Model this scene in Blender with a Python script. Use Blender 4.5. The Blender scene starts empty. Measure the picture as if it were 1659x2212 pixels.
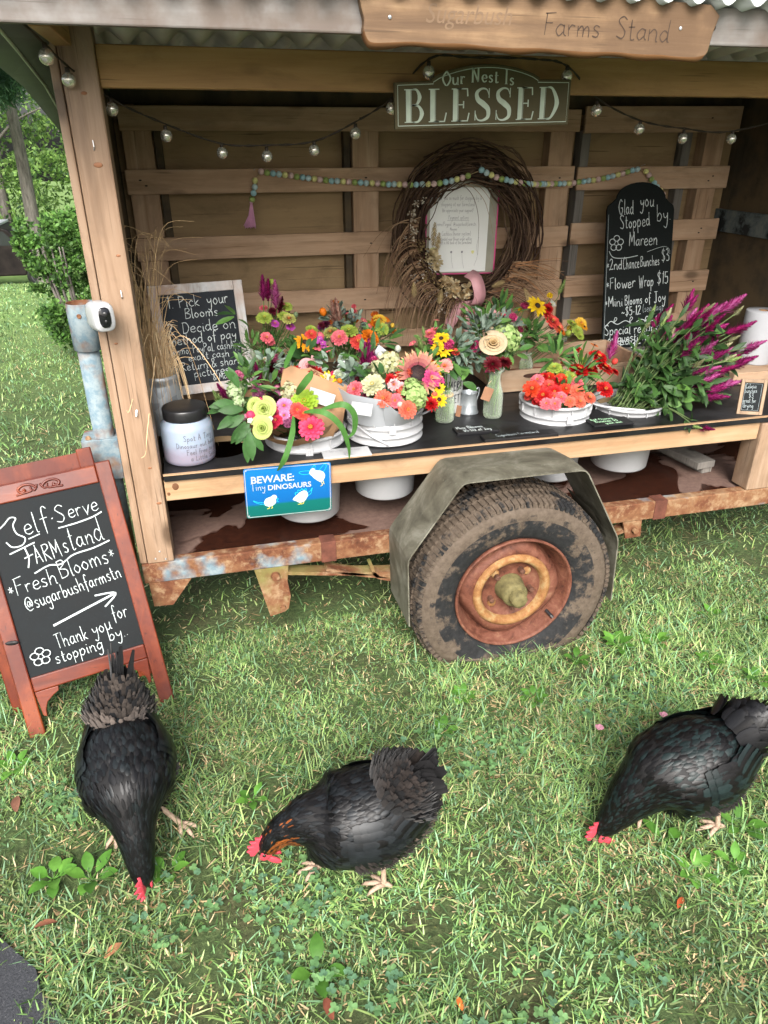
import bpy, bmesh, math, random
import numpy as np
from mathutils import Vector, Matrix, Euler
from math import pi, sin, cos, radians, hypot, atan2, sqrt

sc = bpy.context.scene
C = sc.collection
R = random.Random(11)

# ------------------------------------------------------------------ camera, sky, sun, exposure
cam_d = bpy.data.cameras.new("camera")
cam = bpy.data.objects.new("camera", cam_d); C.objects.link(cam)
cam.location = (0, 0, 1.6)
cam.rotation_euler = (radians(90 - 27.39), 0, radians(-14.16))
cam_d.sensor_fit = 'HORIZONTAL'; cam_d.sensor_width = 36; cam_d.lens = 36 * 1550 / 1659
cam_d.clip_start = 0.05; cam_d.clip_end = 600
sc.camera = cam

SUN_EL, SUN_AZ = radians(40), radians(194)          # azimuth clockwise from +Y
world = bpy.data.worlds.new("World"); sc.world = world; world.use_nodes = True
wn = world.node_tree; wn.nodes.clear()
w_out = wn.nodes.new('ShaderNodeOutputWorld'); w_bg = wn.nodes.new('ShaderNodeBackground')
w_sky = wn.nodes.new('ShaderNodeTexSky'); w_sky.sky_type = 'NISHITA'; w_sky.sun_disc = False
w_sky.sun_elevation = SUN_EL; w_sky.sun_rotation = SUN_AZ
w_sky.air_density = 1.0; w_sky.dust_density = 6.0; w_sky.ozone_density = 1.0
w_hs = wn.nodes.new('ShaderNodeHueSaturation'); w_hs.inputs['Saturation'].default_value = 0.45
wn.links.new(w_sky.outputs[0], w_hs.inputs['Color']); wn.links.new(w_hs.outputs[0], w_bg.inputs['Color'])
w_bg.inputs['Strength'].default_value = 0.118
wn.links.new(w_bg.outputs[0], w_out.inputs[0])

sun_d = bpy.data.lights.new("sun", 'SUN'); sun = bpy.data.objects.new("sun", sun_d); C.objects.link(sun)
sun_d.energy = 1.5; sun_d.angle = radians(27); sun_d.color = (1.0, 0.985, 0.96)
sd = Vector((sin(SUN_AZ) * cos(SUN_EL), cos(SUN_AZ) * cos(SUN_EL), sin(SUN_EL)))
sun.rotation_euler = sd.to_track_quat('Z', 'Y').to_euler(); sun.location = sd * 20

sc.view_settings.view_transform = 'Standard'; sc.view_settings.look = 'None'
sc.view_settings.exposure = 1.52; sc.view_settings.gamma = 1.0

# ------------------------------------------------------------------ mesh helper
def V(*a): return Vector(a)

class MB:
    def __init__(s):
        s.v = []; s.f = []; s.m = []; s.c = []; s.sm = []
        s.col = (1, 1, 1); s.mi = 0; s.smooth = False
    def face(s, idx):
        s.f.append(tuple(idx)); s.m.append(s.mi); s.c.append(s.col); s.sm.append(s.smooth)
    def pts(s, ps):
        n = len(s.v); s.v.extend([tuple(p) for p in ps]); return list(range(n, n + len(ps)))
    def poly(s, ps): s.face(s.pts(ps))
    def grid(s, rows, closed=False):
        ids = [s.pts(r) for r in rows]; n = len(rows[0])
        for i in range(len(rows) - 1):
            for j in range(n if closed else n - 1):
                k = (j + 1) % n
                s.face((ids[i][j], ids[i][k], ids[i + 1][k], ids[i + 1][j]))
        return ids
    def hexa(s, p):                      # 8 corners: bottom loop 0-3, top loop 4-7
        i = s.pts(p)
        for q in ((3, 2, 1, 0), (4, 5, 6, 7), (0, 1, 5, 4), (1, 2, 6, 5), (2, 3, 7, 6), (3, 0, 4, 7)):
            s.face([i[k] for k in q])
    def box(s, x0, x1, y0, y1, z0, z1):
        s.hexa([(x0, y0, z0), (x1, y0, z0), (x1, y1, z0), (x0, y1, z0), (x0, y0, z1), (x1, y0, z1), (x1, y1, z1), (x0, y1, z1)])
    def fbox(s, F, u0, u1, v0, v1, w0, w1):
        s.hexa([F(u0, v0, w1), F(u1, v0, w1), F(u1, v0, w0), F(u0, v0, w0), F(u0, v1, w1), F(u1, v1, w1), F(u1, v1, w0), F(u0, v1, w0)])
    def bar(s, p, q, a, b, up=(0, 0, 1)):  # bar from p to q, section a (side) x b (up)
        p = Vector(p); q = Vector(q); d = (q - p).normalized(); sd_ = d.cross(Vector(up)).normalized(); u = sd_.cross(d)
        A = sd_ * a / 2; B = u * b / 2
        s.hexa([p - A - B, p + A - B, q + A - B, q - A - B, p - A + B, p + A + B, q + A + B, q - A + B])
    def prism(s, outline, F, w0, w1):     # outline (u,v) extruded from w0 to w1 in frame F
        n = len(outline)
        a = s.pts([F(u, v, w0) for u, v in outline]); b = s.pts([F(u, v, w1) for u, v in outline])
        s.face(a[::-1]); s.face(b)
        for i in range(n):
            j = (i + 1) % n; s.face((a[i], a[j], b[j], b[i]))
    def lathe(s, prof, c=(0, 0, 0), n=32, axis='z', capb=True, capt=True, jit=0):
        rows = []
        for r, h in prof:
            row = []
            for k in range(n):
                a = 2 * pi * k / n; x, y = r * cos(a), r * sin(a)
                if axis == 'z': p = (c[0] + x, c[1] + y, c[2] + h)
                elif axis == 'y': p = (c[0] + x, c[1] + h, c[2] + y)
                else: p = (c[0] + h, c[1] + x, c[2] + y)
                row.append(p)
            rows.append(row)
        ids = s.grid(rows, True)
        if capb and prof[0][0] > 1e-5: s.face(ids[0][::-1])
        if capt and prof[-1][0] > 1e-5: s.face(ids[-1])
    def tube(s, path, r, n=6, cap=True):
        P = [Vector(p) for p in path]; m = len(P)
        rr = r if isinstance(r, (list, tuple)) else [r] * m
        rows = []; ref = None
        for i in range(m):
            t = (P[min(i + 1, m - 1)] - P[max(i - 1, 0)])
            if t.length < 1e-9: t = Vector((0, 0, 1))
            t.normalize()
            if ref is None:
                ref = t.orthogonal().normalized()
            else:
                ref = (ref - t * ref.dot(t))
                if ref.length < 1e-6: ref = t.orthogonal()
                ref.normalize()
            b = t.cross(ref)
            rows.append([P[i] + (ref * cos(2 * pi * k / n) + b * sin(2 * pi * k / n)) * rr[i] for k in range(n)])
        ids = s.grid(rows, True)
        if cap: s.face(ids[0][::-1]); s.face(ids[-1])
    def ball(s, c, rx, ry=None, rz=None, n=10, m=7, rot=None):
        ry = ry or rx; rz = rz or rx; c = Vector(c)
        rows = []
        for i in range(m + 1):
            t = pi * i / m
            row = []
            for k in range(n):
                a = 2 * pi * k / n
                p = Vector((rx * sin(t) * cos(a), ry * sin(t) * sin(a), rz * cos(t)))
                if rot: p = rot @ p
                row.append(c + p)
            rows.append(row)
        s.grid(rows, True)
    def leaf(s, b, d, nrm, L, W, bend=0.0, cup=0.15, seg=4, prof=None, col2=None):
        """a leaf or petal: base b, direction d, face normal nrm"""
        d = Vector(d).normalized(); nrm = Vector(nrm); nrm = (nrm - d * nrm.dot(d)).normalized(); sd_ = d.cross(nrm)
        prof = prof or [0.25, 0.8, 1.0, 0.75, 0.05]
        seg = len(prof) - 1
        rows = []; p = Vector(b)
        for i in range(seg + 1):
            a = bend * i / seg
            dd = d * cos(a) - nrm * sin(a); nn = nrm * cos(a) + d * sin(a)
            w = W * prof[i] / 2
            rows.append([p - sd_ * w + nn * (cup * w), p, p + sd_ * w + nn * (cup * w)])
            p = p + dd * (L / seg)
        c0 = s.col
        ids = [s.pts(r) for r in rows]
        for i in range(seg):
            if col2: t = i / max(1, seg - 1); s.col = tuple(c0[k] * (1 - t) + col2[k] * t for k in range(3))
            for j in (0, 1): s.face((ids[i][j], ids[i][j + 1], ids[i + 1][j + 1], ids[i + 1][j]))
        s.col = c0
    def ribbon(s, path, w, n):            # flat strip facing n; w number or list
        P = [Vector(p) for p in path]; n = Vector(n); m = len(P)
        ww = w if isinstance(w, (list, tuple)) else [w] * m
        L_ = []; Rr = []
        for i in range(m):
            t = (P[min(i + 1, m - 1)] - P[max(i - 1, 0)]).normalized()
            sd_ = n.cross(t)
            if sd_.length < 1e-6: sd_ = t.orthogonal()
            sd_.normalize(); L_.append(P[i] + sd_ * ww[i] / 2); Rr.append(P[i] - sd_ * ww[i] / 2)
        a = s.pts(L_); b = s.pts(Rr)
        for i in range(m - 1): s.face((b[i], b[i + 1], a[i + 1], a[i]))
    def mesh(s, name, mats, origin=(0, 0, 0)):
        me = bpy.data.meshes.new(name)
        o = Vector(origin)
        me.from_pydata([(x - o.x, y - o.y, z - o.z) for x, y, z in s.v], [], s.f)
        if not isinstance(mats, (list, tuple)): mats = [mats]
        for m in mats: me.materials.append(m)
        nf = len(me.polygons)
        me.polygons.foreach_set('material_index', s.m[:nf]); me.polygons.foreach_set('use_smooth', s.sm[:nf])
        at = me.color_attributes.new('col', 'FLOAT_COLOR', 'CORNER')
        lt = np.zeros(nf, dtype=np.int32); me.polygons.foreach_get('loop_total', lt)
        cc = np.ones((nf, 4), dtype=np.float32); cc[:, :3] = np.array(s.c, dtype=np.float32)
        at.data.foreach_set('color', np.repeat(cc, lt, axis=0).ravel())
        me.update(); return me
    def build(s, name, mats, parent=None, loc=None, bevel=0, fix=True, seg=2):
        """ONE object; vertices are given in world space, the origin is loc (or the parent's)"""
        org = Vector(ORG[parent]) if parent is not None and parent in ORG else Vector((0, 0, 0))
        if parent is not None: base = org
        else: base = Vector(loc) if loc is not None else Vector((0, 0, 0))
        me = s.mesh(name, mats, base)
        if fix:
            bm = bmesh.new(); bm.from_mesh(me); bmesh.ops.recalc_face_normals(bm, faces=bm.faces); bm.to_mesh(me); bm.free()
        ob = bpy.data.objects.new(name, me); C.objects.link(ob)
        if parent is not None: ob.parent = parent; ORG[ob] = org
        else: ob.location = base; ORG[ob] = base
        if bevel:
            bv = ob.modifiers.new('bevel', 'BEVEL'); bv.width = bevel; bv.segments = seg; bv.limit_method = 'ANGLE'; bv.angle_limit = radians(40)
        return ob

ORG = {}
def thing(name, label, cat, loc, group=None):
    o = bpy.data.objects.new(name, None); o.empty_display_size = 0.05; C.objects.link(o); o.location = loc
    ORG[o] = Vector(loc); tag(o, label, cat, group); return o
def tag(o, label, cat, group=None):
    o['label'] = label; o['category'] = cat
    if group: o['group'] = group
    return o
def struct(o): o['kind'] = 'structure'; return o
def stuff(o): o['kind'] = 'stuff'; return o
def dup(o, parent=None):
    c = o.copy(); C.objects.link(c)
    if parent is not None: c.parent = parent
    for ch in o.children: dup(ch, c)
    return c
def frame(O, ux, uy):
    O = Vector(O); ux = Vector(ux).normalized(); uy = Vector(uy); uy = (uy - ux * uy.dot(ux)).normalized(); n = ux.cross(uy)
    F = lambda u, v, w=0: O + ux * u + uy * v + n * w
    F.n = n; F.ux = ux; F.uy = uy; return F
def smooth(pts, k=5):
    P = [Vector(p) for p in pts]
    if len(P) < 3: return P
    out = []
    for i in range(len(P) - 1):
        p0 = P[max(i - 1, 0)]; p1 = P[i]; p2 = P[i + 1]; p3 = P[min(i + 2, len(P) - 1)]
        for j in range(k):
            t = j / k
            out.append(0.5 * ((2 * p1) + (p2 - p0) * t + (2 * p0 - 5 * p1 + 4 * p2 - p3) * t * t + (3 * p1 - p0 - 3 * p2 + p3) * t ** 3))
    out.append(P[-1]); return out

# ------------------------------------------------------------------ materials
class NT:
    def __init__(s, name, rough=0.6, spec=0.4, metal=0.0):
        s.m = bpy.data.materials.new(name); s.m.use_nodes = True; s.t = s.m.node_tree
        s.b = s.t.nodes['Principled BSDF']; s.set('Roughness', rough); s.set('Metallic', metal); s.set('Specular IOR Level', spec)
        s._uv = None
    def node(s, ty, **kw):
        n = s.t.nodes.new(ty)
        for k, v in kw.items(): setattr(n, k, v)
        return n
    def link(s, a, b): s.t.links.new(a, b)
    def set(s, k, v):
        if hasattr(v, 'is_output'): s.link(v, s.b.inputs[k])
        else: s.b.inputs[k].default_value = (*v, 1) if isinstance(v, tuple) and len(v) == 3 else v
    def inp(s, n, i, v):
        if hasattr(v, 'is_output'): s.link(v, n.inputs[i])
        else: n.inputs[i].default_value = (*v, 1) if isinstance(v, tuple) and len(v) == 3 and n.inputs[i].type == 'RGBA' else v
    def co(s, scale=(1, 1, 1), island=0.0):
        tc = s.node('ShaderNodeTexCoord'); out = tc.outputs['Object']
        if island:
            g = s.node('ShaderNodeNewGeometry'); mu = s.node('ShaderNodeMath', operation='MULTIPLY'); s.link(g.outputs['Random Per Island'], mu.inputs[0]); mu.inputs[1].default_value = island
            ad = s.node('ShaderNodeVectorMath', operation='ADD'); s.link(out, ad.inputs[0]); s.link(mu.outputs[0], ad.inputs[1]); out = ad.outputs[0]
        mp = s.node('ShaderNodeMapping'); s.link(out, mp.inputs[0]); mp.inputs['Scale'].default_value = scale; return mp.outputs[0]
    def noise(s, vec, scale, detail=4, rough=0.6, dist=0.0):
        n = s.node('ShaderNodeTexNoise'); s.link(vec, n.inputs['Vector']); n.inputs['Scale'].default_value = scale
        n.inputs['Detail'].default_value = detail; n.inputs['Roughness'].default_value = rough; n.inputs['Distortion'].default_value = dist
        return n.outputs['Fac']
    def vor(s, vec, scale, feature='F1', out='Distance', rnd=1.0):
        n = s.node('ShaderNodeTexVoronoi', feature=feature); s.link(vec, n.inputs['Vector']); n.inputs['Scale'].default_value = scale; n.inputs['Randomness'].default_value = rnd
        return n.outputs[out]
    def ramp(s, fac, stops, interp='LINEAR'):
        n = s.node('ShaderNodeValToRGB'); s.link(fac, n.inputs[0]); cr = n.color_ramp; cr.interpolation = interp
        while len(cr.elements) < len(stops): cr.elements.new(0.5)
        for e, (p, c) in zip(cr.elements, stops):
            e.position = p; e.color = (*c, 1) if isinstance(c, tuple) else (c, c, c, 1)
        return n.outputs[0]
    def mix(s, fac, a, b, mode='MIX'):
        n = s.node('ShaderNodeMix', data_type='RGBA', blend_type=mode); s.inp(n, 0, fac); s.inp(n, 6, a); s.inp(n, 7, b); return n.outputs[2]
    def math(s, op, a, b=0.0):
        n = s.node('ShaderNodeMath', operation=op); s.inp(n, 0, a); s.inp(n, 1, b); return n.outputs[0]
    def island(s): return s.node('ShaderNodeNewGeometry').outputs['Random Per Island']
    def bump(s, h, strength=0.4, dist=0.002):
        n = s.node('ShaderNodeBump'); n.inputs['Strength'].default_value = strength; n.inputs['Distance'].default_value = dist
        s.link(h, n.inputs['Height']); s.link(n.outputs[0], s.b.inputs['Normal'])
    def attr(s, name='col'): return s.node('ShaderNodeAttribute', attribute_name=name).outputs['Color']

def wood(name, lo, mid, hi, axis='x', rough=0.65, knots=True, fine=1.0, weather=None, bump=0.35, aged=True):
    N = NT(name, rough, 0.35)
    st = {'x': (0.06, 1, 1), 'y': (1, 0.06, 1), 'z': (1, 1, 0.06)}[axis]
    vec = N.co(st, 7.3)
    g1 = N.noise(vec, 55 * fine, 6, 0.65, 0.6)
    g2 = N.noise(vec, 14 * fine, 3, 0.5, 1.2)
    gg = N.math('ADD', N.math('MULTIPLY', g1, 0.45), N.math('MULTIPLY', g2, 0.55))
    col = N.ramp(gg, [(0.32, lo), (0.5, mid), (0.68, hi)])
    big = N.noise(N.co((1, 1, 1), 3.1), 4, 3, 0.5)
    col = N.mix(N.ramp(big, [(0.35, 0.0), (0.7, 0.35)]), col, tuple(c * 0.62 for c in mid))
    isl = N.ramp(N.island(), [(0, 0.78), (1, 1.12)])
    col = N.mix(1.0, col, isl, 'MULTIPLY')
    if knots:
        ks = {'x': (0.45, 1, 1), 'y': (1, 0.45, 1), 'z': (1, 1, 0.45)}[axis]
        kv = N.vor(N.co(ks, 5.7), 7.5)
        col = N.mix(N.ramp(kv, [(0.09, 0.8), (0.19, 0.0)]), col, tuple(c * 0.28 for c in lo))
    if aged:
        an = N.noise(N.co({'x': (.35, 1, 1), 'y': (1, .35, 1), 'z': (1, 1, .35)}[axis], 2.7), 11, 6, 0.7, 0.4)
        col = N.mix(N.ramp(an, [(0.50, 0.0), (0.70, 0.55)]), col, tuple(c * .42 for c in mid))
        cr_ = N.noise(N.co({'x': (.025, 1, 1), 'y': (1, .025, 1), 'z': (1, 1, .025)}[axis], 9.1), 130, 2, 0.5)
        col = N.mix(N.ramp(cr_, [(0.66, 0.0), (0.72, 0.6)]), col, tuple(c * .25 for c in lo))
    if weather:
        wn_ = N.noise(N.co((1, 1, 1), 0), 5, 5, 0.6)
        col = N.mix(N.ramp(wn_, [(0.42, 0.0), (0.6, 0.9)]), col, weather)
    N.set('Base Color', col); N.bump(gg, bump, 0.003)
    return N.m

M = {}
M['post'] = wood('pale_planed_pine', (.30, .175, .10), (.50, .33, .215), (.62, .45, .32), 'z', 0.45, True, 1.1)
M['pine'] = wood('new_pine_board', (.46, .25, .12), (.64, .40, .22), (.74, .52, .33), 'x', 0.55)
M['beam'] = wood('amber_pine_beam', (.28, .15, .055), (.40, .23, .09), (.48, .30, .13), 'x', 0.6)
M['beamy'] = wood('amber_pine_rail', (.24, .13, .05), (.36, .20, .08), (.45, .27, .12), 'y', 0.6)
M['pallet'] = wood('dry_pallet_wood', (.36, .22, .125), (.55, .365, .235), (.64, .46, .32), 'x', 0.75)
M['pallet_v'] = wood('dry_pallet_stringer', (.33, .20, .115), (.50, .33, .21), (.60, .43, .29), 'z', 0.75)
M['grey_v'] = wood('grey_pallet_stringer', (.12, .11, .10), (.20, .185, .165), (.28, .26, .23), 'z', 0.8)
M['fascia'] = wood('silvered_fascia_board', (.22, .20, .18), (.34, .32, .30), (.45, .44, .43), 'x', 0.6, True, 0.8, (.17, .13, .105))
M['slab'] = wood('live_edge_slab', (.10, .062, .038), (.22, .145, .088), (.36, .26, .17), 'x', 0.7, True, 1.0, (.12, .075, .045), 0.8)
M['bark'] = wood('slab_edge_bark', (.16, .07, .03), (.30, .14, .055), (.40, .20, .08), 'x', 0.7, False)
M['redwood'] = wood('red_stained_wood', (.06, .010, .005), (.27, .048, .013), (.42, .10, .028), 'z', 0.32, False, 0.55, (.11, .016, .008))
M['redwood_x'] = wood('red_stained_rail', (.06, .010, .005), (.25, .042, .013), (.38, .09, .026), 'x', 0.32, False, 0.55, (.11, .016, .008))
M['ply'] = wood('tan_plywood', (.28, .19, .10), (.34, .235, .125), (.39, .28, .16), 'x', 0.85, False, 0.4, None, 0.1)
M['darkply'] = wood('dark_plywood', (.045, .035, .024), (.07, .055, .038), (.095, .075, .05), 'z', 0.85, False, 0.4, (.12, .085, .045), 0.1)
M['crate'] = wood('pale_crate_wood', (.42, .25, .14), (.58, .39, .25), (.68, .50, .35), 'x', 0.65)
M['white_wash'] = wood('whitewashed_wood', (.34, .25, .20), (.66, .66, .66), (.76, .77, .79), 'z', 0.7, False, 1.0, (.45, .31, .24))

def plain(name, col, rough=0.5, spec=0.4, metal=0.0, var=0.12, scale=30, bump=0.0):
    N = NT(name, rough, spec, metal); n = N.noise(N.co(), scale, 4)
    N.set('Base Color', N.ramp(n, [(0.3, tuple(c * (1 - var) for c in col)), (0.7, tuple(min(1, c * (1 + var)) for c in col))]))
    if bump: N.bump(n, bump, 0.002)
    return N.m
M['white_plastic'] = plain('white_plastic', (.60, .61, .625), 0.35, 0.5, 0, 0.03)
M['black_plastic'] = plain('black_plastic', (.012, .012, .013), 0.3, 0.5)
M['black_gloss'] = plain('black_lens', (.006, .006, .008), 0.08, 0.6)
M['notice'] = plain('bright_notice_paper', (.80, .82, .80), 0.7, 0.3, 0, 0.03, 8)
M['paper'] = plain('white_paper', (.60, .61, .62), 0.7, 0.3, 0, 0.05, 8)
M['tissue'] = plain('white_wrap_paper', (.56, .59, .63), 0.55, 0.4, 0, 0.06, 9, 0.2)
M['kraft'] = plain('kraft_paper', (.42, .24, .125), 0.7, 0.3, 0, 0.14, 14, 0.25)
M['ink'] = plain('black_ink', (.03, .03, .035), 0.6)
M['greyink'] = plain('grey_ink', (.28, .28, .30), 0.7)
def chalk_m():
    N = NT('white_chalk', 0.85, 0.15); n = N.noise(N.co(), 210, 3, 0.7); n2 = N.noise(N.co(), 22, 3, 0.5)
    f = N.math('ADD', N.math('MULTIPLY', n, .75), N.math('MULTIPLY', n2, .4)); N.set('Base Color', N.ramp(f, [(0.40, (.22, .25, .26)), (0.52, (.60, .67, .67)), (0.7, (.72, .78, .77))])); return N.m
M['chalk'] = chalk_m()
M['chalkdim'] = plain('rubbed_chalk', (.32, .37, .38), 0.8, 0.2, 0, 0.3, 60)
M['chalkgreen'] = plain('green_chalk', (.40, .66, .42), 0.8, 0.2, 0, 0.12, 90)
M['carved'] = plain('burnt_lettering', (.05, .03, .018), 0.8)
M['sage'] = plain('sage_lettering', (.54, .62, .54), 0.7)
M['olive'] = plain('olive_sign_board', (.085, .07, .035), 0.6, 0.3, 0, 0.12, 12)
M['pinkframe'] = plain('pink_plastic', (.62, .06, .22), 0.4)
M['ribbon'] = plain('dusty_pink_ribbon', (.64, .33, .36), 0.45, 0.5, 0, 0.1, 20)
M['tassel'] = plain('lilac_pink_yarn', (.68, .34, .52), 0.8, 0.2)
M['card'] = plain('brown_card', (.36, .18, .10), 0.8)
M['wire'] = plain('dark_wire', (.03, .022, .015), 0.6)
M['twine'] = plain('jute_twine', (.45, .33, .19), 0.9)
M['wire_light'] = plain('galvanised_nail', (.4, .4, .4), 0.4, 0.5, 0.8)
M['comb'] = plain('red_comb_skin', (.66, .065, .095), 0.5, 0.4, 0, 0.12, 140, 0.3)
M['beak'] = plain('horn_beak', (.16, .12, .075), 0.4)
M['eye'] = plain('hen_eye', (.02, .010, .006), 0.1, 0.6)
M['board_black'] = plain('black_slate', (.008, .008, .009), 0.5, 0.3, 0, 0.2, 14)
M['towel'] = plain('paper_towel', (.54, .55, .58), 0.85, 0.2, 0, 0.05, 20, 0.3)

def chalkboard(name, c0, c1):
    N = NT(name, 0.7, 0.2); n = N.noise(N.co((1, 1, 1)), 7, 7, 0.7, 0.5); n2 = N.noise(N.co((1, 1, 1)), 120, 3)
    col = N.ramp(n, [(0.3, c0), (0.75, c1)]); col = N.mix(N.ramp(n2, [(0.62, 0.0), (0.75, 0.2)]), col, (.06, .066, .07))
    N.set('Base Color', col); N.set('Roughness', N.ramp(n, [(0.3, 0.6), (0.7, 0.85)])); return N.m
M['slate'] = chalkboard('chalkboard_surface', (.006, .008, .009), (.024, .029, .032))
M['slate2'] = chalkboard('dark_chalkboard_surface', (.004, .007, .007), (.013, .019, .018))

def shelfpaint():
    N = NT('worn_black_paint', 0.3, 0.4); v = N.co((0.5, 1, 1)); n = N.noise(v, 6, 6, 0.65, 0.4); n2 = N.noise(N.co((.3, 1, 1)), 40, 4, 0.6)
    N.set('Base Color', N.ramp(n, [(0.35, (.006, .006, .007)), (0.7, (.022, .022, .024))]))
    N.set('Roughness', N.ramp(n, [(0.35, 0.30), (0.68, 0.6)])); N.bump(n2, 0.15, 0.002); return N.m
M['shelf'] = shelfpaint()

def rust(name, blue=0.0, dark=0.0, pale=0.5, green=0.0):
    N = NT(name, 0.8, 0.3); v = N.co()
    n1 = N.noise(v, 9, 7, 0.68, 0.3); n2 = N.noise(v, 34, 6, 0.7); n3 = N.noise(v, 4.3, 4, 0.6)
    col = N.ramp(n1, [(0.28, (.08, .025, .012)), (0.42, (.20, .072, .032)), (0.55, (.30, .145, .068)), (0.72, (.40, .27, .155))])
    col = N.mix(N.ramp(n2, [(0.5, 0.0), (0.66, pale)]), col, (.60, .44, .26))
    if dark: col = N.mix(N.ramp(n2, [(0.3, dark), (0.45, 0.0)]), col, (.05, .018, .012))
    if blue: col = N.mix(N.ramp(n3, [(0.60 - blue * 0.25, 0.0), (0.68 - blue * 0.25, 0.92)]), col, N.ramp(n2, [(0.4, (.18, .30, .37)), (0.6, (.34, .43, .46))]))
    if green: col = N.mix(N.ramp(n3, [(0.45, 0.0), (0.62, green)]), col, (.24, .24, .07))
    N.set('Base Color', col); N.bump(n2, 0.5, 0.003); return N.m
M['rust'] = rust('rusty_rail_paint', 0.25, 0.4)
M['rust2'] = rust('rusty_bracket_metal', 0.0, 0.3, 0.55)
M['rustgreen'] = rust('mossy_bracket_metal', 0.0, 0.2, 0.5, 0.95)
M['bluepipe'] = rust('flaking_blue_paint', 0.62, 0.2, 0.1)
def rim_m():
    N = NT('rusty_rim_paint', 0.7, 0.35); v = N.co(); n1 = N.noise(v, 17, 7, 0.72, 0.5); n2 = N.noise(v, 60, 5, 0.7)
    col = N.ramp(n1, [(0.32, (.05, .016, .010)), (0.45, (.17, .055, .03)), (0.56, (.23, .085, .052)), (0.7, (.34, .17, .10))])
    col = N.mix(N.ramp(n2, [(0.55, 0.0), (0.7, 0.5)]), col, (.34, .16, .08)); N.set('Base Color', col); N.bump(n2, 0.4, 0.002); return N.m
M['rim'] = rim_m()
def yrim():
    N = NT('yellow_rust_ring', 0.75, 0.3); v = N.co(); n1 = N.noise(v, 24, 7, 0.75); n2 = N.noise(v, 70, 5, 0.7)
    col = N.ramp(n1, [(0.3, (.22, .075, .028)), (0.5, (.40, .20, .07)), (0.68, (.52, .38, .19))])
    col = N.mix(N.ramp(n2, [(0.55, 0.0), (0.7, 0.6)]), col, (.32, .09, .03)); N.set('Base Color', col); N.bump(n2, 0.5, 0.002); return N.m
M['yrim'] = yrim()
M['hub'] = plain('mossy_hub_cap', (.20, .17, .07), 0.8, 0.3, 0, 0.4, 40, 0.4)
M['lug'] = plain('dark_rusty_nut', (.09, .04, .025), 0.8, 0.3, 0, 0.3, 60, 0.4)
def tyre_m():
    N = NT('weathered_tyre_rubber', 0.8, 0.3); v = N.co(); n = N.noise(v, 9, 7, 0.68); n2 = N.noise(v, 55, 5, 0.7)
    g = N.attr('col')
    mud = N.mix(N.ramp(n2, [(0.35, 0.0), (0.7, 0.7)]), (.11, .080, .056), (.22, .17, .125))
    n3 = N.noise(v, 16, 5, 0.7)
    col = N.mix(N.ramp(N.math('ADD', N.math('MULTIPLY', N.math('ADD', N.math('MULTIPLY', n, .5), N.math('MULTIPLY', n3, .5)), 1.7), N.math('MULTIPLY', g, 0.42)), [(0.90, 0.0), (1.25, 0.85)]), N.ramp(n2, [(.35, (.012, .013, .014)), (.7, (.030, .030, .031))]), mud)
    N.set('Base Color', col); N.bump(n2, 0.4, 0.003); return N.m
M['tyre'] = tyre_m()
def fender_m():
    N = NT('algae_stained_fender', 0.65, 0.35); v = N.co(); n = N.noise(v, 7, 7, 0.68, 0.4); n2 = N.noise(v, 45, 5, 0.7)
    col = N.ramp(n, [(0.3, (.06, .055, .038)), (0.48, (.16, .15, .11)), (0.66, (.32, .31, .25))])
    col = N.mix(N.ramp(n2, [(0.62, 0.0), (0.72, 0.7)]), col, (.34, .34, .27))
    col = N.mix(N.ramp(N.noise(v, 6.1, 4), [(0.66, 0.0), (0.72, 0.6)]), col, (.22, .38, .36))
    N.set('Base Color', col); N.bump(n2, 0.35, 0.002); return N.m
M['fender'] = fender_m()
def deck_m():
    N = NT('wet_red_deck', 0.6, 0.4); v = N.co((0.8, 1, 1)); n = N.noise(v, 2.6, 4, 0.5, 0.8); n2 = N.noise(N.co(), 45, 5, 0.7); n3 = N.noise(N.co(), 16, 2)
    dry = N.ramp(n2, [(0.3, (.13, .075, .06)), (0.7, (.22, .14, .11))])
    wet = N.ramp(n2, [(0.3, (.020, .008, .006)), (0.7, (.055, .018, .010))])
    f = N.ramp(n, [(0.49, 0.0), (0.505, 1.0)]); N.set('Base Color', N.mix(f, dry, wet))
    N.set('Roughness', N.ramp(n, [(0.49, 0.75), (0.505, 0.25)])); N.bump(n2, 0.25, 0.002); return N.m
M['deck'] = deck_m()
def galv(name, c0, c1, metal=0.6, rough=0.42, scale=18):
    N = NT(name, rough, 0.5, metal); v = N.co(); n = N.vor(v, scale, 'F1', 'Color'); n2 = N.noise(v, 7, 5)
    bw = N.node('ShaderNodeRGBToBW'); N.link(n, bw.inputs[0])
    col = N.ramp(bw.outputs[0], [(0.2, c0), (0.8, c1)]); col = N.mix(N.ramp(n2, [(0.45, 0.0), (0.75, 0.5)]), col, tuple(c * 0.6 for c in c0))
    N.set('Base Color', col); return N.m
M['roof'] = galv('corrugated_roof_steel', (.42, .45, .44), (.52, .55, .54), 0.15, 0.6, 3)
M['flash'] = galv('grey_green_flashing', (.12, .135, .125), (.16, .175, .165), 0.1, 0.6, 3)
M['tin'] = galv('galvanised_tin', (.38, .42, .45), (.60, .64, .67), 0.5, 0.42, 30)
def enam():
    N = NT('chipped_white_enamel', 0.4, 0.5); n = N.noise(N.co(), 22, 6, 0.7)
    N.set('Base Color', N.ramp(n, [(0.30, (.10, .09, .08)), (0.36, (.70, .71, .69)), (0.8, (.78, .79, .77))])); return N.m
M['enamel'] = enam()
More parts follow.
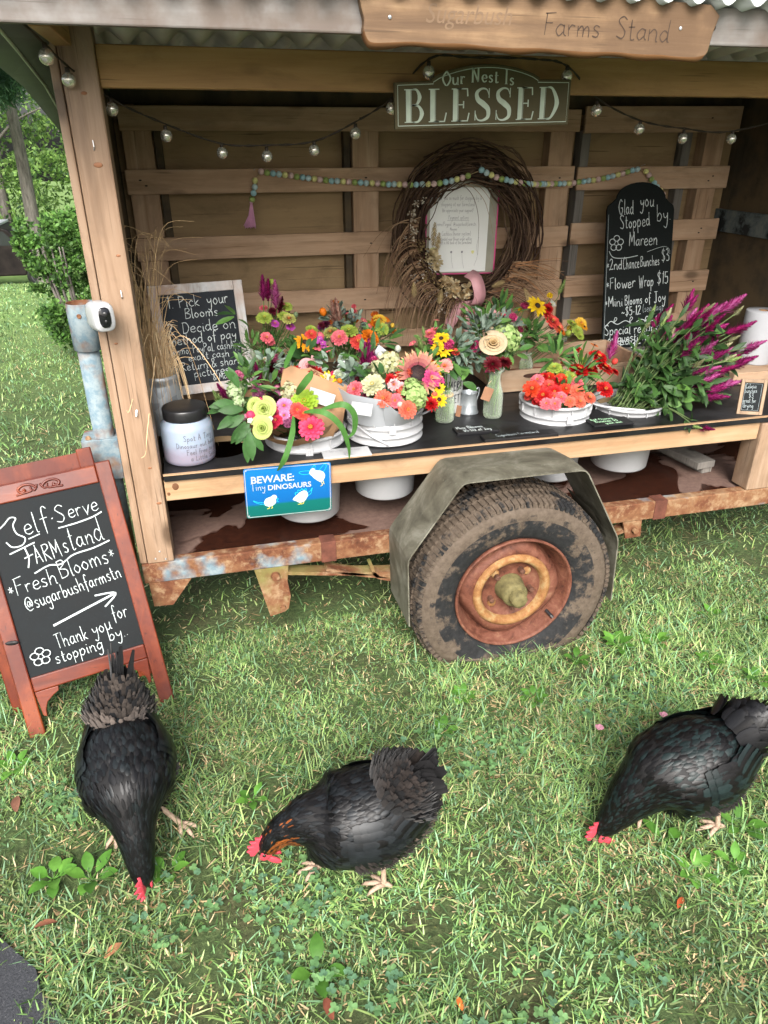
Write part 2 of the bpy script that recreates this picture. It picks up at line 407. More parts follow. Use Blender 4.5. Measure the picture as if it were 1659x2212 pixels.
def glass(name, col=(0.93, 0.97, 0.94), rough=0.02, alpha=0.32):
    N = NT(name, rough, 0.6); N.set('Base Color', col); N.set('IOR', 1.3)
    tr = N.node('ShaderNodeBsdfTransparent'); tr.inputs[0].default_value = (*col, 1); mx = N.node('ShaderNodeMixShader')
    lw = N.node('ShaderNodeLayerWeight'); lw.inputs[0].default_value = 0.35
    f = N.ramp(lw.outputs['Facing'], [(0.0, alpha * 0.3), (1.0, min(1, alpha * 2.2))])
    N.link(f, mx.inputs[0]); N.link(tr.outputs[0], mx.inputs[1]); N.link(N.b.outputs[0], mx.inputs[2])
    N.link(mx.outputs[0], N.t.nodes['Material Output'].inputs[0]); return N.m
M['glass'] = glass('clear_bottle_glass', (.86, .92, .84), 0.03, 0.22)
M['water'] = glass('vase_water', (.80, .88, .70), 0.05, 0.14)
M['acrylic'] = glass('clear_acrylic', (.75, .75, .68), 0.1, 0.35)
def pearl():
    N = NT('mercury_glass_bulb', 0.25, 0.6, 0.75); n = N.noise(N.co(), 160, 3); N.set('Base Color', N.ramp(n, [(0.35, (.55, .53, .46)), (0.65, (.85, .84, .78))])); return N.m
M['bulb'] = pearl()
def jar_m():
    N = NT('milky_jar_plastic', 0.35, 0.5); sx = N.node('ShaderNodeSeparateXYZ'); tc = N.node('ShaderNodeTexCoord'); N.link(tc.outputs['Object'], sx.inputs[0])
    n = N.noise(N.co(), 90, 4); f = N.math('ADD', sx.outputs['Z'], N.math('MULTIPLY', n, 0.02))
    N.set('Base Color', N.ramp(f, [(0.045, (.36, .33, .42)), (0.085, (.40, .48, .60))])); N.set('Subsurface Weight', 0.15); return N.m
M['jar'] = jar_m()

def vcol(name, rough=0.6, spec=0.3, trans=0.0, var=0.15, scale=60, sheen=0.0):
    N = NT(name, rough, spec); n = N.noise(N.co(), scale, 3)
    col = N.mix(1.0, N.attr(), N.ramp(n, [(0.3, 1 - var), (0.7, 1 + var)]), 'MULTIPLY'); N.set('Base Color', col)
    if sheen: N.set('Sheen Weight', sheen)
    if trans:
        tl = N.node('ShaderNodeBsdfTranslucent'); N.link(col, tl.inputs[0]); mx = N.node('ShaderNodeMixShader'); mx.inputs[0].default_value = trans
        N.link(N.b.outputs[0], mx.inputs[1]); N.link(tl.outputs[0], mx.inputs[2]); N.link(mx.outputs[0], N.t.nodes['Material Output'].inputs[0])
    return N.m
M['petal'] = vcol('flower_petals', 0.6, 0.25, 0.2)
M['leafm'] = vcol('fresh_foliage', 0.5, 0.25, 0.2)
M['treeleaf'] = vcol('tree_leaves', 0.55, 0.3, 0.35, 0.2, 3)
M['grass'] = vcol('lawn_blades', 0.5, 0.35, 0.25, 0.1, 20)
M['dry'] = vcol('dried_plant', 0.85, 0.15, 0.0, 0.2, 50)
M['vpaint'] = vcol('painted_marks', 0.5, 0.4, 0, 0.02)
M['bead'] = vcol('painted_wood_beads', 0.45, 0.4, 0, 0.05)
def feather_m():
    N = NT('hen_feathers', 0.40, 0.26); n = N.noise(N.co(), 40, 4)
    N.set('Base Color', N.mix(1.0, N.attr(), N.ramp(n, [(0.3, 0.75), (0.7, 1.3)]), 'MULTIPLY'))
    N.set('Sheen Weight', 0.0); N.set('Sheen Roughness', 0.4); return N.m
M['feather'] = feather_m()
M['fluff'] = vcol('hen_fluff', 0.85, 0.15, 0, 0.3, 70, 0.1)
M['henskin'] = plain('hen_leg_scales', (.50, .36, .26), 0.6, 0.3, 0, 0.25, 160, 0.5)
def bark():
    N = NT('tree_bark', 0.9, 0.2); v = N.co((1, 1, 0.2)); n = N.noise(v, 14, 6, 0.7); N.set('Base Color', N.ramp(n, [(0.35, (.09, .08, .07)), (0.65, (.26, .235, .21))])); N.bump(n, 0.8, 0.03); return N.m
M['barkm'] = bark()
def carpaint():
    N = NT('dusty_dark_paint', 0.5, 0.15); n = N.noise(N.co(), 3, 4); N.set('Base Color', N.ramp(n, [(0.3, (.008, .006, .006)), (0.7, (.024, .018, .016))])); return N.m
M['carpaint'] = carpaint()
M['carglass'] = plain('car_window_glass', (.03, .032, .036), 0.1, 0.6)
M['carroof'] = plain('pale_roof_trim', (.5, .52, .54), 0.35, 0.5)

def tone(names, k):  # light balance put into colour: daylit materials dimmed against the shaded stall interior
    """scale base colour, mostly dimming daylit surfaces so exposure can lift the shaded interior"""
    for nm in names:
        t = M[nm].node_tree; b = t.nodes['Principled BSDF']; src = b.inputs['Base Color'].links[0].from_socket
        dst = [l.to_socket for l in src.links]; mx = t.nodes.new('ShaderNodeMix'); mx.data_type = 'RGBA'; mx.blend_type = 'MULTIPLY'; mx.inputs[0].default_value = 1.0
        mx.inputs[7].default_value = (k, k, k, 1) if not isinstance(k, tuple) else (*k, 1); t.links.new(src, mx.inputs[6])
        for d in dst: t.links.new(mx.outputs[2], d)
tone(['grass'], (1.24, 1.14, 1.04)); tone(['treeleaf'], .80)
tone(['post', 'pine', 'fascia', 'bark', 'fender', 'bluepipe'], .66); tone(['slab'], (.84, .78, .68))
tone(['rust', 'rust2', 'rustgreen', 'hub', 'yrim', 'rim'], .62)
tone(['white_plastic', 'paper', 'tissue', 'jar', 'card', 'towel', 'enamel'], .62); tone(['kraft', 'crate'], .70)
tone(['petal'], .70); tone(['leafm'], .78); tone(['tyre', 'redwood', 'redwood_x', 'deck', 'henskin', 'comb'], .70); tone(['chalk'], .78)
tone(['fluff', 'slate', 'slate2', 'shelf'], .62); tone(['feather'], .50); tone(['tin', 'barkm', 'flash'], .75)
# ------------------------------------------------------------------ ground
def sst(a, b, t):
    t = max(0, min(1, (t - a) / (b - a))); return t * t * (3 - 2 * t)
def gz(x, y):
    z = 0.0
    if y > 4: z -= 0.06 * (min(y, 9) - 4)
    if y > 9: z -= 0.132 * (min(y, 31) - 9)
    if y > 31: z -= 0.02 * (y - 31)
    return z
def gzn(x, y):
    z = -0.06 * (np.clip(y, 4, 9) - 4) - 0.132 * (np.clip(y, 9, 31) - 9) - 0.02 * np.maximum(0, y - 31)
    return z + bumpz(x, y)
def bumpz(x, y):
    return 0.006 * np.sin(x * 9.1 + 1.3 * np.sin(y * 5.2)) * np.sin(y * 8.3 + 0.7) + 0.004 * np.sin(x * 23 + y * 17)
def lawn_mat():
    N = NT('soil_and_thatch', 0.9, 0.2); v = N.co(); n = N.noise(v, 5, 6, 0.65); n2 = N.noise(v, 70, 6, 0.75); n3 = N.noise(v, 1.3, 4, 0.6)
    soil = N.ramp(n2, [(0.3, (.022, .014, .009)), (0.5, (.065, .042, .026)), (0.7, (.16, .115, .075))])
    grn = N.ramp(n2, [(0.3, (.022, .040, .014)), (0.7, (.095, .14, .05))])
    col = N.mix(N.ramp(n, [(0.3, 0.35), (0.55, 0.95)]), soil, grn)
    tc = N.node('ShaderNodeTexCoord'); sx = N.node('ShaderNodeSeparateXYZ'); N.link(tc.outputs['Object'], sx.inputs[0])
    far = N.ramp(N.math('MULTIPLY', sx.outputs['Y'], 0.05), [(0.2, 0.0), (0.5, 0.92)])
    farc = N.ramp(n3, [(0.3, (.11, .19, .05)), (0.7, (.19, .28, .09))])
    N.set('Base Color', N.mix(far, col, farc)); N.bump(n2, 0.8, 0.01); return N.m
xs = sorted(set([-140, -90, -60, -40, -28, -20] + [round(-14 + i * 0.7, 3) for i in range(16)] + [round(-3 + i * 0.08, 3) for i in range(84)] + [4.5, 6, 9, 14, 20, 30, 45, 70, 110, 150]))
ys = sorted(set([-60, -30, -12, -6, -3, -1.5] + [round(-0.5 + i * 0.08, 3) for i in range(62)] + [5, 5.8, 6.6, 7.5, 8.3, 9, 10, 12, 15, 18, 22, 26, 31, 40, 55, 80, 120, 180]))
mb = MB(); mb.smooth = True
mb.grid([[(x, y, gz(x, y) + (float(bumpz(x, y)) if -1 < y < 5 and -3 < x < 4 else 0)) for x in xs] for y in ys])
struct(mb.build('lawn', lawn_mat()))
def asphalt():
    N = NT('wet_asphalt', 0.55, 0.4); v = N.co(); n = N.noise(v, 240, 4, 0.8); n2 = N.noise(v, 9, 4)
    col = N.ramp(n, [(0.35, (.018, .019, .022)), (0.6, (.05, .052, .058)), (0.72, (.17, .17, .17))]); N.set('Base Color', N.mix(N.ramp(n2, [(0.4, 0), (0.7, 0.4)]), col, (.03, .03, .033)))
    N.bump(n, 0.6, 0.004); return N.m
mb = MB()
ed = []
for i in range(60):
    t = i / 59; y = 1.62 - 3.2 * t; x = -0.74 + 0.30 * (1.42 - y) / 0.46 + 0.012 * sin(i * 2.1) + 0.008 * sin(i * 5.3)
    x = min(x, 0.3 + 0.01 * i)
    ed.append((x, y, 0.012))
mb.grid([[(-9, p[1], 0.012) for p in ed], [(p[0] - 0.05, p[1], 0.012) for p in ed], ed])
mb.grid([ed, [(p[0] + 0.01, p[1], -0.02) for p in ed]])
struct(mb.build('driveway', asphalt()))

# ------------------------------------------------------------------ the trailer stand
st = thing('farm_stand_trailer', 'old wooden market stand built on a rusty single axle trailer with flat tyre', 'farm stand', (0.9, 2.7, 0))
YF = 2.10
def board(name, mat, x0, x1, y0, y1, z0, z1, bevel=0.003, parent=st):
    m = MB(); m.box(x0, x1, y0, y1, z0, z1); return m.build(name, mat, parent, bevel=bevel)
# uprights
m = MB(); m.box(-0.254, -0.172, YF, YF + 0.085, 0.388, 1.86)
post = m.build('front_post', M['post'], st, bevel=0.004)
board('post_backer', M['post'], -0.278, -0.2565, YF + 0.006, YF + 0.10, 0.388, 1.86, 0.003)
board('front_post', M['post'], 1.985, 2.10, YF, YF + 0.09, 0.388, 0.6635, 0.004); board('front_post', M['post'], 2.30, 2.38, YF + 0.02, YF + 0.10, 0.694, 1.712, 0.004)
for x in (-0.20, 2.52):
    board('rear_post', M['pallet_v'], x - 0.04, x + 0.04, 3.34, 3.42, 0.388, 1.76)
m = MB(); m.mi = 0
for (x, z) in ((-.212, .43), (-.197, .40), (-.228, .405)): m.ball((x, YF - 0.001, z), 0.0035, n=6, m=4)
m.tube([(-.208, YF - .004, 1.60), (-.207, YF - .006, 1.585), (-.209, YF - .003, 1.578)], 0.0016, 5)
m.tube([(-.20, YF - .004, 1.242), (-.199, YF - .008, 1.226), (-.201, YF - .003, 1.222)], 0.0016, 5)
m.tube([(-.21, YF - .002, .905), (-.213, YF - .012, .89)], 0.003, 5)
m.build('nail', M['wire_light'], post)
m = MB(); m.smooth = True
for (x, z, r) in ((-.205, 1.545, .011), (-.192, 1.33, .006), (-.235, 1.10, .005), (-.20, .72, .006), (-.19, .60, .008), (-.21, 1.70, .007)): m.ball((x, YF - .0005, z), r, .0012, r * .55, 12, 6)
m.build('knot', plain('reddish_knot', (.24, .10, .045), .6), post)
# header, fascia, rafters, roof
board('header_beam', M['beam'], -0.1715, 2.55, YF + 0.02, YF + 0.06, 1.713, 1.803)
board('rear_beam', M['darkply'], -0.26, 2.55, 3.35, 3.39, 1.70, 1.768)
for x in (-0.24, 2.5): board('rafter', M['beamy'], x - 0.02, x + 0.02, 1.772, 3.34, 1.795 if x < 0 else 1.80, 1.84)
board('fascia_board', M['fascia'], -0.95, 2.62, 1.75, 1.77, 1.797, 1.872, 0.004)
def roofz(y): return 1.862 + (1.75 - y) * 0.055
m = MB(); m.smooth = True; rows = []
n_ = 420
for y in [1.70, 1.9, 2.1, 2.5, 3.0, 3.5]:
    rows.append([(-0.43 + 3.05 * i / n_, y, roofz(y) + 0.016 + 0.012 * sin(2 * pi * (3.05 * i / n_) / 0.076)) for i in range(n_ + 1)])
m.grid(rows)
roof = m.build('roof', M['roof'], st, fix=False)
so = roof.modifiers.new('solid', 'SOLIDIFY'); so.thickness = 0.0015
# second sheet, the one whose waves are seen end on over the header
m = MB(); m.smooth = True; rows = []
for y, z in ((1.772, 1.850), (1.95, 1.834), (2.118, 1.818)):
    rows.append([(-0.16 + 2.72 * i / n_, y, z + 0.0125 * sin(2 * pi * (2.72 * i / n_) / 0.084)) for i in range(n_ + 1)])
m.grid(rows); us = m.build('ceiling_sheet', M['roof'], st, fix=False); so = us.modifiers.new('solid', 'SOLIDIFY'); so.thickness = 0.0015
# drooping flashing on the left gable
m = MB(); m.smooth = True
inn = [(-0.262, 1.77, 1.838), (-0.268, 2.1, 1.80), (-0.29, 2.5, 1.755), (-0.32, 3.0, 1.66), (-0.34, 3.45, 1.55)]
mid_ = [(-0.335, 1.77, 1.826), (-0.338, 2.1, 1.785), (-0.35, 2.5, 1.74), (-0.37, 3.0, 1.645), (-0.38, 3.45, 1.535)]
out_ = [(-0.43, 1.77, 1.815), (-0.415, 2.1, 1.778), (-0.408, 2.5, 1.735), (-0.402, 3.0, 1.632), (-0.40, 3.45, 1.52)]
m.grid([inn, mid_, out_]); fl = m.build('edge_flashing', M['flash'], st, fix=False); so = fl.modifiers.new('solid', 'SOLIDIFY'); so.thickness = 0.002
m = MB(); m.tube([(a[0], a[1], a[2] - 0.004) for a in mid_], 0.004, 6); m.build('flashing_seam', plain('pale_seam_sealant', (.40, .44, .36), 0.5), fl)
# walls
board('back_panel', M['ply'], -0.243, 2.558, 3.335, 3.347, 0.40, 1.70, 0)
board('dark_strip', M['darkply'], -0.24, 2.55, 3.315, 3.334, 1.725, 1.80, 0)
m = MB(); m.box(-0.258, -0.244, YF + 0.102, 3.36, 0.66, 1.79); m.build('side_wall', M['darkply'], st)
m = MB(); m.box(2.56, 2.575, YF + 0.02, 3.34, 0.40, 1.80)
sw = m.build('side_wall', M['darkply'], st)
def flaky():
    N = NT('flaked_blue_grey_paint', 0.8, 0.3); n = N.noise(N.co(), 9, 6, 0.7); N.set('Base Color', N.ramp(n, [(0.4, (.02, .024, .026)), (0.5, (.10, .125, .13)), (0.65, (.17, .19, .18))])); return N.m
m = MB(); m.box(2.535, 2.559, YF + 0.1, 3.33, 1.20, 1.30); m.build('wall_rail', flaky(), st, bevel=0.003)
# counter with bucket holes
HOLES = [(0.30, 2.290, 0.112), (0.577, 2.278, 0.112), (1.243, 2.322, 0.112), (1.556, 2.335, 0.118), (0.02, 2.30, 0.098)]
def counter():
    bm = bmesh.new(); es = []
    def loop(ps):
        vs = [bm.verts.new(p) for p in ps]
        for i in range(len(vs)): es.append(bm.edges.new((vs[i], vs[(i + 1) % len(vs)])))
    z = 0.689
    loop([(-0.165, YF, z), (0.9, YF, z), (1.95, YF, z), (2.53, YF, z), (2.53, 2.93, z), (-0.165, 2.93, z)])
    for cx, cy, r in HOLES: loop([(cx + r * cos(2 * pi * k / 40), cy + r * sin(2 * pi * k / 40), z) for k in range(40)])
    bmesh.ops.triangle_fill(bm, use_beauty=True, use_dissolve=False, edges=es)
    top = list(bm.faces)
    ret = bmesh.ops.extrude_face_region(bm, geom=top)
    for v in ret['geom']:
        if isinstance(v, bmesh.types.BMVert): v.co.z -= 0.020
    bmesh.ops.recalc_face_normals(bm, faces=bm.faces)
    for f in bm.faces:
        c = f.calc_center_median(); f.material_index = 0
        if abs(f.normal.z) < 0.5 and c.y > YF + 0.02: f.material_index = 1
    me = bpy.data.meshes.new('counter'); 
    for v in bm.verts: v.co -= ORG[st]
    bm.to_mesh(me); bm.free(); me.materials.append(M['shelf']); me.materials.append(M['ply'])
    o = bpy.data.objects.new('counter', me); C.objects.link(o); o.parent = st; ORG[o] = ORG[st]; return o
counter()
m = MB(); m.box(-0.166, 2.53, YF - 0.003, YF + 0.012, 0.6882, 0.6908); m.build('counter_edging', M['pine'], st, bevel=0.001)
board('skirt_board', M['pine'], -0.168, 1.984, YF + 0.012, YF + 0.05, 0.598, 0.668)
m = MB(); m.smooth = False; m.ball((-0.135, YF + 0.0115, 0.645), 0.010, 0.0015, 0.012); m.ball((-.158, YF + .0115, .622), .005, .001, .006)
m.build('knot', plain('dark_knot', (.12, .05, .02), 0.7), st)
board('counter_batten', M['pine'], -0.10, 2.3, 2.91, 2.928, 0.60, 0.668)
board('counter_rear_board', M['crate'], -0.12, 0.28, 2.80, 2.822, 0.6895, 0.775)
# deck and chassis
m = MB(); m.box(-0.24, 2.56, YF + 0.045, 3.335, 0.355, 0.378); m.build('deck', M['deck'], st)
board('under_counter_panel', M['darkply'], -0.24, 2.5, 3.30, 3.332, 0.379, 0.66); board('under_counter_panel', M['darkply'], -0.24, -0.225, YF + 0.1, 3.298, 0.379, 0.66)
rail = board('chassis_rail', M['rust'], -0.275, 2.70, YF, YF + 0.044, 0.314, 0.387, 0.004)
for x in (0.335, 1.615):
    m = MB(); m.box(x - 0.026, x + 0.026, YF - 0.003, YF + 0.05, 0.310, 0.3895); m.build('rail_strap', plain('dark_red_rusty_strap', (.10, .035, .022), 0.8, 0.3, 0, 0.4, 25, .3), rail, bevel=0.002)
board('chassis_rail', M['rust'], -0.27, 2.70, 3.28, 3.335, 0.28, 0.354, 0.004)
for x in (0.0, 0.75, 1.5, 2.2): board('cross_member', M['rust'], x, x + 0.05, YF + 0.045, 3.27, 0.29, 0.353)
m = MB(); FX = frame((0, YF + 0.006, 0), (1, 0, 0), (0, 0, 1))
m.prism([(-.262, .3135), (-.126, .3135), (-.196, .219), (-.258, .222)], FX, -0.004, 0.004); m.build('corner_gusset', M['rust2'], st, bevel=0.001)
m = MB(); m.prism([(.079, .3135), (.195, .3135), (.188, .25), (.196, .19), (.186, .140), (.172, .128), (.120, .115)], FX, -0.004, 0.004)
hg = m.build('spring_hanger', M['rustgreen'], st, bevel=0.001)
m = MB(); m.lathe([(0.0, -0.016), (0.013, -0.016), (0.015, -0.010), (0.0155, 0.0)], (.148, YF, .282), 14, 'y'); m.build('bolt', M['rust2'], hg); m = MB(); m.lathe([(0.0, -0.010), (0.009, -0.010), (0.010, 0.0)], (.165, YF, .150), 8, 'y'); m.build('bolt', M['rust2'], hg)
m = MB(); m.prism([(1.464, .3135), (1.544, .3135), (1.551, .243), (1.486, .240)], FX, -0.004, 0.006); hg2 = m.build('spring_hanger', M['rust2'], st, bevel=0.001)
m = MB(); m.lathe([(0.0, -0.014), (0.011, -0.014), (0.013, 0.0)], (1.515, YF - .004, .278), 6, 'y'); m.build('bolt', M['rust2'], hg2)
m = MB(); 
for i, (x1, dz) in enumerate(((1.50, 0), (0.92, -0.014), (0.80, -0.026))):
    pth = smooth([(0.165 + 0.16 * i, YF + 0.03, 0.285 + dz + 0.004 * i), (0.55, YF + 0.03, 0.225 + dz), (0.92, YF + 0.03, 0.205 + dz), (1.3, YF + 0.03, 0.225 + dz), (1.50 - 0.16 * i, YF + 0.03, 0.28 + dz)], 4)
    up = MB()
    for a, b in zip(pth[:-1], pth[1:]): m.bar(a, b, 0.05, 0.012)
m.build('leaf_spring', M['rustgreen'], st)
m = MB(); m.lathe([(0.024, 1.93), (0.024, 3.5)], (0.92, 0, 0.243), 12, 'y'); m.build('axle', M['rust2'], st)
# offcut board and debris stored on the deck
ob = thing('timber_offcut', 'grey timber offcut lying on the trailer deck by the right post', 'timber', (1.95, 2.5, 0.38))
m = MB(); m.bar((1.93, 2.28, 0.425), (1.80, 3.2, 0.425), 0.09, 0.03); m.build('plank', M['grey_v'], ob, bevel=0.003)
m = MB(); m.bar((1.955, 2.30, 0.394), (1.83, 3.2, 0.394), 0.05, 0.03); m.build('bearer', M['grey_v'], ob, bevel=0.003)

# pallets fixed to the back wall
def pallet(x0, x1, slats, stiles, skew=0.0):
    for xa, xb in stiles: board('pallet_stringer', M['pallet_v'], xa, xb, 3.262, 3.333, 0.70, 1.70)
    for k, (z0, z1) in enumerate(slats):
        a = R.uniform(-.004, .004); b = R.uniform(-.004, .004); e = R.uniform(-.006, .006)
        m = MB(); m.hexa([(x0 + e, 3.244, z0 + a), (x1 + e, 3.244, z0 + b), (x1 + e, 3.261, z0 + b), (x0 + e, 3.261, z0 + a), (x0 + e, 3.244, z1 + a), (x1 + e, 3.244, z1 + b), (x1 + e, 3.261, z1 + b), (x0 + e, 3.261, z1 + a)])
        m.build('pallet_slat', M['pallet'], st, bevel=0.003)
pallet(-0.225, 1.70, [(1.632, 1.718), (1.408, 1.498), (1.158, 1.248), (0.915, 1.012), (0.735, 0.815)], [(-0.215, -0.105), (0.688, 0.80), (1.577, 1.690)])
pallet(1.722, 2.51, [(1.630, 1.735), (1.396, 1.492), (1.168, 1.262), (0.925, 1.025), (0.735, 0.815)], [(2.36, 2.46)])
board('pallet_stringer', M['grey_v'], 1.73, 1.772, 3.262, 3.333, 0.70, 1.64); board('pallet_stringer', M['grey_v'], 2.255, 2.30, 3.28, 3.333, 0.7, 1.7)
board('pallet_stringer', M['darkply'], 0.655, 0.684, 3.285, 3.333, 0.7, 1.7); board('pallet_stringer', M['darkply'], -0.10, -0.07, 3.285, 3.333, .7, 1.7)
m = MB()
for (x, z) in ((-.17, 1.46), (-.15, 1.44), (.74, 1.46), (.76, 1.20), (-.17, 1.2), (1.63, 1.45), (1.62, .96), (2.42, 1.45), (2.40, 1.43), (2.41, 1.22), (2.40, 1.2), (2.42, .97), (0.73, .96), (.72, 1.68), (2.36, 1.69)):
    m.ball((x, 3.243, z), 0.006, 0.001, 0.003, 6, 4)
m.build('nail_head', plain('black_nail_stain', (.03, .022, .018), .8), st)

# fender
NEAR = [(.554, .172), (.545, .428), (.716, .676), (1.128, .676), (1.285, .402), (1.297, .150)]
FAR = [(.556, .16), (.548, .415), (.722, .655), (1.128, .655), (1.285, .395), (1.297, .15)]
def rnd_corner(P, r=0.02):
    out = [P[0]]
    for i in range(1, len(P) - 1):
        a = Vector(P[i - 1]); b = Vector(P[i]); c = Vector(P[i + 1]); d1 = (a - b).normalized() * r; d2 = (c - b).normalized() * r
        for t in (0, .5, 1): 
            q = (b + d1) * (1 - t) ** 2 + b * 2 * t * (1 - t) + (b + d2) * t ** 2; out.append((q.x, q.y))
    out.append(P[-1]); return out
m = MB(); m.grid([[(x, 1.852, z) for x, z in rnd_corner(NEAR)], [(x, 1.95, z) for x, z in rnd_corner(NEAR)], [(x, YF - 0.004, z) for x, z in rnd_corner(FAR)]])
fd = m.build('fender', M['fender'], st, fix=False); so = fd.modifiers.new('solid', 'SOLIDIFY'); so.thickness = 0.004; so.offset = 0
m = MB(); m.grid([[(1.20, 1.90, .50), (1.262, 1.90, .40), (1.27, 1.90, .385)], [(1.20, YF - .01, .50), (1.262, YF - .01, .40), (1.27, YF - .01, .385)]])
m.build('fender_lip', M['fender'], fd, fix=False)

# wheel
WC = (0.92, 0, 0.243)
wh = thing('wheel_tmp', '', '', (0.92, 1.95, 0.243)); del wh['label']; del wh['category']; wh.name = 'wheel'; wh.parent = st
wh.location = Vector((0.92, 1.95, 0.243)) - ORG[st]
m = MB(); m.smooth = True
prof = [(.200, 1.872, 0), (.212, 1.856, 0), (.225, 1.846, 0.05), (.262, 1.836, .1), (.285, 1.834, .25), (.305, 1.833, 0.8), (.325, 1.838, 1), (.340, 1.852, .8), (.348, 1.872, .45), (.352, 1.91, .3), (.353, 1.95, .3), (.352, 1.99, .3), (.346, 2.03, .5), (.335, 2.048, .5), (.29, 2.06, .5), (.21, 2.045, .3)]
def tyre_pt(r, y, a):
    x = WC[0] + r * sin(a); z = WC[2] - r * cos(a)
    if z < 0.012:
        k = (0.012 - z); z = 0.012 - k * 0.06; y = y + (-0.22 if y < 1.95 else 0.22) * k; x += (x - WC[0]) * 0.25 * k
    elif z < 0.10 and y < 1.86:
        y -= 0.10 * (0.10 - z) * 0.6
    return (x, y, z)
na = 120; rows = [[tyre_pt(r, y, 2 * pi * k / na) for k in range(na)] for r, y, g in prof]
ids = [m.pts(r) for r in rows]
for i in range(len(rows) - 1):
    g = (prof[i][2] + prof[i + 1][2]) / 2; m.col = (g, g, g)
    for k in range(na):
        kk = (k + 1) % na; m.face((ids[i][k], ids[i][kk], ids[i + 1][kk], ids[i + 1][k]))
m.smooth = False; m.col = (.30, .30, .30)
nb = 104
for k in range(nb):                      # shoulder lugs and tread blocks
    for (r0, r1, y0, y1, off, wd) in ((.330, .3525, 1.838, 1.874, 0, .60), (.348, .3575, 1.876, 1.915, .3, .66), (.350, .3590, 1.921, 1.95, .1, .7), (.350, .3590, 1.956, 1.985, .55, .7), (.346, .3570, 1.99, 2.03, .2, .62)):
        a0 = 2 * pi * (k + off) / nb; a1 = a0 + 2 * pi * wd / nb; am = 0.25 * (a1 - a0)
        m.hexa([tyre_pt(r0, y0, a0), tyre_pt(r0, y0, a1), tyre_pt(r0 + .012, y1, a1 + am), tyre_pt(r0 + .012, y1, a0 + am),
                tyre_pt(r1 - (.008 if y0 < 1.85 else 0), y0, a0), tyre_pt(r1 - (.008 if y0 < 1.85 else 0), y0, a1), tyre_pt(r1, y1, a1 + am), tyre_pt(r1, y1, a0 + am)])
def child(mb, name, mat, par, **k):
    return mb.build(name, mat, par, **k)
ty = m.build('tyre', M['tyre'], wh)
m = MB(); m.smooth = True
m.lathe([(.205, 1.874), (.2105, 1.852), (.208, 1.846), (.203, 1.846), (.199, 1.856), (.194, 1.874), (.186, 1.884), (.183, 1.905), (.170, 1.935), (.16, 1.95)], WC, 64, 'y', False, False)
rows = []
for (r, y, wv) in ((.183, 1.925, 0.012), (.172, 1.893, 0.012), (.165, 1.882, .010), (.150, 1.874, 0.006), (.138, 1.874, 0), (.130, 1.884, 0)):
    rows.append([(WC[0] + (r + wv * cos(4 * (2 * pi * k / 64) + .7)) * sin(2 * pi * k / 64), y, WC[2] - (r + wv * cos(4 * (2 * pi * k / 64) + .7)) * cos(2 * pi * k / 64)) for k in range(64)])
m.grid(rows, True)
rim = m.build('rim', M['rim'], wh, fix=False)
m = MB(); m.smooth = True
m.lathe([(.142, 1.888), (.139, 1.870), (.131, 1.862), (.120, 1.861), (.112, 1.868), (.107, 1.884)], WC, 64, 'y', False, False)
m.build('rim_ring', M['yrim'], wh, fix=False)
m = MB(); m.smooth = True
m.lathe([(.107, 1.884), (.094, 1.897), (.06, 1.900), (.03, 1.90)], WC, 64, 'y', False, False)
m.build('rim_centre', M['rim'], wh, fix=False)
for k in range(5):
    a = 2 * pi * k / 5 + .15; m = MB()
    m.lathe([(.010, 1.90), (.010, 1.874), (.006, 1.870), (0.0001, 1.870)], (WC[0] + .076 * sin(a), 0, WC[2] - .076 * cos(a)), 6, 'y')
    m.build('lug_nut', M['lug'], wh)
m = MB(); m.smooth = True
for k in range(4):
    a = 2 * pi * k / 4 + .75
    m.ball((WC[0] + .082 * sin(a), 1.897, WC[2] - .082 * cos(a)), .016, .008, .016)
m.build('rim_bosses', M['yrim'], wh)
m = MB(); m.smooth = True
m.lathe([(.052, 1.905), (.050, 1.885), (.045, 1.868), (.044, 1.842), (.040, 1.836), (.034, 1.834)], WC, 24, 'y', False, True)
m.lathe([(.029, 1.838), (.029, 1.806), (.024, 1.800), (.012, 1.797), (.0001, 1.797)], WC, 8, 'y', False, False)
m.build('hub', M['hub'], wh)
m = MB(); m.tube([(1.058, 1.875, .137), (1.068, 1.852, .128), (1.073, 1.845, .123)], .006, 6); m.build('valve_stem', M['black_plastic'], wh)

# ------------------------------------------------------------------ pipe bollard with camera
pp = thing('pipe_post', 'flaking pale blue steel pipe post with rusty sleeve beside the wooden post', 'pipe post', (-0.352, 2.36, 0))
m = MB(); m.smooth = True; m.lathe([(.0325, 0.0), (.0325, 1.09)], (-.349, 2.36, 0), 28); m.build('pipe', M['bluepipe'], pp)
m = MB(); m.smooth = True; m.lathe([(.036, 1.025), (.0445, 1.028), (.0445, 1.165), (.043, 1.168), (.041, 1.165), (.041, 1.10), (.0001, 1.10)], (-.345, 2.36, 0), 28); m.build('sleeve', M['bluepipe'], pp)
m = MB(); m.box(-.418, -.306, 2.318, 2.42, .60, .742); m.build('base_bracket', M['bluepipe'], pp, bevel=.002)
m = MB(); m.lathe([(.0001, -.006), (.006, -.006), (.008, 0)], (-.35, 2.318, 1.135), 8, 'y'); m.build('bolt', M['rust2'], pp); m = MB(); m.ball((-.395, 2.33, .744), .01, .006, .012, 6, 4); m.build('bolt', M['rust2'], pp)
sc_ = thing('security_camera', 'small white security camera with black oval lens mounted at the edge of the wooden post', 'security camera', (-.257, 2.045, 1.188))
rot = Euler((radians(-4), 0, radians(22))).to_matrix()
def sq(t, e=0.55): return math.copysign(abs(t) ** e, t)
m = MB(); m.smooth = True; rows = []
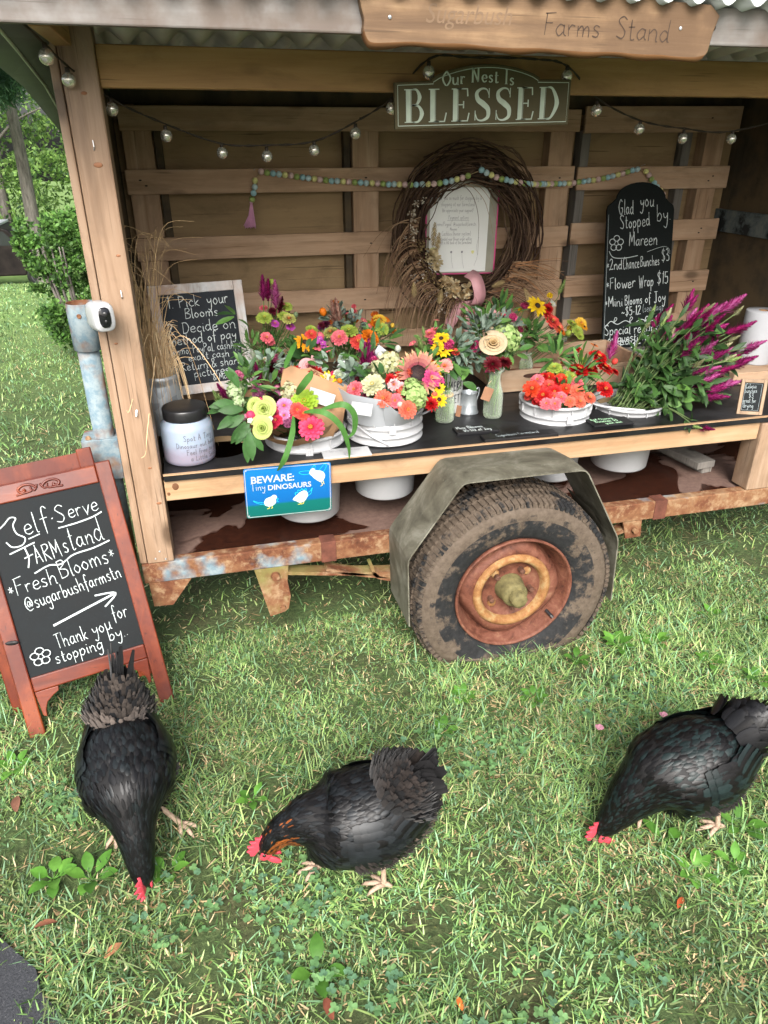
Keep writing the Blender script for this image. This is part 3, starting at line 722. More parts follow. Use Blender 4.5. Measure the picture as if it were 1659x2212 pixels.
for (y, k) in ((.045, .05), (.045, .7), (.038, .92), (.02, 1), (-.02, 1), (-.036, .97), (-.042, .88), (-.0425, .05)):
    rows.append([V(-.257, 2.045, 1.188) + rot @ V(.028 * k * sq(cos(2 * pi * i / 32), .6), y, .038 * k * sq(sin(2 * pi * i / 32), .6)) for i in range(32)])
m.grid(rows, True); m.build('housing', M['white_plastic'], sc_)
m = MB(); m.smooth = True; rows = []
for (y, k) in ((-.040, 1), (-.0445, 1), (-.046, .9), (-.0465, .02)):
    rows.append([V(-.257, 2.045, 1.188) + rot @ V(.015 * k * sq(cos(2 * pi * i / 28), .7), y, .026 * k * sq(sin(2 * pi * i / 28), .7)) for i in range(28)])
m.grid(rows, True); lf = m.build('lens_panel', M['black_gloss'], sc_)
m = MB(); m.smooth = True; m.tube(smooth([(-.262, 2.06, 1.188), (-.285, 2.12, 1.18), (-.315, 2.25, 1.15), (-.325, 2.325, 1.13)], 5), .006, 8); m.build('mount_arm', M['white_plastic'], sc_)
m = MB(); m.smooth = True
for dz, r in ((.008, .007), (-.010, .004)): m.ball(V(-.257, 2.045, 1.188) + rot @ V(0, -.0465, dz), r, r * .3, r, 12, 6)
m.build('lens', M['black_plastic'], lf)
# ------------------------------------------------------------------ single-stroke handwriting
GL = {
'a': (55, "42,44 22,50 3,24 18,1 40,20|43,50 42,12 54,2"), 'b': (52, "5,98 5,0|5,25 25,48 44,28 28,1 6,6"), 'c': (46, "42,40 24,50 4,25 22,1 44,8"),
'd': (55, "42,40 22,50 3,24 20,1 42,20|46,98 43,12 54,1"), 'e': (48, "5,24 40,30 30,50 8,40 6,10 26,0 46,10"), 'f': (38, "40,88 28,100 18,80 16,-20|2,48 34,50"),
'g': (52, "42,42 22,50 4,26 20,4 42,22|44,50 42,-20 26,-42 4,-28"), 'h': (54, "5,98 6,0|6,28 26,50 42,36 43,2 52,1"), 'i': (20, "8,48 8,6 16,0|9,66 10,71"),
'k': (48, "5,98 5,0|38,48 8,22 8,22 42,0"), 'l': (20, "10,100 8,6 18,0"), 'm': (78, "4,50 6,0|6,30 22,50 34,36 35,0|35,30 52,50 64,36 66,0"),
'n': (54, "4,50 6,0|6,30 26,50 42,36 43,2 52,0"), 'o': (50, "24,50 4,26 22,1 43,24 24,50"), 'p': (52, "6,50 4,-42|6,30 26,50 44,28 26,2 6,10"),
'q': (52, "42,42 22,50 4,26 20,4 42,20|44,50 44,-40 54,-30"), 'r': (40, "5,50 6,0|6,28 20,48 38,44"), 's': (42, "36,44 18,50 8,36 32,18 24,1 2,6"),
't': (38, "16,84 16,8 28,0 36,4|2,52 34,54"), 'u': (54, "5,50 8,10 24,1 42,18|44,50 43,8 54,0"), 'v': (46, "3,50 20,0 20,0 42,50"), 'w': (70, "3,50 18,0 34,40 48,0 66,50"),
'x': (44, "4,50 40,0|40,50 4,0"), 'y': (50, "4,50 10,26 24,20 40,34|44,50 38,-10 24,-42 2,-30"),
'A': (66, "3,0 30,100 30,100 56,0|12,36 48,38"), 'B': (62, "8,100 6,0|4,96 40,100 48,76 10,54 10,54 52,40 48,8 4,0"), 'C': (62, "54,84 34,100 6,60 16,8 40,0 58,16"),
'D': (66, "10,98 8,0|2,96 40,94 60,50 40,4 4,0"), 'F': (58, "10,100 6,0|2,98 56,104|7,56 44,58"), 'G': (66, "54,84 32,100 4,50 28,0 56,20 56,44 56,44 32,44"),
'J': (52, "4,96 52,98|30,98 30,16 14,0 2,14"), 'K': (58, "6,100 6,0|50,98 8,50 8,50 54,0"), 'L': (48, "8,100 6,2 6,2 46,4"), 'M': (80, "6,0 10,98 10,98 36,40 36,40 62,98 62,98 70,0"),
'N': (66, "6,0 8,98 8,98 52,2 52,2 54,100"), 'O': (66, "30,100 4,50 30,0 58,50 30,100"), 'P': (58, "8,100 6,0|4,96 42,98 50,70 8,50"), 'R': (62, "8,100 6,0|4,96 42,98 50,74 8,52 8,52 56,0"),
'S': (58, "52,86 30,100 8,78 46,34 34,2 2,12"), 'T': (60, "2,96 58,100|30,98 28,0"), 'V': (60, "4,100 28,0 28,0 56,100"), 'W': (90, "4,100 24,0 24,0 44,70 44,70 60,0 60,0 84,100"),
'0': (52, "26,100 4,50 26,0 46,50 26,100"), '1': (28, "6,84 16,100 16,100 14,0"), '2': (52, "4,80 22,100 42,76 4,2 4,2 50,4"), '3': (48, "4,90 30,100 34,66 14,54 42,40 36,4 2,6"),
'5': (50, "44,98 10,98 10,98 8,56 36,60 44,24 26,0 2,8"), '8': (50, "42,84 24,100 8,80 42,24 24,0 6,22 40,78 42,84"), '$': (54, "44,80 22,92 8,70 42,32 26,6 4,16|27,108 23,-10"),
'*': (38, "18,64 20,24|4,54 34,34|32,58 6,30"), '@': (84, "54,50 36,60 24,36 40,22 54,56 58,22 74,40 60,84 26,82 4,40 26,-2 66,4"), '.': (18, "6,0 9,4"), ',': (20, "8,4 4,-12"),
'-': (34, "4,34 28,36"), '~': (52, "2,26 14,40 30,26 46,40"), '(': (28, "22,104 6,60 8,10 22,-14"), ')': (28, "6,104 22,60 20,10 6,-14"), '&': (60, "56,4 12,70 26,100 40,80 6,24 22,0 54,40"), '/': (36, "4,-8 32,104"), ' ': (32, ""), "'": (16, "8,100 6,84"), '!': (18, "8,100 8,30|8,4 9,0")}
def hand(mb, F, text, u, v, h, th, ang=0.0, track=0.0, wob=1.0, w=0.0012, sx=1.0, taper=True, fit=None):
    """write text in frame F from (u,v); h cap height, th stroke width; returns end u"""
    if fit: sx = max(.3, (fit / h - len(text) * (0.06 + track)) / max(.1, sum(GL.get(c, GL[' '])[0] for c in text) / 100))
    ca, sa = cos(ang), sin(ang); x = 0.0
    for ch in text:
        adv, sd_ = GL.get(ch, GL[' '])
        jy = R.uniform(-.03, .03) * wob; jr = R.uniform(-.05, .05) * wob; js = 1 + R.uniform(-.06, .06) * wob
        for strk in sd_.split('|'):
            if not strk: continue
            P = [tuple(float(q) / 100 for q in p.split(',')) for p in strk.split()]
            P = [((px + jr * py) * sx * js, (py + jy) * js) for px, py in P]
            P = smooth([(a, b, 0) for a, b in P], 4)
            path = []
            for p in P:
                X = (x + p.x) * h; Y_ = p.y * h
                path.append(F(u + X * ca - Y_ * sa, v + X * sa + Y_ * ca, w))
            k = len(path); ww = [th * .90 * R.uniform(.65, 1.2) * (0.7 if taper and i in (0, k - 1) else 1) for i in range(k)]
            mb.ribbon(path, ww, F.n)
        x += (adv / 100 * sx + 0.06 + track) * js
    return u + x * h
def stroke(mb, F, pts, th, w=0.0012, k=5):
    P = smooth([(a, b, 0) for a, b in pts], k); mb.ribbon([F(p.x, p.y, w) for p in P], th, F.n)
def petals5(mb, F, u, v, r, th):
    for k in range(5):
        a = 2 * pi * k / 5 + .3; c = (u + r * .62 * cos(a), v + r * .62 * sin(a))
        stroke(mb, F, [(c[0] + r * .42 * cos(t * 2 * pi / 9 + a + pi), c[1] + r * .36 * sin(t * 2 * pi / 9 + a + pi)) for t in range(10)], th)
def font_text(mb, F, text, u, v, size, w=0.0012, sx=1.0, bold=0.0, align='LEFT', shear=0.0):
    cu = bpy.data.curves.new('t', 'FONT'); cu.body = text; cu.size = size; cu.align_x = align; cu.fill_mode = 'FRONT'; cu.offset = bold; cu.shear = shear; cu.resolution_u = 3
    o = bpy.data.objects.new('t', cu); C.objects.link(o); dg = bpy.context.evaluated_depsgraph_get(); me = bpy.data.meshes.new_from_object(o.evaluated_get(dg))
    base = len(mb.v); mb.v.extend([tuple(F(u + p.co.x * sx, v + p.co.y, w)) for p in me.vertices])
    for p in me.polygons: mb.face([base + i for i in p.vertices])
    bpy.data.objects.remove(o); bpy.data.curves.remove(cu); bpy.data.meshes.remove(me)
def serif(mb, F, word, u, v, h, w=0.0012, tr=0.10):
    """engraved roman capitals for the nest sign: thick and thin strokes with bracket serifs"""
    def ln(p, q, t):
        (x0, y0), (x1, y1) = p, q; mb.ribbon([F(u0 + x0 * h, v + y0 * h, w), F(u0 + x1 * h, v + y1 * h, w)], t * h, F.n)
    def cv(pts, tw):
        P = smooth([(a, b, 0) for a, b in pts], 6); n = len(P)
        mb.ribbon([F(u0 + p.x * h, v + p.y * h, w) for p in P], [h * np.interp(i / (n - 1), np.linspace(0, 1, len(tw)), tw) for i in range(n)], F.n)
    u0 = u
    for ch in word:
        if ch in 'BLED':
            ln((.16, .03), (.16, .97), .17); ln((.27, .03), (.27, .97), .012); ln((.02, .985), (.40, .985), .03); ln((.02, .015), (.40, .015), .03)
        if ch == 'L': ln((.2, .015), (.60, .015), .035); ln((.59, .0), (.66, .28), .045); adv = .70
        if ch == 'E':
            ln((.2, .985), (.58, .985), .035); ln((.59, 1.0), (.61, .76), .045); ln((.2, .015), (.62, .015), .035); ln((.61, 0), (.67, .26), .045); ln((.27, .51), (.46, .51), .035); ln((.46, .62), (.46, .40), .045); adv = .72
        if ch == 'B':
            cv([(.3, .985), (.46, .97), (.56, .76), (.46, .55), (.28, .52)], (.03, .07, .14, .07, .03)); cv([(.28, .52), (.52, .49), (.64, .27), (.52, .04), (.3, .015)], (.03, .07, .15, .07, .03)); adv = .74
        if ch == 'D': cv([(.3, .985), (.52, .94), (.72, .5), (.52, .06), (.3, .015)], (.03, .08, .17, .08, .03)); adv = .86
        if ch == 'S':
            cv([(.54, .80), (.46, .95), (.28, .98), (.10, .86), (.14, .66), (.34, .52), (.52, .36), (.52, .12), (.32, .015), (.14, .05), (.06, .22)], (.03, .04, .06, .12, .16, .18, .16, .12, .06, .04, .03))
            ln((.55, .70), (.55, .99), .03); ln((.05, .02), (.05, .32), .03); adv = .66
        u0 += (adv + tr) * h
    return u0

# ------------------------------------------------------------------ sandwich board
A_ = radians(9.93); tl = .069
bx = V(cos(A_) * cos(tl), sin(A_) * cos(tl), sin(tl)); nn = V(-sin(A_), cos(A_), 0)
FLp = V(-.641, 1.8155, -.012); W_ = .427
upv = (nn * .324 + V(0, 0, .700)); H_ = upv.length
F = frame(FLp, bx, upv)
sb = thing('sandwich_board', 'red stained wooden A-frame chalkboard pointing right to the farm stand', 'chalkboard sign', (-.43, 1.95, 0))
ST = .045
m = MB(); m.fbox(F, 0, ST, 0, H_, -.022, 0); m.build('side_stile', M['redwood'], sb, bevel=.004)
m = MB(); m.fbox(F, W_ - ST, W_, -.03, H_ + .004, -.022, 0); m.build('side_stile', M['redwood'], sb, bevel=.004)
m = MB(); m.fbox(F, ST + .0005, W_ - ST - .0005, H_ - .058, H_ - .003, -.021, -.0015); tr_ = m.build('top_rail', M['redwood_x'], sb, bevel=.004)
m = MB(); m.fbox(F, ST + .0005, W_ - ST - .0005, .140, .186, -.021, -.0015); m.build('bottom_rail', M['redwood_x'], sb, bevel=.004)
m = MB(); m.smooth = True
for s in (-1, 1):
    c0 = W_ / 2
    for (pts, r) in (([(.006, -.004), (.02, .012), (.042, .016), (.058, .004), (.052, -.009), (.040, -.006), (.044, .002)], .0042), ([(.004, .010), (.012, -.008), (.018, -.010)], .0035), ([(.024, .006), (.022, -.008), (.030, -.012), (.05, -.014), (.066, -.016)], .0035)):
        m.tube([F(c0 + s * p.x, H_ - .030 + p.y * .8, 0) for p in smooth([(a, b, 0) for a, b in pts], 4)], r, 6)
m.build('carved_scroll', M['redwood_x'], tr_)
for s in (0, 1):                                       # curved corner brackets
    m = MB(); o = []
    for t in range(9):
        a = pi / 2 * t / 8; o.append((.062 - .058 * sin(a) * .9, .062 * (1 - cos(a)) * 1.25))
    ol = [(0, 0)] + [(.006, -.075), (.016, -.082), (.018, -.06), (.028, -.038), (.05, -.022), (.066, -.014), (.068, 0)]
    ol = [((ST + .001 + a) if s == 0 else (W_ - ST - .001 - a), .1395 + b) for a, b in ol]
    if s == 1: ol = ol[::-1]
    m.prism(ol[::-1], F, -.018, -.003); m.build('corner_bracket', M['redwood_x'], sb, bevel=.002)
m = MB(); m.fbox(F, ST - .004, W_ - ST + .004, .185, H_ - .052, -.014, -.008); pn = m.build('panel', M['slate'], sb)
# back leaf of the A-frame
Bb = V(-.735, 2.02 + .52, -.01); top = FLp + upv - nn * -.03
F2 = frame(FLp + nn * .135 + V(-.045, 0, .0), bx, upv - nn * .09)
m = MB(); m.fbox(F2, 0, ST, 0, H_, -.01, .012); m.build('back_leg', M['redwood'], sb, bevel=.004)
m = MB(); m.fbox(F2, W_ - ST, W_, 0, H_, -.01, .012); m.build('back_leg', M['redwood'], sb, bevel=.004)
m = MB(); m.fbox(F2, ST, W_ - ST, .08, H_ - .01, -.004, .006); m.build('back_panel', M['redwood'], sb)
m = MB(); m.ball(F(.026, .305, .0015), .020, .004, .008, 10, 5); m.build('stile_split', M['black_plastic'], sb)
# writing
P0, P1, Q0, Q1 = ST, W_ - ST, .186, H_ - .058; pw = P1 - P0; ph = Q1 - Q0
def G(s, t): return P0 + s * pw, Q1 - t * ph
m = MB(); wz = -.0068; a5 = 0.03
def W2(txt, s, t, h, th=.0027, ang=a5, **k): uu, vv = G(s, t); return hand(m, F, txt, uu, vv, h, th, ang, w=wz, **k)
def S2(pts, th=.0032): stroke(m, F, [G(*p) for p in pts], th, wz)
def W2f(txt, s0, s1, t, h, **k): return W2(txt, s0, t, h, fit=(s1 - s0) * pw, **k)
S2([(.03, .125), (.07, .14), (.14, .115), (.20, .085), (.245, .095), (.21, .13), (.22, .18), (.275, .215), (.24, .25), (.16, .25), (.12, .215)], .0036)
W2f('e', .285, .37, .200, .060); W2f('l', .375, .42, .200, .066); W2f('f', .43, .52, .195, .072); S2([(.53, .14), (.535, .144)], .0045)
W2f('S', .56, .66, .175, .055, ang=.05); W2f('erve', .67, .95, .165, .052, ang=.05)
S2([(.30, .225), (.40, .212)]); S2([(.56, .205), (.72, .200), (.86, .188), (.95, .17)], .0042)
S2([(.12, .285), (.34, .252)], .004); S2([(.25, .27), (.26, .33), (.235, .385)], .004); S2([(.225, .328), (.30, .315)], .0035)
W2f('ARM', .31, .54, .375, .050, ang=.06); W2f('s', .555, .61, .355, .058, ang=.05); W2f('t', .615, .675, .350, .085); W2f('an', .675, .83, .343, .058, ang=.05); W2f('d', .835, .93, .335, .078, ang=.05)
S2([(.27, .425), (.40, .40), (.50, .41), (.62, .375), (.80, .365), (.95, .345)], .0042)
W2f('*Fresh', .03, .44, .525, .050, ang=.06); W2f('Blooms*', .47, .97, .495, .054, ang=.09)
W2f('@sugarbushfarmstn', .13, .98, .625, .044, th=.0026, ang=.10)
S2([(.30, .745), (.86, .66)], .0062); S2([(.70, .640), (.88, .657), (.76, .72)], .0050)
W2f('Thank', .28, .56, .885, .047, ang=.05); W2f('you', .60, .78, .865, .046, ang=.06); W2f('for', .80, .95, .815, .050, ang=.06)
W2f('stopping', .24, .66, .965, .040, ang=.04); W2f('by..', .72, .90, .925, .040, ang=.04)
uu, vv = G(.135, .895); petals5(m, F, uu, vv, .028, .0026)
m.build('chalk_writing', M['chalk'], pn, fix=False)

# ------------------------------------------------------------------ tin warning sign
F = frame((.072, YF - .004, .5145), (.2785, 0, -.004), (0, 0, 1)); Wd, Hd = .2775, .174
bs = thing('warning_sign', 'blue and green metal sign reading beware tiny dinosaurs on the skirt board', 'metal sign', (.21, YF - .004, .515))
def rrect(x0, x1, y0, y1, r, k=4):
    o = []
    for (cx, cy, a0) in ((x1 - r, y0 + r, -pi / 2), (x1 - r, y1 - r, 0), (x0 + r, y1 - r, pi / 2), (x0 + r, y0 + r, pi)):
        for i in range(k + 1): a = a0 + pi / 2 * i / k; o.append((cx + r * cos(a), cy + r * sin(a)))
    return o
def dino_m():
    N = NT('printed_blue_green_tin', 0.3, 0.5); tc = N.node('ShaderNodeTexCoord'); sx = N.node('ShaderNodeSeparateXYZ'); N.link(tc.outputs['Object'], sx.inputs[0])
    n = N.noise(N.co(), 25, 4); f = N.math('ADD', sx.outputs['Z'], N.math('MULTIPLY', n, 0.006))
    N.set('Base Color', N.ramp(f, [(0.000, (.002, .09, .075)), (0.044, (.002, .10, .088)), (0.049, (.003, .085, .27)), (0.16, (.004, .125, .36))])); return N.m
m = MB(); m.prism(rrect(0, Wd, 0, Hd, .008), F, 0, .0022); pl = m.build('plate', dino_m(), bs)
m = MB()
b = rrect(.0035, Wd - .0035, .0035, Hd - .0035, .006); b.append(b[0])
m.ribbon([F(a, c, .0030) for a, c in b], .0016, F.n)
m.col = (.03, .75, .80); pl2 = m
font_text(m, F, 'BEWARE:', .020, .122, .034, .0032, 1.0, .0007)
font_text(m, F, 'DINOSAURS', .072, .0945, .0255, .0032, 1.0, .0005)
m.build('lettering', M['paper'], bs, fix=False)
m = MB(); hand(m, F, 'Tiny', .020, .096, .026, .0022, .04, w=.0032, sx=.85); m.build('lettering', M['paper'], bs, fix=False)
def blob(m, F, pts, w, k=4):
    P = smooth([(a, b, 0) for a, b in pts + [pts[0]]], k)[:-1]; c = sum(P, Vector()) / len(P)
    ids = m.pts([F(p.x, p.y, w) for p in P]); ci = m.pts([F(c.x, c.y, w)])[0]
    for i in range(len(ids)): m.face((ids[i], ids[(i + 1) % len(ids)], ci))
m = MB()
bird1 = [(.060, .042), (.058, .054), (.066, .066), (.080, .071), (.090, .077), (.098, .073), (.100, .066), (.096, .060), (.096, .050), (.088, .041), (.074, .036)]
bird2 = [(.150, .052), (.154, .060), (.166, .070), (.176, .078), (.190, .082), (.199, .074), (.200, .062), (.194, .052), (.186, .042), (.172, .040), (.162, .046)]
bird3 = [(.206, .140), (.212, .154), (.222, .158), (.228, .150), (.240, .148), (.252, .142), (.258, .130), (.254, .116), (.246, .106), (.234, .112), (.222, .122), (.214, .132)]
pale_ = plain('pale_print', (.46, .52, .54), .4)
for b in (bird1, bird2, bird3): m = MB(); blob(m, F, b, .0031); m.build('chick_print', pale_, bs, fix=False)
m = MB(); dl = .0008
def ln(pts, th=.0012): stroke(m, F, pts, th, .0033)
ln([(.060, .052), (.040, .055), (.024, .062), (.040, .050), (.064, .046)]); ln([(.098, .060), (.104, .062), (.100, .054), (.105, .050)])
ln([(.160, .068), (.160, .078), (.168, .076), (.168, .086), (.176, .082), (.180, .090), (.186, .084), (.194, .088), (.196, .078)]); ln([(.198, .072), (.210, .080), (.215, .090), (.210, .070), (.200, .062)])
ln([(.212, .140), (.190, .138), (.174, .146), (.186, .150), (.212, .150)]); ln([(.226, .152), (.226, .168), (.216, .160)]); ln([(.240, .150), (.258, .170), (.262, .158), (.252, .142)])
m.build('dinosaur_outline', plain('turquoise_line', (.02, .52, .60), .4), bs, fix=False)
m = MB()
ln([(.074, .038), (.073, .030), (.066, .029)], .0016); ln([(.082, .038), (.084, .031), (.078, .030)], .0016); ln([(.176, .042), (.174, .036), (.166, .034)], .0016); ln([(.186, .044), (.184, .036), (.176, .034)], .0016)
ln([(.246, .108), (.248, .096), (.242, .092)], .0016); ln([(.252, .110), (.254, .098)], .0016)
m.build('chick_feet', plain('yellow_print', (.75, .55, .06), .4), bs, fix=False)
m = MB(); m.smooth = False
for (u, v) in ((.008, Hd - .008), (Wd - .008, Hd - .008), (.008, .008), (Wd - .008, .008)): m.ball(F(u, v, .0025), .0025, .0015, .0025, 8, 4)
m.build('corner_screw', M['tin'], bs)

# ------------------------------------------------------------------ "Our nest is blessed"
F = frame((.550, YF - .026, 1.6245), (.493, 0, .0135), (0, 0, 1)); Wn, Hn = .494, .107
ns = thing('nest_sign', 'arched olive sign reading our nest is blessed hung on the header beam', 'wall sign', (.80, YF - .02, 1.62))
def arch(x0, x1, y0, y1, ytop, a, b, n=18):
    o = [(x0, y0), (x1, y0), (x1, y1), (b, y1 + .002)]
    for i in range(n + 1):
        t = i / n; x = b + (a - b) * t; o.append((x, y1 + .006 + (ytop - y1 - .006) * sin(pi * t) ** .75))
    o += [(a, y1 + .002), (x0, y1)]; return o
m = MB(); m.prism(arch(0, Wn, 0, Hn, .145, .098, .402), F, 0, .014); m.build('sign_board', M['olive'], ns, bevel=.002)
m = MB(); bd = arch(.008, Wn - .008, .008, Hn - .007, .137, .104, .396); bd.append(bd[0]); m.ribbon([F(a, c, .0155) for a, c in bd], .0016, F.n); m.build('border_line', M['sage'], ns, fix=False)
m = MB(); serif(m, F, 'BLESSED', .024, .015, .076, .0155, .125); m.build('lettering', M['sage'], ns, fix=False)
m = MB()
def serif_small(txt, u, v, h):
    for ch in txt:
        adv, sd_ = GL.get(ch, GL[' '])
        for strk in sd_.split('|'):
            if not strk: continue
            P = smooth([(float(p.split(',')[0]) / 100, float(p.split(',')[1]) / 100, 0) for p in strk.split()], 5); k = len(P); path = [F(u + p.x * h, v + p.y * h, .0155) for p in P]
            ww = []
            for i in range(k):
                t = (P[min(i + 1, k - 1)] - P[max(i - 1, 0)]); ww.append(h * (.045 + .10 * abs(t.y) / max(1e-6, t.length)))
            m.ribbon(path, ww, F.n)
        u += (adv / 100 + .10) * h
    return u
GLx = {'O': (76, "36,100 4,50 36,0 70,50 36,100"), 'u': (58, "6,50 8,12 26,1 44,18|46,50 45,0|0,50 10,50|40,50 48,50|42,0 56,0"), 'r': (42, "8,50 8,0|8,28 20,48 38,44|0,50 10,50|0,0 20,0"), 'N': (80, "12,0 12,98|12,98 60,2|60,2 60,100|2,98 18,98|2,0 22,0|50,100 70,100"), 'e': (50, "8,28 42,28 34,48 14,46 5,24 22,0 44,10"), 's': (42, "34,42 18,50 8,36 32,16 20,1 4,8"), 't': (36, "14,76 14,8 24,0 34,6|2,50 32,50"), 'I': (36, "16,100 16,0|4,100 28,100|4,0 28,0")}
_bk = dict(GL); GL.update(GLx)
u_ = .128
for ch, dz in zip('Our Nest Is', (0, .002, .004, 0, .007, .007, .006, .005, 0, .002, -.001)):
    u_ = serif_small(ch, u_, .0975 + dz, .0320)
GL.clear(); GL.update(_bk)
m.build('lettering', M['sage'], ns, fix=False)

# ------------------------------------------------------------------ live edge name board
F = frame((.387, 1.7235, 1.70), (1, 0, 0), (0, 0, 1))
lv = thing('name_board', 'rough live edge slab with faint carved farm stand lettering on the fascia', 'wooden sign', (.8, 1.735, 1.77))
bot = [(.0, .140), (.006, .118), (.004, .100), (.012, .082), (.025, .076), (.06, .077), (.11, .0795), (.16, .078), (.22, .079), (.28, .075), (.34, .0735), (.40, .075), (.46, .072), (.52, .0705), (.58, .072), (.64, .069), (.70, .069), (.74, .0665), (.79, .0665), (.812, .0715), (.822, .08)]
topE = [(.828, .12), (.838, .152), (.81, .172), (.6, .178), (.35, .176), (.1, .178), (-.006, .172)]
P = [(p.x, p.y) for p in smooth([(a, b, 0) for a, b in bot], 3)] + topE
m = MB(); m.prism(P, F, -.024, 0); m.build('slab', M['slab'], lv, bevel=.003)
bot2 = [(p.x, p.y) for p in smooth([(a, b, 0) for a, b in bot[2:-1]], 3)]
m = MB(); m.smooth = True
m.grid([[F(a, b + .004, .0015) for a, b in bot2], [F(a, b - .002, -.001) for a, b in bot2], [F(a, b - .005 - .003 * sin(a * 40), -.012) for a, b in bot2], [F(a, b - .002, -.026) for a, b in bot2]])
m.build('bark_edge', M['bark'], lv)
m = MB(); font_text(m, F, 'Sugarbush', .135, .118, .050, .0006, .95, 0, shear=.25); m.build('carved_lettering', plain('faint_carving', (.155, .10, .06), .8), lv, fix=False)
m = MB(); hand(m, F, 'Farms', .405, .104, .042, .0030, -.02, fit=.14, w=.0007); m.build('carved_lettering', M['carved'], lv, fix=False); m = MB(); hand(m, F, 'Stand', .580, .101, .044, .0034, -.02, fit=.14, w=.0007); m.build('carved_lettering', M['carved'], lv, fix=False)
m = MB(); m.ball((1.225, 1.752 - .003, 1.832), .012, .003, .009); m.build('knot', M['board_black'], lv)
m = MB()
for u in (.06, .74): m.ball(F(u, .125, .001), .004, .002, .004, 8, 4)
m.build('screw_head', M['tin'], lv)

# ------------------------------------------------------------------ arched price chalkboard
F = frame((1.790, 2.96, .742), (.337, 0, -.004), (.014, .13, .60)); Wm = .338; Hs = .598
mn = thing('menu_chalkboard', 'tall black chalkboard with arched top listing flower prices leaning behind the celosia', 'chalkboard', (1.96, 2.98, .74))
o = [(0, 0), (Wm, 0), (Wm, Hs), (Wm - .006, Hs + .018), (Wm - .03, Hs + .034), (Wm - .042, Hs + .046)]
for i in range(15): a = pi * i / 14; o.append((Wm / 2 + (Wm / 2 - .046) * cos(a), Hs + .046 + .068 * sin(a)))
o += [(.042, Hs + .046), (.03, Hs + .034), (.006, Hs + .018), (0, Hs)]
m = MB(); m.prism(o, F, -.010, 0); bd = m.build('board', M['slate2'], mn, bevel=.003)
m = MB(); m.ribbon([F(.008, .02, .0008), F(.008, Hs - .02, .0008)], .0015, F.n); m.ribbon([F(.01, .012, .0008), F(.2, .012, .0008)], .0012, F.n); m.build('edge_wear', M['chalkdim'], bd, fix=False)
m = MB(); t_ = .0038
def W3(txt, s, t, h, th=t_, ang=.05, **k): return hand(m, F, txt, s * Wm, Hs - t * Hs, h, th, ang, **k)
def W3f(txt, s0, s1, t, h, th=t_, ang=.05, **k): return W3(txt, s0, t, h, th, ang, fit=(s1 - s0) * Wm, **k)
W3f('Glad', .17, .40, .035, .060); W3f('you', .48, .70, -.015, .060); W3f('Stopped', .20, .66, .135, .058, ang=.10); W3f('by.', .74, .97, .085, .070, ang=.08)
uu, vv = .13 * Wm, Hs - .235 * Hs; petals5(m, F, uu + .008, vv, .034, .003)
W3f('Mareen', .34, .78, .255, .056, ang=.03)
S3 = lambda pts, th=.0028: stroke(m, F, [(a * Wm, Hs - b * Hs) for a, b in pts], th)
S3([(.05, .29), (.12, .335), (.30, .34), (.48, .325)]); S3([(.62, .30), (.85, .265), (.95, .28), (.97, .32)], .0014)
W3f('*2nd', .02, .26, .425, .044); W3f('Chance', .27, .52, .42, .052, .0030); W3f('Bunches', .53, .83, .405, .045, .0032); W3f('$3', .85, .98, .375, .055, ang=.10)
W3f('*Flower', .03, .48, .565, .050); W3f('Wrap', .52, .76, .555, .052); W3f('$15', .80, .98, .54, .054)
W3f('*Mini', .02, .30, .695, .044); W3f('Blooms', .32, .60, .685, .044); W3f('of', .63, .73, .675, .044); W3f('Joy', .77, .95, .675, .050)
W3f('~$5-12', .28, .58, .765, .040)
S3([(.05, .835), (.12, .80), (.22, .825), (.34, .80), (.46, .825), (.58, .795), (.70, .815), (.86, .79)], .003); 
for a in (.16, .40, .64, .80): S3([(a, .815), (a + .05, .785), (a + .02, .775), (a, .815)], .003)
W3f('Special requests', .03, .98, .905, .046, ang=.03); W3f('or questions w/', .08, .92, .965, .040, ang=.03)
m.build('chalk_writing', M['chalk'], bd, fix=False)
m = MB(); hand(m, F, '(see tag)', .60 * Wm, Hs - .74 * Hs, .034, .0018, .05, sx=.72); m.build('faint_chalk_writing', M['chalkdim'], bd, fix=False)
m = MB(); W3f('message', .03, .60, 1.015 - .03, .040, ang=.02); m.build('chalk_writing', M['chalk'], bd, fix=False)

# ------------------------------------------------------------------ framed steps chalkboard
F = frame((-.158, 2.66, .758), (.335, .06, 0), (.018, .085, .385)); Wc, Hc = .340, .393; fw = .034
fc = thing('framed_chalkboard', 'whitewashed framed chalkboard with pick your blooms steps behind the dried grass', 'chalkboard', (0, 2.7, .70))
for (a, b, c, d, nm) in ((0, fw, 0, Hc, 'z'), (Wc - fw, Wc, 0, Hc, 'z')):
    m = MB(); m.fbox(F, a, b, c, d, -.014, 0); m.build('frame_side', M['white_wash'], fc, bevel=.003)
for (c, d) in ((0, fw), (Hc - fw, Hc)):
    m = MB(); m.fbox(F, fw + .0004, Wc - fw - .0004, c, d, -.0135, -.0012); m.build('frame_rail', M['white_wash'], fc, bevel=.003)
m = MB(); m.fbox(F, fw - .002, Wc - fw + .002, fw - .002, Hc - fw + .002, -.010, -.006); bd = m.build('board', chalkboard('blue_grey_chalkboard', (.012, .014, .018), (.030, .036, .044)), fc)
m = MB(); wz = -.0050; iw = Wc - 2 * fw; ih = Hc - 2 * fw
def W4(txt, s, t, h, th=.0032, ang=.02, **k): return hand(m, F, txt, fw + s * iw, Hc - fw - t * ih, h, th, ang, w=wz, **k)
def W4f(txt, s0, s1, t, h, th=.0032, **k): return W4(txt, s0, t, h, th, fit=(s1 - s0) * iw, **k)
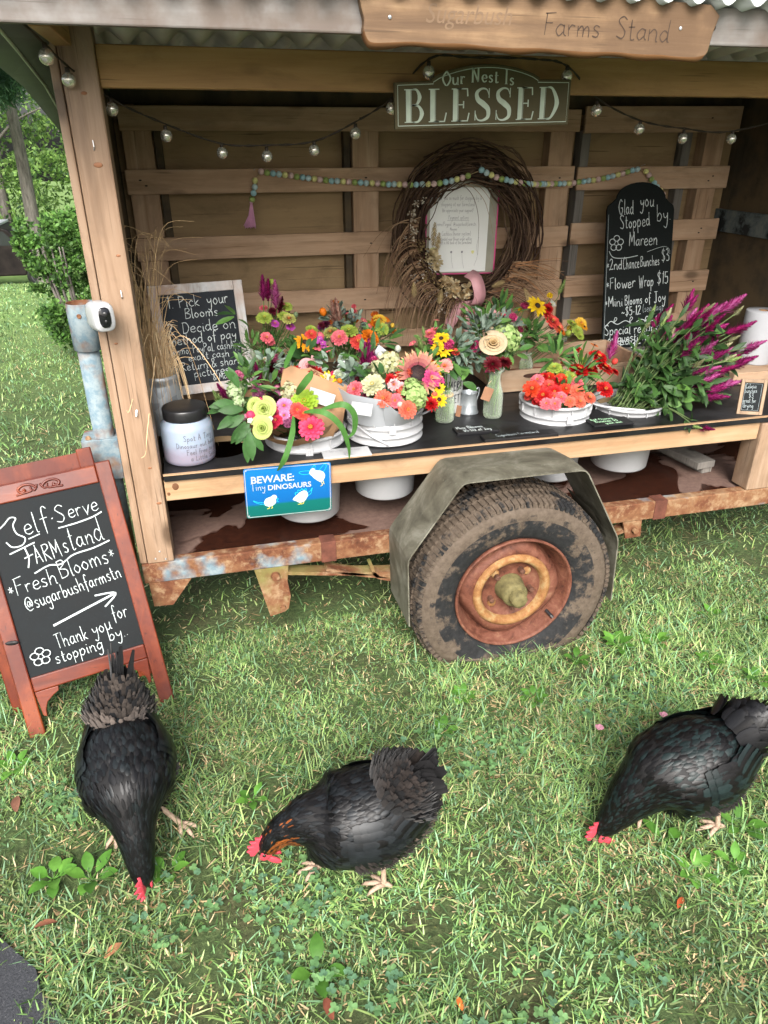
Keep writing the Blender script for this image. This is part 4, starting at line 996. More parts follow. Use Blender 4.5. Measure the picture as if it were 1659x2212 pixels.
W4f('1. Pick', .10, .54, .15, .042); W4f('your', .62, .92, .14, .044); W4f('Blooms', .30, .76, .27, .036); W4f('2. Decide on', .05, .97, .43, .040); W4f('method of pay', .04, .98, .545, .036)
W4f('venmo, PayPal, cashApp', .03, 1.0, .655, .030, .0024); W4f('exact cash', .26, .82, .735, .028, .0024); W4f('3 Return & share', .04, .98, .84, .032, .0026); W4f('pictures', .30, .80, .92, .032, .0026); W4f('& Mareen', .55, .92, .98, .024, .0022)
m.build('chalk_writing', M['chalk'], bd, fix=False)

# ------------------------------------------------------------------ notice in the wreath
F = frame((.985, 3.155, 1.076), (.322, 0, -.006), (.006, .012, .385)); Wp, Hp = .322, .385
nt_ = thing('payment_notice', 'printed white notice in a pink backed clear stand inside the wreath', 'notice', (1.15, 3.17, 1.07))
m = MB(); m.fbox(F, -.006, Wp + .004, -.006, Hp + .006, -.010, -.005); m.build('pink_backing', M['pinkframe'], nt_, bevel=.001)
m = MB(); m.fbox(F, 0, Wp - .004, 0, Hp - .002, -.0045, -.002); m.build('clear_sleeve', plain('hazy_sleeve', (.30, .29, .23), .3, .5, 0, .15, 12), nt_)
m = MB(); m.fbox(F, .012, Wp - .042, .006, Hp - .036, -.0015, 0); sh = m.build('sheet', M['notice'], nt_)
m = MB()
for txt, u, v, h in (('Thank you so much for stopping by &', .03, .300, .018), ('shopping at our farmstand.', .06, .275, .018), ('We appreciate your support!', .065, .252, .016), ('Payment options', .095, .222, .018), ('Venmo/Paypal: @sugarbushfarmstn', .035, .196, .017), ('Maureen', .105, .178, .012), ('Cashbox (honor system)', .068, .157, .018), ('if unattended your flower order will be', .035, .137, .014), ('left in the back of the farmstand.', .06, .122, .014)):
    hand(m, F, txt, u, v, h, .0011, 0, w=.0008, sx=.60, wob=.3, taper=False)
stroke(m, F, [(.09, .218), (.19, .218)], .001, .0008)
for u in (.115, .165):
    stroke(m, F, [(u, .085), (u + .004, .05), (u + .012, .02)], .0009, .0008)
    blob(m, F, [(u + .005 * cos(a), .089 + .005 * sin(a)) for a in (0, 1, 2, 3, 4, 5)], .0008)
stroke(m, F, [(.24, .15), (.232, .11), (.238, .07), (.225, .03)], .0009, .0008)
m.build('printed_text', M['greyink'], sh, fix=False)
m = MB(); 
for (u, v, r) in ((.032, .092, .018), (.215, .088, .007)): blob(m, F, [(u + r * (1 + .2 * sin(3 * a)) * cos(a), v + r * sin(a)) for a in np.linspace(0, 6, 12)], .0008)
m.build('flower_print', plain('pale_yellow_print', (.72, .70, .30), .7), sh, fix=False)

# ------------------------------------------------------------------ little boards on the counter
def slab_sign(nm, lab, c, w, d, ang, h, mat, lines, chalkm, cat='price tag', tilt=0.0):
    F = frame(V(c[0], c[1], .6895), (cos(ang), sin(ang), 0), (-sin(ang) * cos(tilt), cos(ang) * cos(tilt), sin(tilt)))
    t = thing(nm, lab, cat, (c[0], c[1], .6895)); m = MB(); m.fbox(F, -w / 2, w / 2, -d / 2, d / 2, 0, h); p = m.build('slab', mat, t, bevel=.0015)
    m = MB()
    for (txt, u, v, hh, th, sx) in lines: hand(m, F, txt, u, v, hh, th, .04, w=h + .0008, sx=sx)
    m.build('writing', chalkm, p, fix=False)
slab_sign('price_slate', 'small black slate with white cursive in front of the glass bottles', (.895, 2.225), .155, .062, -.02, .010, M['board_black'], [('Mini Blooms', -.068, .004, .022, .0030, .75), ('$5-$12 of Joy', -.050, -.024, .020, .0028, .75)], M['chalk'])
slab_sign('long_name_plaque', 'long thin black plaque with faint silver cursive at the front of the counter', (1.02, 2.135), .27, .052, -.02, .011, M['board_black'], [('Sugarbush Farmstand', -.085, -.008, .020, .0018, .72)], M['chalkdim'], 'plaque')
slab_sign('price_slate', 'small black slate with pale green writing in front of the celosia bucket', (1.395, 2.185), .155, .070, -.03, .008, M['board_black'], [('2nd Chance', -.068, .012, .018, .0028, .9), ('Bunches $3', -.06, -.010, .018, .0028, .9), ('great deal', -.03, -.029, .015, .0026, .9)], M['chalkgreen'])
slab_sign('price_card', 'white card reading flower wrap beside the left bucket', (.412, 2.138), .158, .070, -.03, .006, M['paper'], [('Flower Wrap', -.066, .004, .022, .0022, .85), ('$15', -.012, -.026, .020, .0022, .9)], M['greyink'], 'price card')
# small framed celosia board standing at the right
F = frame((1.905, 2.155, .6895), (.081, -.036, 0), (.004, .025, .13)); Wk, Hk = .090, .130
sf = thing('small_framed_chalkboard', 'small wood framed chalkboard about celosia bunches at the right counter end', 'chalkboard', (1.95, 2.15, .69))
for (a, b, c, d) in ((0, .012, 0, Hk), (Wk - .012, Wk, 0, Hk), (.0122, Wk - .0122, 0, .012), (.0122, Wk - .0122, Hk - .012, Hk)):
    m = MB(); m.fbox(F, a, b, c, d, -.012, 0); m.build('frame_bar', wood('brown_frame_wood', (.18, .12, .075), (.28, .19, .12), (.36, .26, .17), 'z', .6, False) if 'fw' not in M else M['fw'], sf, bevel=.0015); M['fw'] = bpy.data.materials['brown_frame_wood']
m = MB(); m.fbox(F, .011, Wk - .011, .011, Hk - .011, -.009, -.005); bd = m.build('board', M['slate'], sf)
m = MB(); bb = [(.016, .016), (Wk - .016, .016), (Wk - .016, Hk - .016), (.016, Hk - .016), (.016, .016)]; m.ribbon([F(a, b, -.0042) for a, b in bb], .0009, F.n); m.build('inner_line', M['chalkdim'], bd, fix=False)
m = MB()
for txt, u, v, h, s in (('Celosia', .018, .096, .017, .62), ('bunches', .018, .079, .017, .58), ('$3', .034, .062, .016, .9), ('great for', .017, .043, .016, .58), ('drying', .020, .024, .017, .66)): hand(m, F, txt, u, v, h, .0013, .06, w=-.0042, sx=s)
m.build('chalk_writing', M['chalkdim'], bd, fix=False)
BLOOMS = {
 'A': [('cel','mag',0.221,2.6,1.134,0.023), ('cel','mag2',0.24,2.62,1.124,0.021), ('cel','pmag',0.263,2.6,1.11,0.026), ('cel','wine',0.278,2.6,1.078,0.016), ('zin','lime',0.215,2.56,1.049,0.052), ('zin','lime',0.289,2.6,1.042,0.046), ('zin','limebrown',0.302,2.57,1.039,0.046), ('zin','lime',0.305,2.63,1.069,0.04), ('zin','pink',0.217,2.55,0.983,0.042), ('zin','pink',0.229,2.57,0.963,0.036), ('dah','wine',0.25,2.62,1.059,0.033), ('pod','sage',0.333,2.62,1.042,0.018)],
 'B': [('rud','gold',0.352,2.56,0.955,0.067), ('zin','coral',0.38,2.58,0.978,0.04), ('zin','lime',0.385,2.6,0.99,0.04), ('sml','orchid',0.408,2.57,0.962,0.023), ('sml','orchid',0.417,2.56,0.949,0.025), ('sml','orchid',0.422,2.56,0.934,0.022), ('sml','orchid',0.395,2.56,0.955,0.02), ('sml','pink',0.432,2.56,0.926,0.024), ('sml','white',0.401,2.6,0.969,0.02), ('dah','wine',0.428,2.64,0.996,0.027)],
 'C': [('dah','plum',0.445,2.66,0.989,0.048), ('zin','limebrown',0.458,2.62,0.971,0.055), ('zin','pink',0.483,2.58,0.96,0.059), ('zin','lime',0.522,2.6,0.977,0.063), ('cel','pale',0.481,2.66,1.026,0.024), ('cel','pale',0.498,2.66,1.028,0.024), ('cel','pale',0.494,2.68,1.034,0.021), ('pod','grey',0.522,2.68,1.03,0.016), ('pod','grey',0.542,2.66,1.017,0.016), ('pod','grey',0.565,2.66,1.016,0.016), ('pod','grey',0.488,2.66,0.988,0.028), ('pod','grey',0.552,2.66,1.005,0.014), ('zin','coral',0.553,2.58,0.941,0.058), ('zin','coral',0.565,2.57,0.925,0.044), ('zin','orange',0.597,2.58,0.954,0.068), ('zin','orange',0.64,2.66,0.993,0.042), ('zin','yellow',0.652,2.65,1.002,0.049), ('zin','lime',0.653,2.62,0.975,0.052), ('zin','orange',0.631,2.64,0.984,0.038), ('zin','orange',0.707,2.64,0.954,0.025), ('bud','yellow',0.699,2.64,0.979,0.016), ('dah','dark',0.593,2.66,0.982,0.031), ('sml','pink',0.613,2.64,0.982,0.019)],
 'D': [('hyd','paleg',0.079,2.22,0.903,0.049), ('hyd','paleg',0.084,2.18,0.879,0.037), ('cel','mag',0.043,2.22,0.897,0.017), ('cel','green',0.025,2.2,0.888,0.014), ('scb','pinkl',0.096,2.28,0.932,0.038), ('scb','pinkl',0.217,2.34,0.965,0.039), ('scb','pinkl',0.237,2.34,0.923,0.031), ('bud','pinkl',0.215,2.28,0.886,0.02), ('cel','wine',0.209,2.32,0.921,0.02), ('cel','wine',0.217,2.34,0.94,0.017), ('cel','mag2',0.162,2.3,0.915,0.023), ('cel','mag2',0.227,2.3,0.892,0.015), ('cel','white',0.155,2.34,0.95,0.021), ('cel','white',0.147,2.34,0.934,0.018), ('cel','green',0.183,2.36,0.937,0.02), ('cel','white',0.129,2.32,0.927,0.015), ('scb','mauve',0.151,2.26,0.891,0.033), ('scb','mauve',0.16,2.24,0.881,0.027), ('scb','mauve',0.142,2.24,0.879,0.024), ('scb','dark',0.194,2.24,0.863,0.048), ('rose','limew',0.134,2.18,0.863,0.038), ('rose','limew',0.16,2.14,0.862,0.051), ('rose','limew',0.154,2.13,0.838,0.029), ('rose','limew',0.148,2.11,0.811,0.051), ('zin','lav',0.223,2.16,0.861,0.049), ('zin','lav',0.219,2.14,0.837,0.035), ('scb','mauve',0.226,2.12,0.818,0.033), ('zin','red2',0.191,2.13,0.827,0.037), ('dah','red2',0.183,2.12,0.816,0.029), ('zin','bigl',0.287,2.16,0.869,0.079), ('hyd','cream',0.255,2.24,0.88,0.06), ('zin','hot',0.295,2.1,0.804,0.075), ('zin','coral',0.26,2.13,0.854,0.046), ('zin','coral',0.276,2.12,0.845,0.043), ('sml','white',0.171,2.11,0.84,0.018), ('sml','white',0.112,2.12,0.837,0.018), ('sml','white',0.13,2.14,0.841,0.017), ('sml','white',0.137,2.12,0.831,0.017), ('sml','white',0.122,2.14,0.852,0.016), ('sml','white',0.138,2.18,0.878,0.017), ('bud','limew',0.165,2.12,0.857,0.013), ('dah','red',0.282,2.36,0.906,0.059), ('dah','red',0.357,2.36,0.896,0.072), ('dah','red',0.32,2.38,0.896,0.044), ('rose','palep',0.34,2.4,0.907,0.054), ('lily','yel',0.392,2.32,0.879,0.065), ('bud','lime',0.388,2.36,0.897,0.014), ('bud','orange',0.43,2.32,0.878,0.019), ('bud','lime',0.427,2.3,0.865,0.016), ('scb','white',0.431,2.34,0.895,0.038), ('cel','green',0.376,2.4,0.904,0.014)],
 'E': [('cel','mag',0.53,2.32,0.946,0.025), ('cel','mag',0.547,2.34,0.952,0.024), ('scb','hotp',0.552,2.32,0.937,0.038), ('cel','mag2',0.514,2.32,0.938,0.02), ('hyd','cream',0.597,2.3,0.931,0.075), ('hyd','cream',0.561,2.27,0.915,0.062), ('hyd','cream',0.552,2.3,0.918,0.047), ('sun','sun',0.674,2.3,0.916,0.063), ('rud','gold',0.628,2.38,0.94,0.035), ('zin','cream',0.512,2.18,0.901,0.072), ('dah','red',0.576,2.2,0.908,0.042), ('dah','red',0.614,2.22,0.91,0.04), ('dah','red',0.601,2.16,0.874,0.042), ('scb','mauve',0.626,2.22,0.895,0.034), ('zin','palep',0.583,2.18,0.896,0.039), ('zin','palep',0.607,2.17,0.889,0.033), ('hyd','green',0.635,2.13,0.878,0.074), ('hyd','green',0.646,2.12,0.856,0.054), ('hyd','green',0.635,2.16,0.896,0.045), ('zin','hotp',0.717,2.2,0.902,0.061), ('zin','hotp',0.702,2.24,0.905,0.046), ('zin','pink',0.457,2.2,0.883,0.054), ('zin','salmon',0.535,2.13,0.869,0.056), ('zin','pink',0.571,2.12,0.862,0.047), ('zin','salmon',0.605,2.09,0.84,0.056), ('rud','gold',0.743,2.26,0.914,0.053), ('rud','gold',0.738,2.3,0.928,0.041), ('rud','yel',0.744,2.2,0.866,0.04), ('rud','yel',0.732,2.16,0.839,0.052), ('dah','red',0.698,2.14,0.834,0.051), ('bud','orange',0.42,2.26,0.897,0.017), ('scb','white',0.427,2.3,0.905,0.034), ('scb','wine',0.484,2.28,0.891,0.022)],
 'F': [('rud','yel',0.8,2.36,0.989,0.055), ('rud','yel',0.798,2.34,0.954,0.064), ('rud','yel',0.781,2.34,0.963,0.045), ('scb','hotp',0.821,2.34,0.973,0.042), ('zin','coral',0.851,2.36,0.94,0.036), ('zin','pink',0.776,2.42,0.994,0.042), ('zin','pink',0.8,2.44,0.999,0.036), ('scb','hotp',0.778,2.4,0.972,0.026), ('zin','pinkc',0.796,2.3,0.909,0.051), ('rud','gold',0.762,2.32,0.886,0.042), ('cel','green',0.743,2.4,0.95,0.021), ('cel','green',0.76,2.42,0.983,0.016)],
 'G': [('dah','burg',0.989,2.34,0.891,0.066), ('dah','burg',1.051,2.38,0.881,0.061), ('rose','peach',1.016,2.42,0.934,0.074), ('hyd','green',1.087,2.46,0.954,0.086), ('hyd','green',1.099,2.44,0.935,0.058), ('hyd','green',1.072,2.48,0.971,0.045), ('scb','hotp',0.957,2.44,0.94,0.037), ('scb','hotp',0.947,2.42,0.927,0.027), ('rose','palep',1.058,2.54,1.014,0.042), ('zin','hot',1.097,2.54,1.013,0.042), ('dah','dark',1.084,2.52,1.004,0.045), ('scb','hotp',1.143,2.54,1.007,0.035), ('bud','peach',1.043,2.5,0.975,0.022), ('pod','grey',0.983,2.54,1.016,0.015), ('pod','grey',1.003,2.54,1.016,0.016), ('pod','grey',1.029,2.56,1.018,0.016), ('pod','grey',0.995,2.54,1.002,0.014), ('scb','burg2',1.155,2.5,0.969,0.031), ('sml','yel',1.14,2.48,0.957,0.017), ('sml','yel',1.156,2.48,0.939,0.016)],
 'H': [('rud','yel',1.325,2.72,1.003,0.086), ('scb','hotp',1.289,2.76,0.997,0.038), ('dah','red',1.375,2.72,0.989,0.049), ('sml','white',1.393,2.72,1.01,0.03), ('cel','green',1.444,2.76,1.06,0.017), ('scb','hotp',1.233,2.74,0.959,0.034), ('zin','coral',1.379,2.68,0.949,0.064), ('zin','salmon',1.409,2.68,0.921,0.057), ('rud','orange',1.415,2.66,0.91,0.038), ('scb','burg2',1.289,2.72,0.919,0.027), ('dah','red',1.366,2.7,0.968,0.041)],
 'H2': [('zin','yellow',1.52,2.7,0.929,0.05), ('zin','lime',1.496,2.68,0.905,0.05), ('zin','lime',1.481,2.7,0.928,0.046), ('rud','gold',1.526,2.68,0.918,0.034), ('zin','lime',1.499,2.66,0.887,0.038)],
 'I': [('zin','pink',1.15,2.3,0.834,0.047), ('zin','coral',1.186,2.28,0.816,0.047), ('zin','red',1.23,2.3,0.819,0.05), ('zin','rust',1.112,2.26,0.816,0.059), ('zin','red',1.146,2.24,0.796,0.062), ('zin','red',1.196,2.25,0.802,0.05), ('zin','pink',1.306,2.3,0.813,0.051), ('zin','salmon',1.279,2.24,0.799,0.053), ('zin','salmon',1.233,2.2,0.779,0.039), ('zin','salmon',1.272,2.2,0.775,0.046), ('zin','salmon',1.332,2.24,0.772,0.047), ('zin','pink',1.138,2.19,0.782,0.042), ('zin','pink',1.165,2.18,0.782,0.045), ('zin','red',1.332,2.34,0.845,0.072), ('zin','red',1.393,2.36,0.839,0.059), ('zin','red',1.429,2.38,0.877,0.069), ('zin','red',1.436,2.34,0.846,0.069), ('dah','red',1.483,2.34,0.827,0.035), ('zin','red',1.428,2.3,0.777,0.062), ('zin','rust',1.254,2.32,0.825,0.044), ('zin','lime',1.253,2.38,0.848,0.055), ('zin','lime',1.275,2.36,0.833,0.045), ('zin','lime',1.294,2.32,0.829,0.048), ('zin','lime',1.387,2.4,0.855,0.042), ('rud','orange',1.43,2.42,0.912,0.031), ('cel','pmag',1.496,2.4,0.902,0.028), ('dah','burg',1.341,2.42,0.865,0.035), ('bud','coral',1.489,2.36,0.862,0.023), ('zin','rust',1.244,2.26,0.806,0.043), ('zin','red',1.151,2.3,0.808,0.04), ('zin','pink',1.208,2.22,0.79,0.043), ('zin','rust',1.215,2.34,0.827,0.041)],
}
# ------------------------------------------------------------------ blooms (built once per kind and colour, then shared)
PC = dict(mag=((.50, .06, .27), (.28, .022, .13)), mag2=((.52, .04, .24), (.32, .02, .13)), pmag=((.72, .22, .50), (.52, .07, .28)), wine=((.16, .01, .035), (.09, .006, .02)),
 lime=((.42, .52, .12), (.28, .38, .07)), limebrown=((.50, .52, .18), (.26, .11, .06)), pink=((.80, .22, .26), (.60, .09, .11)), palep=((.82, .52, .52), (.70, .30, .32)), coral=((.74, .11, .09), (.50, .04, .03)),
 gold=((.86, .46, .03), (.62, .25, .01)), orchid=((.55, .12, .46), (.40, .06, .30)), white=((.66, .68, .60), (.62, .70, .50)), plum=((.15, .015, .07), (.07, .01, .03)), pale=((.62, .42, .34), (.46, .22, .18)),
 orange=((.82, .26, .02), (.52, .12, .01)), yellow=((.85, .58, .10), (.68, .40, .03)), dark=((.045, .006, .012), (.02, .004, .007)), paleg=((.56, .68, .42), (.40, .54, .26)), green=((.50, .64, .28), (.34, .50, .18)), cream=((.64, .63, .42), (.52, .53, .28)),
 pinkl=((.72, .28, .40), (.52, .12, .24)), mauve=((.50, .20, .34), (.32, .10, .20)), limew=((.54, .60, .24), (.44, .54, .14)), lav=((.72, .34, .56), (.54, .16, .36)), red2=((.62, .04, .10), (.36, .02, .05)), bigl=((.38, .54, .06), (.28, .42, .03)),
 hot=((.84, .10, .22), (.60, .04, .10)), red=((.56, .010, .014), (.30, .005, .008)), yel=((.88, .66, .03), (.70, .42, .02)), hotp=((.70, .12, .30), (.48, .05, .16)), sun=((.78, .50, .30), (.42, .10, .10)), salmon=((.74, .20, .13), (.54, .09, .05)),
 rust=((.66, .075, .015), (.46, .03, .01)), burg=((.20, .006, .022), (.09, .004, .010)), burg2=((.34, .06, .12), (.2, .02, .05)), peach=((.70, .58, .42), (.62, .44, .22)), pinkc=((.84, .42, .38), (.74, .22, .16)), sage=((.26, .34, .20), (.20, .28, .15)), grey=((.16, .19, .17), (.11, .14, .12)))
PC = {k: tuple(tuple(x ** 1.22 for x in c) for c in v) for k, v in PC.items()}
def jc(c, a=.12): k = 1 + R.uniform(-a, a); return tuple(min(1, x * k) for x in c)
TAILP = {'zin': [.28, .72, .98, 1.0, .62], 'rud': [.35, .9, 1, .75, .1], 'dah': [.3, .9, 1, .55, .06], 'sun': [.3, .85, 1, .6, .04]}
def mk_bloom(kind, colr):
    hi, lo = PC[colr]; m = MB(); m.smooth = True; Z = V(0, 0, 1)
    def ring(n, r0, L, W, el, zb, bend=.3, c=None, c2=None, prof='zin', off=0, jit=.12, cup=.25):
        for k in range(n):
            a = 2 * pi * (k + off) / n + R.uniform(-jit, jit); d = V(cos(a) * cos(el), sin(a) * cos(el), sin(el)); m.col = jc(c or hi)
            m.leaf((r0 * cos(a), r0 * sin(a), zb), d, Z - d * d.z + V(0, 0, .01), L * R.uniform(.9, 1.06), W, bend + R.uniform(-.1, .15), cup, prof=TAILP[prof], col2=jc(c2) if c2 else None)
    if kind == 'zin':
        inner = (.45, .10, .03) if colr not in ('lime', 'bigl', 'cream') else lo
        if colr == 'hot': inner = (.62, .16, .03)
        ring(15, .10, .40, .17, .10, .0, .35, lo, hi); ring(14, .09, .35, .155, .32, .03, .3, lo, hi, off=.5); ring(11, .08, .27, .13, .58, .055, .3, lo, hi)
        if colr in ('bigl', 'cream', 'red', 'coral', 'salmon', 'pink'): ring(9, .06, .19, .11, .85, .07, .3, hi, hi, off=.3)
        m.col = inner; m.ball((0, 0, .09), .085, .085, .06, 12, 6)
        m.col = (.72, .42, .05)
        for k in range(7): a = 2 * pi * k / 7; m.ball((.07 * cos(a), .07 * sin(a), .14), .02, .02, .02, 6, 4)
    elif kind in ('rud', 'lily'):
        n = 11 if kind == 'rud' else 9
        ring(n, .08, .44, .17, .12 if kind == 'rud' else .55, 0, .35, lo, hi, 'rud'); 
        if kind == 'lily': ring(7, .05, .36, .16, .85, .03, .2, hi, hi, 'dah'); m.col = (.62, .40, .05); m.ball((0, 0, .06), .06)
        else:
            ring(n - 2, .07, .40, .15, .22, .02, .35, lo, hi, 'rud', off=.5); m.col = (.035, .018, .010); m.ball((0, 0, .05), .12, .12, .09, 14, 7)
    elif kind == 'sun':
        ring(22, .24, .52, .15, .12, 0, .15, (.22, .035, .05), (.66, .38, .20), 'sun'); ring(20, .23, .46, .14, .34, .03, .2, (.26, .045, .06), (.58, .24, .17), 'sun', off=.5)
        m.col = (.035, .016, .018); m.ball((0, 0, .02), .27, .27, .09, 24, 8)
        for k in range(150):
            r = .26 * sqrt(k / 150); a = k * 2.39996; m.col = jc((.05, .024, .024) if r > .12 else (.10, .05, .03), .5); m.ball((r * cos(a), r * sin(a), .02 + .09 * sqrt(max(0, 1 - (r / .28) ** 2))), .013, .013, .018, 5, 4)
    elif kind == 'dah':
        for i, (n, r0, L, el) in enumerate(((13, .06, .44, .05), (13, .06, .41, .28), (12, .05, .36, .52), (10, .05, .29, .78), (8, .03, .22, 1.05), (5, .01, .16, 1.35))):
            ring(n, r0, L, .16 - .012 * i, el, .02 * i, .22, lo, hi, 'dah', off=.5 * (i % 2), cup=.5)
    elif kind == 'rose':
        turns = 4.6; nst = 110; rows = []
        for i in range(nst):
            t = i / (nst - 1); th = turns * 2 * pi * t; r = .05 + .36 * t ** 1.15; h = .40 - .20 * t ** 1.5; fl = .03 + .16 * t ** 2; sc_l = 1 + .10 * sin(th * 1.63)
            rows.append([(r * .45 * cos(th), r * .45 * sin(th), 0), (r * .9 * cos(th), r * .9 * sin(th), h * .45), (r * cos(th), r * sin(th), h * .82), ((r + fl) * sc_l * cos(th), (r + fl) * sc_l * sin(th), h * (1.02 - .12 * t) * sc_l), ((r + fl * 1.5) * sc_l * cos(th), (r + fl * 1.5) * sc_l * sin(th), h * (.98 - .25 * t) * sc_l)])
        for i in range(nst - 1):
            t = i / nst; m.col = jc(tuple(lo[j] * (1 - t) + hi[j] * t for j in range(3)), .06); m.grid([rows[i], rows[i + 1]])
    elif kind == 'scb':
        for k in range(70):
            zz = 1 - 1.55 * (k + .5) / 70; r = sqrt(max(0, 1 - zz * zz)); a = k * 2.39996; d = V(r * cos(a), r * sin(a), zz); m.col = jc(hi if k % 3 else lo, .2)
            m.leaf(d * .22, d, d.orthogonal(), .24, .13, .4, .4, prof=[.4, .9, 1, .6])
        m.col = lo; m.ball((0, 0, 0), .30, .30, .28, 10, 6)
    elif kind == 'hyd':
        m.col = tuple(c * .8 for c in lo); m.ball((0, 0, 0), .33, .33, .36, 12, 8)
        for k in range(110):
            zz = 1 - 1.7 * (k + .5) / 110; r = sqrt(max(0, 1 - zz * zz)); a = k * 2.39996 + R.uniform(-.25, .25); d = V(r * cos(a), r * sin(a), zz * 1.12); p = d * R.uniform(.38, .52); n_ = (d + rdir() * .35).normalized(); t1 = n_.orthogonal().normalized(); t2 = n_.cross(t1); b0 = R.uniform(0, pi)
            cc = jc(hi if R.random() > .25 else lo, .15)
            for q in range(4):
                m.col = jc(cc, .05); e = t1 * cos(b0 + q * pi / 2) + t2 * sin(b0 + q * pi / 2)
                m.leaf(p, e + n_ * .12, n_, .10, .11, .25, .12, prof=[.35, .95, .9, .45])
    elif kind == 'cel':                                   # upright plume, height 1 = three widths
        Lc = 3.3
        m.col = lo; m.tube([(0, 0, -.2), (0, 0, Lc * .85)], [.16, .04], 6)
        for k in range(170):
            t = k / 170; a = k * 2.39996 + R.uniform(-.4, .4); rr = (.62 * (1 - t) ** .75 * (.6 + .8 * R.random()) + .04); z = Lc * t * .92; d = V(cos(a), sin(a), 1.0 + t)
            m.col = jc(hi if R.random() > .35 else lo, .25); m.leaf((rr * .25 * cos(a), rr * .25 * sin(a), z), d, V(-cos(a), -sin(a), 1), rr * 1.25 + .12, .20, .2, .3, prof=[.5, 1, .75, .15])
    elif kind == 'sml':
        for k in range(5):
            a = 2 * pi * k / 5; m.col = jc(hi, .08); m.leaf((0, 0, 0), V(cos(a), sin(a), .25), V(0, 0, 1), .5, .42, .35, .2, prof=[.3, .9, 1, .6])
        m.col = (.70, .62, .25); m.ball((0, 0, .05), .08, n=6, m=4)
    elif kind in ('pod', 'bud'):
        m.col = hi; m.ball((0, 0, 0), .45, .45, .55, 10, 7)
        if kind == 'pod':
            for k in range(60):
                zz = 1 - 2 * (k + .5) / 60; r = sqrt(1 - zz * zz); a = k * 2.4; d = V(r * cos(a), r * sin(a), zz); m.col = jc(hi, .3); m.leaf(d * .42, d, d.orthogonal(), .16, .08, 0, .3, prof=[1, .7, .1])
        else:
            for k in range(5): a = 2 * pi * k / 5; m.col = (.16, .26, .08); m.leaf((.2 * cos(a), .2 * sin(a), -.45), V(cos(a) * .7, sin(a) * .7, .8), V(cos(a), sin(a), 0), .5, .25, -.5, .2)
    return m.mesh(NAMES[kind], M['petal'])
NAMES = dict(zin='zinnia', rud='coneflower', lily='pointed_dahlia', sun='sunflower', dah='dahlia', rose='rose', scb='globe_flower', hyd='hydrangea', cel='celosia_plume', sml='small_blossom', pod='seed_pod', bud='flower_bud')
CACHE = {}
def bloom(par, kind, colr, loc, nrm, size):
    key = (kind, colr)
    if key not in CACHE: CACHE[key] = [mk_bloom(kind, colr) for _ in range(2 if kind in ('zin', 'cel') else 1)]
    me = R.choice(CACHE[key]); o = bpy.data.objects.new(NAMES[kind], me); C.objects.link(o); o.parent = par
    q = Vector(nrm).normalized().to_track_quat('Z', 'Y'); q = q @ Euler((0, 0, R.uniform(0, 6.28))).to_quaternion()
    o.rotation_mode = 'QUATERNION'; o.rotation_quaternion = q; o.scale = (size,) * 3; o.location = Vector(loc) - ORG[par]; return o
GREEN = [(.055, .14, .03), (.085, .19, .04), (.045, .11, .035), (.12, .25, .06)]
GREY = [(.17, .24, .18), (.24, .31, .25), (.12, .17, .125)]
def rdir(): 
    while True:
        v = V(R.uniform(-1, 1), R.uniform(-1, 1), R.uniform(-1, 1))
        if .05 < v.length < 1: return v.normalized()
def sprays(m, c, rad, n, cols, L=.05, W=.02, up=.3, base=None):
    for _ in range(n):
        d = rdir(); p = Vector(c) + V(d.x * rad[0], d.y * rad[1], d.z * rad[2]) * R.uniform(.2, 1) ; m.col = jc(R.choice(cols), .2)
        dd = (V(d.x, d.y * .7 - .15, d.z + up)).normalized(); m.leaf(p, dd, V(0, -.5, 1) + rdir() * .5, L * R.uniform(.7, 1.3), W * R.uniform(.7, 1.2), R.uniform(.1, .8), .3)
def ferny(m, c, rad, n, cols):
    for _ in range(n):
        d = rdir(); p = Vector(c) + V(d.x * rad[0], d.y * rad[1], d.z * rad[2]) * R.uniform(.1, 1); dd = (d + V(0, 0, .6)).normalized(); col = jc(R.choice(cols), .2)
        e = p + dd * R.uniform(.03, .05); m.col = col
        for k in range(7):
            q = p.lerp(e, k / 7); s = rdir(); m.leaf(q, (dd + s).normalized(), rdir(), .014, .0022, .2, .1, prof=[.8, 1, .2])
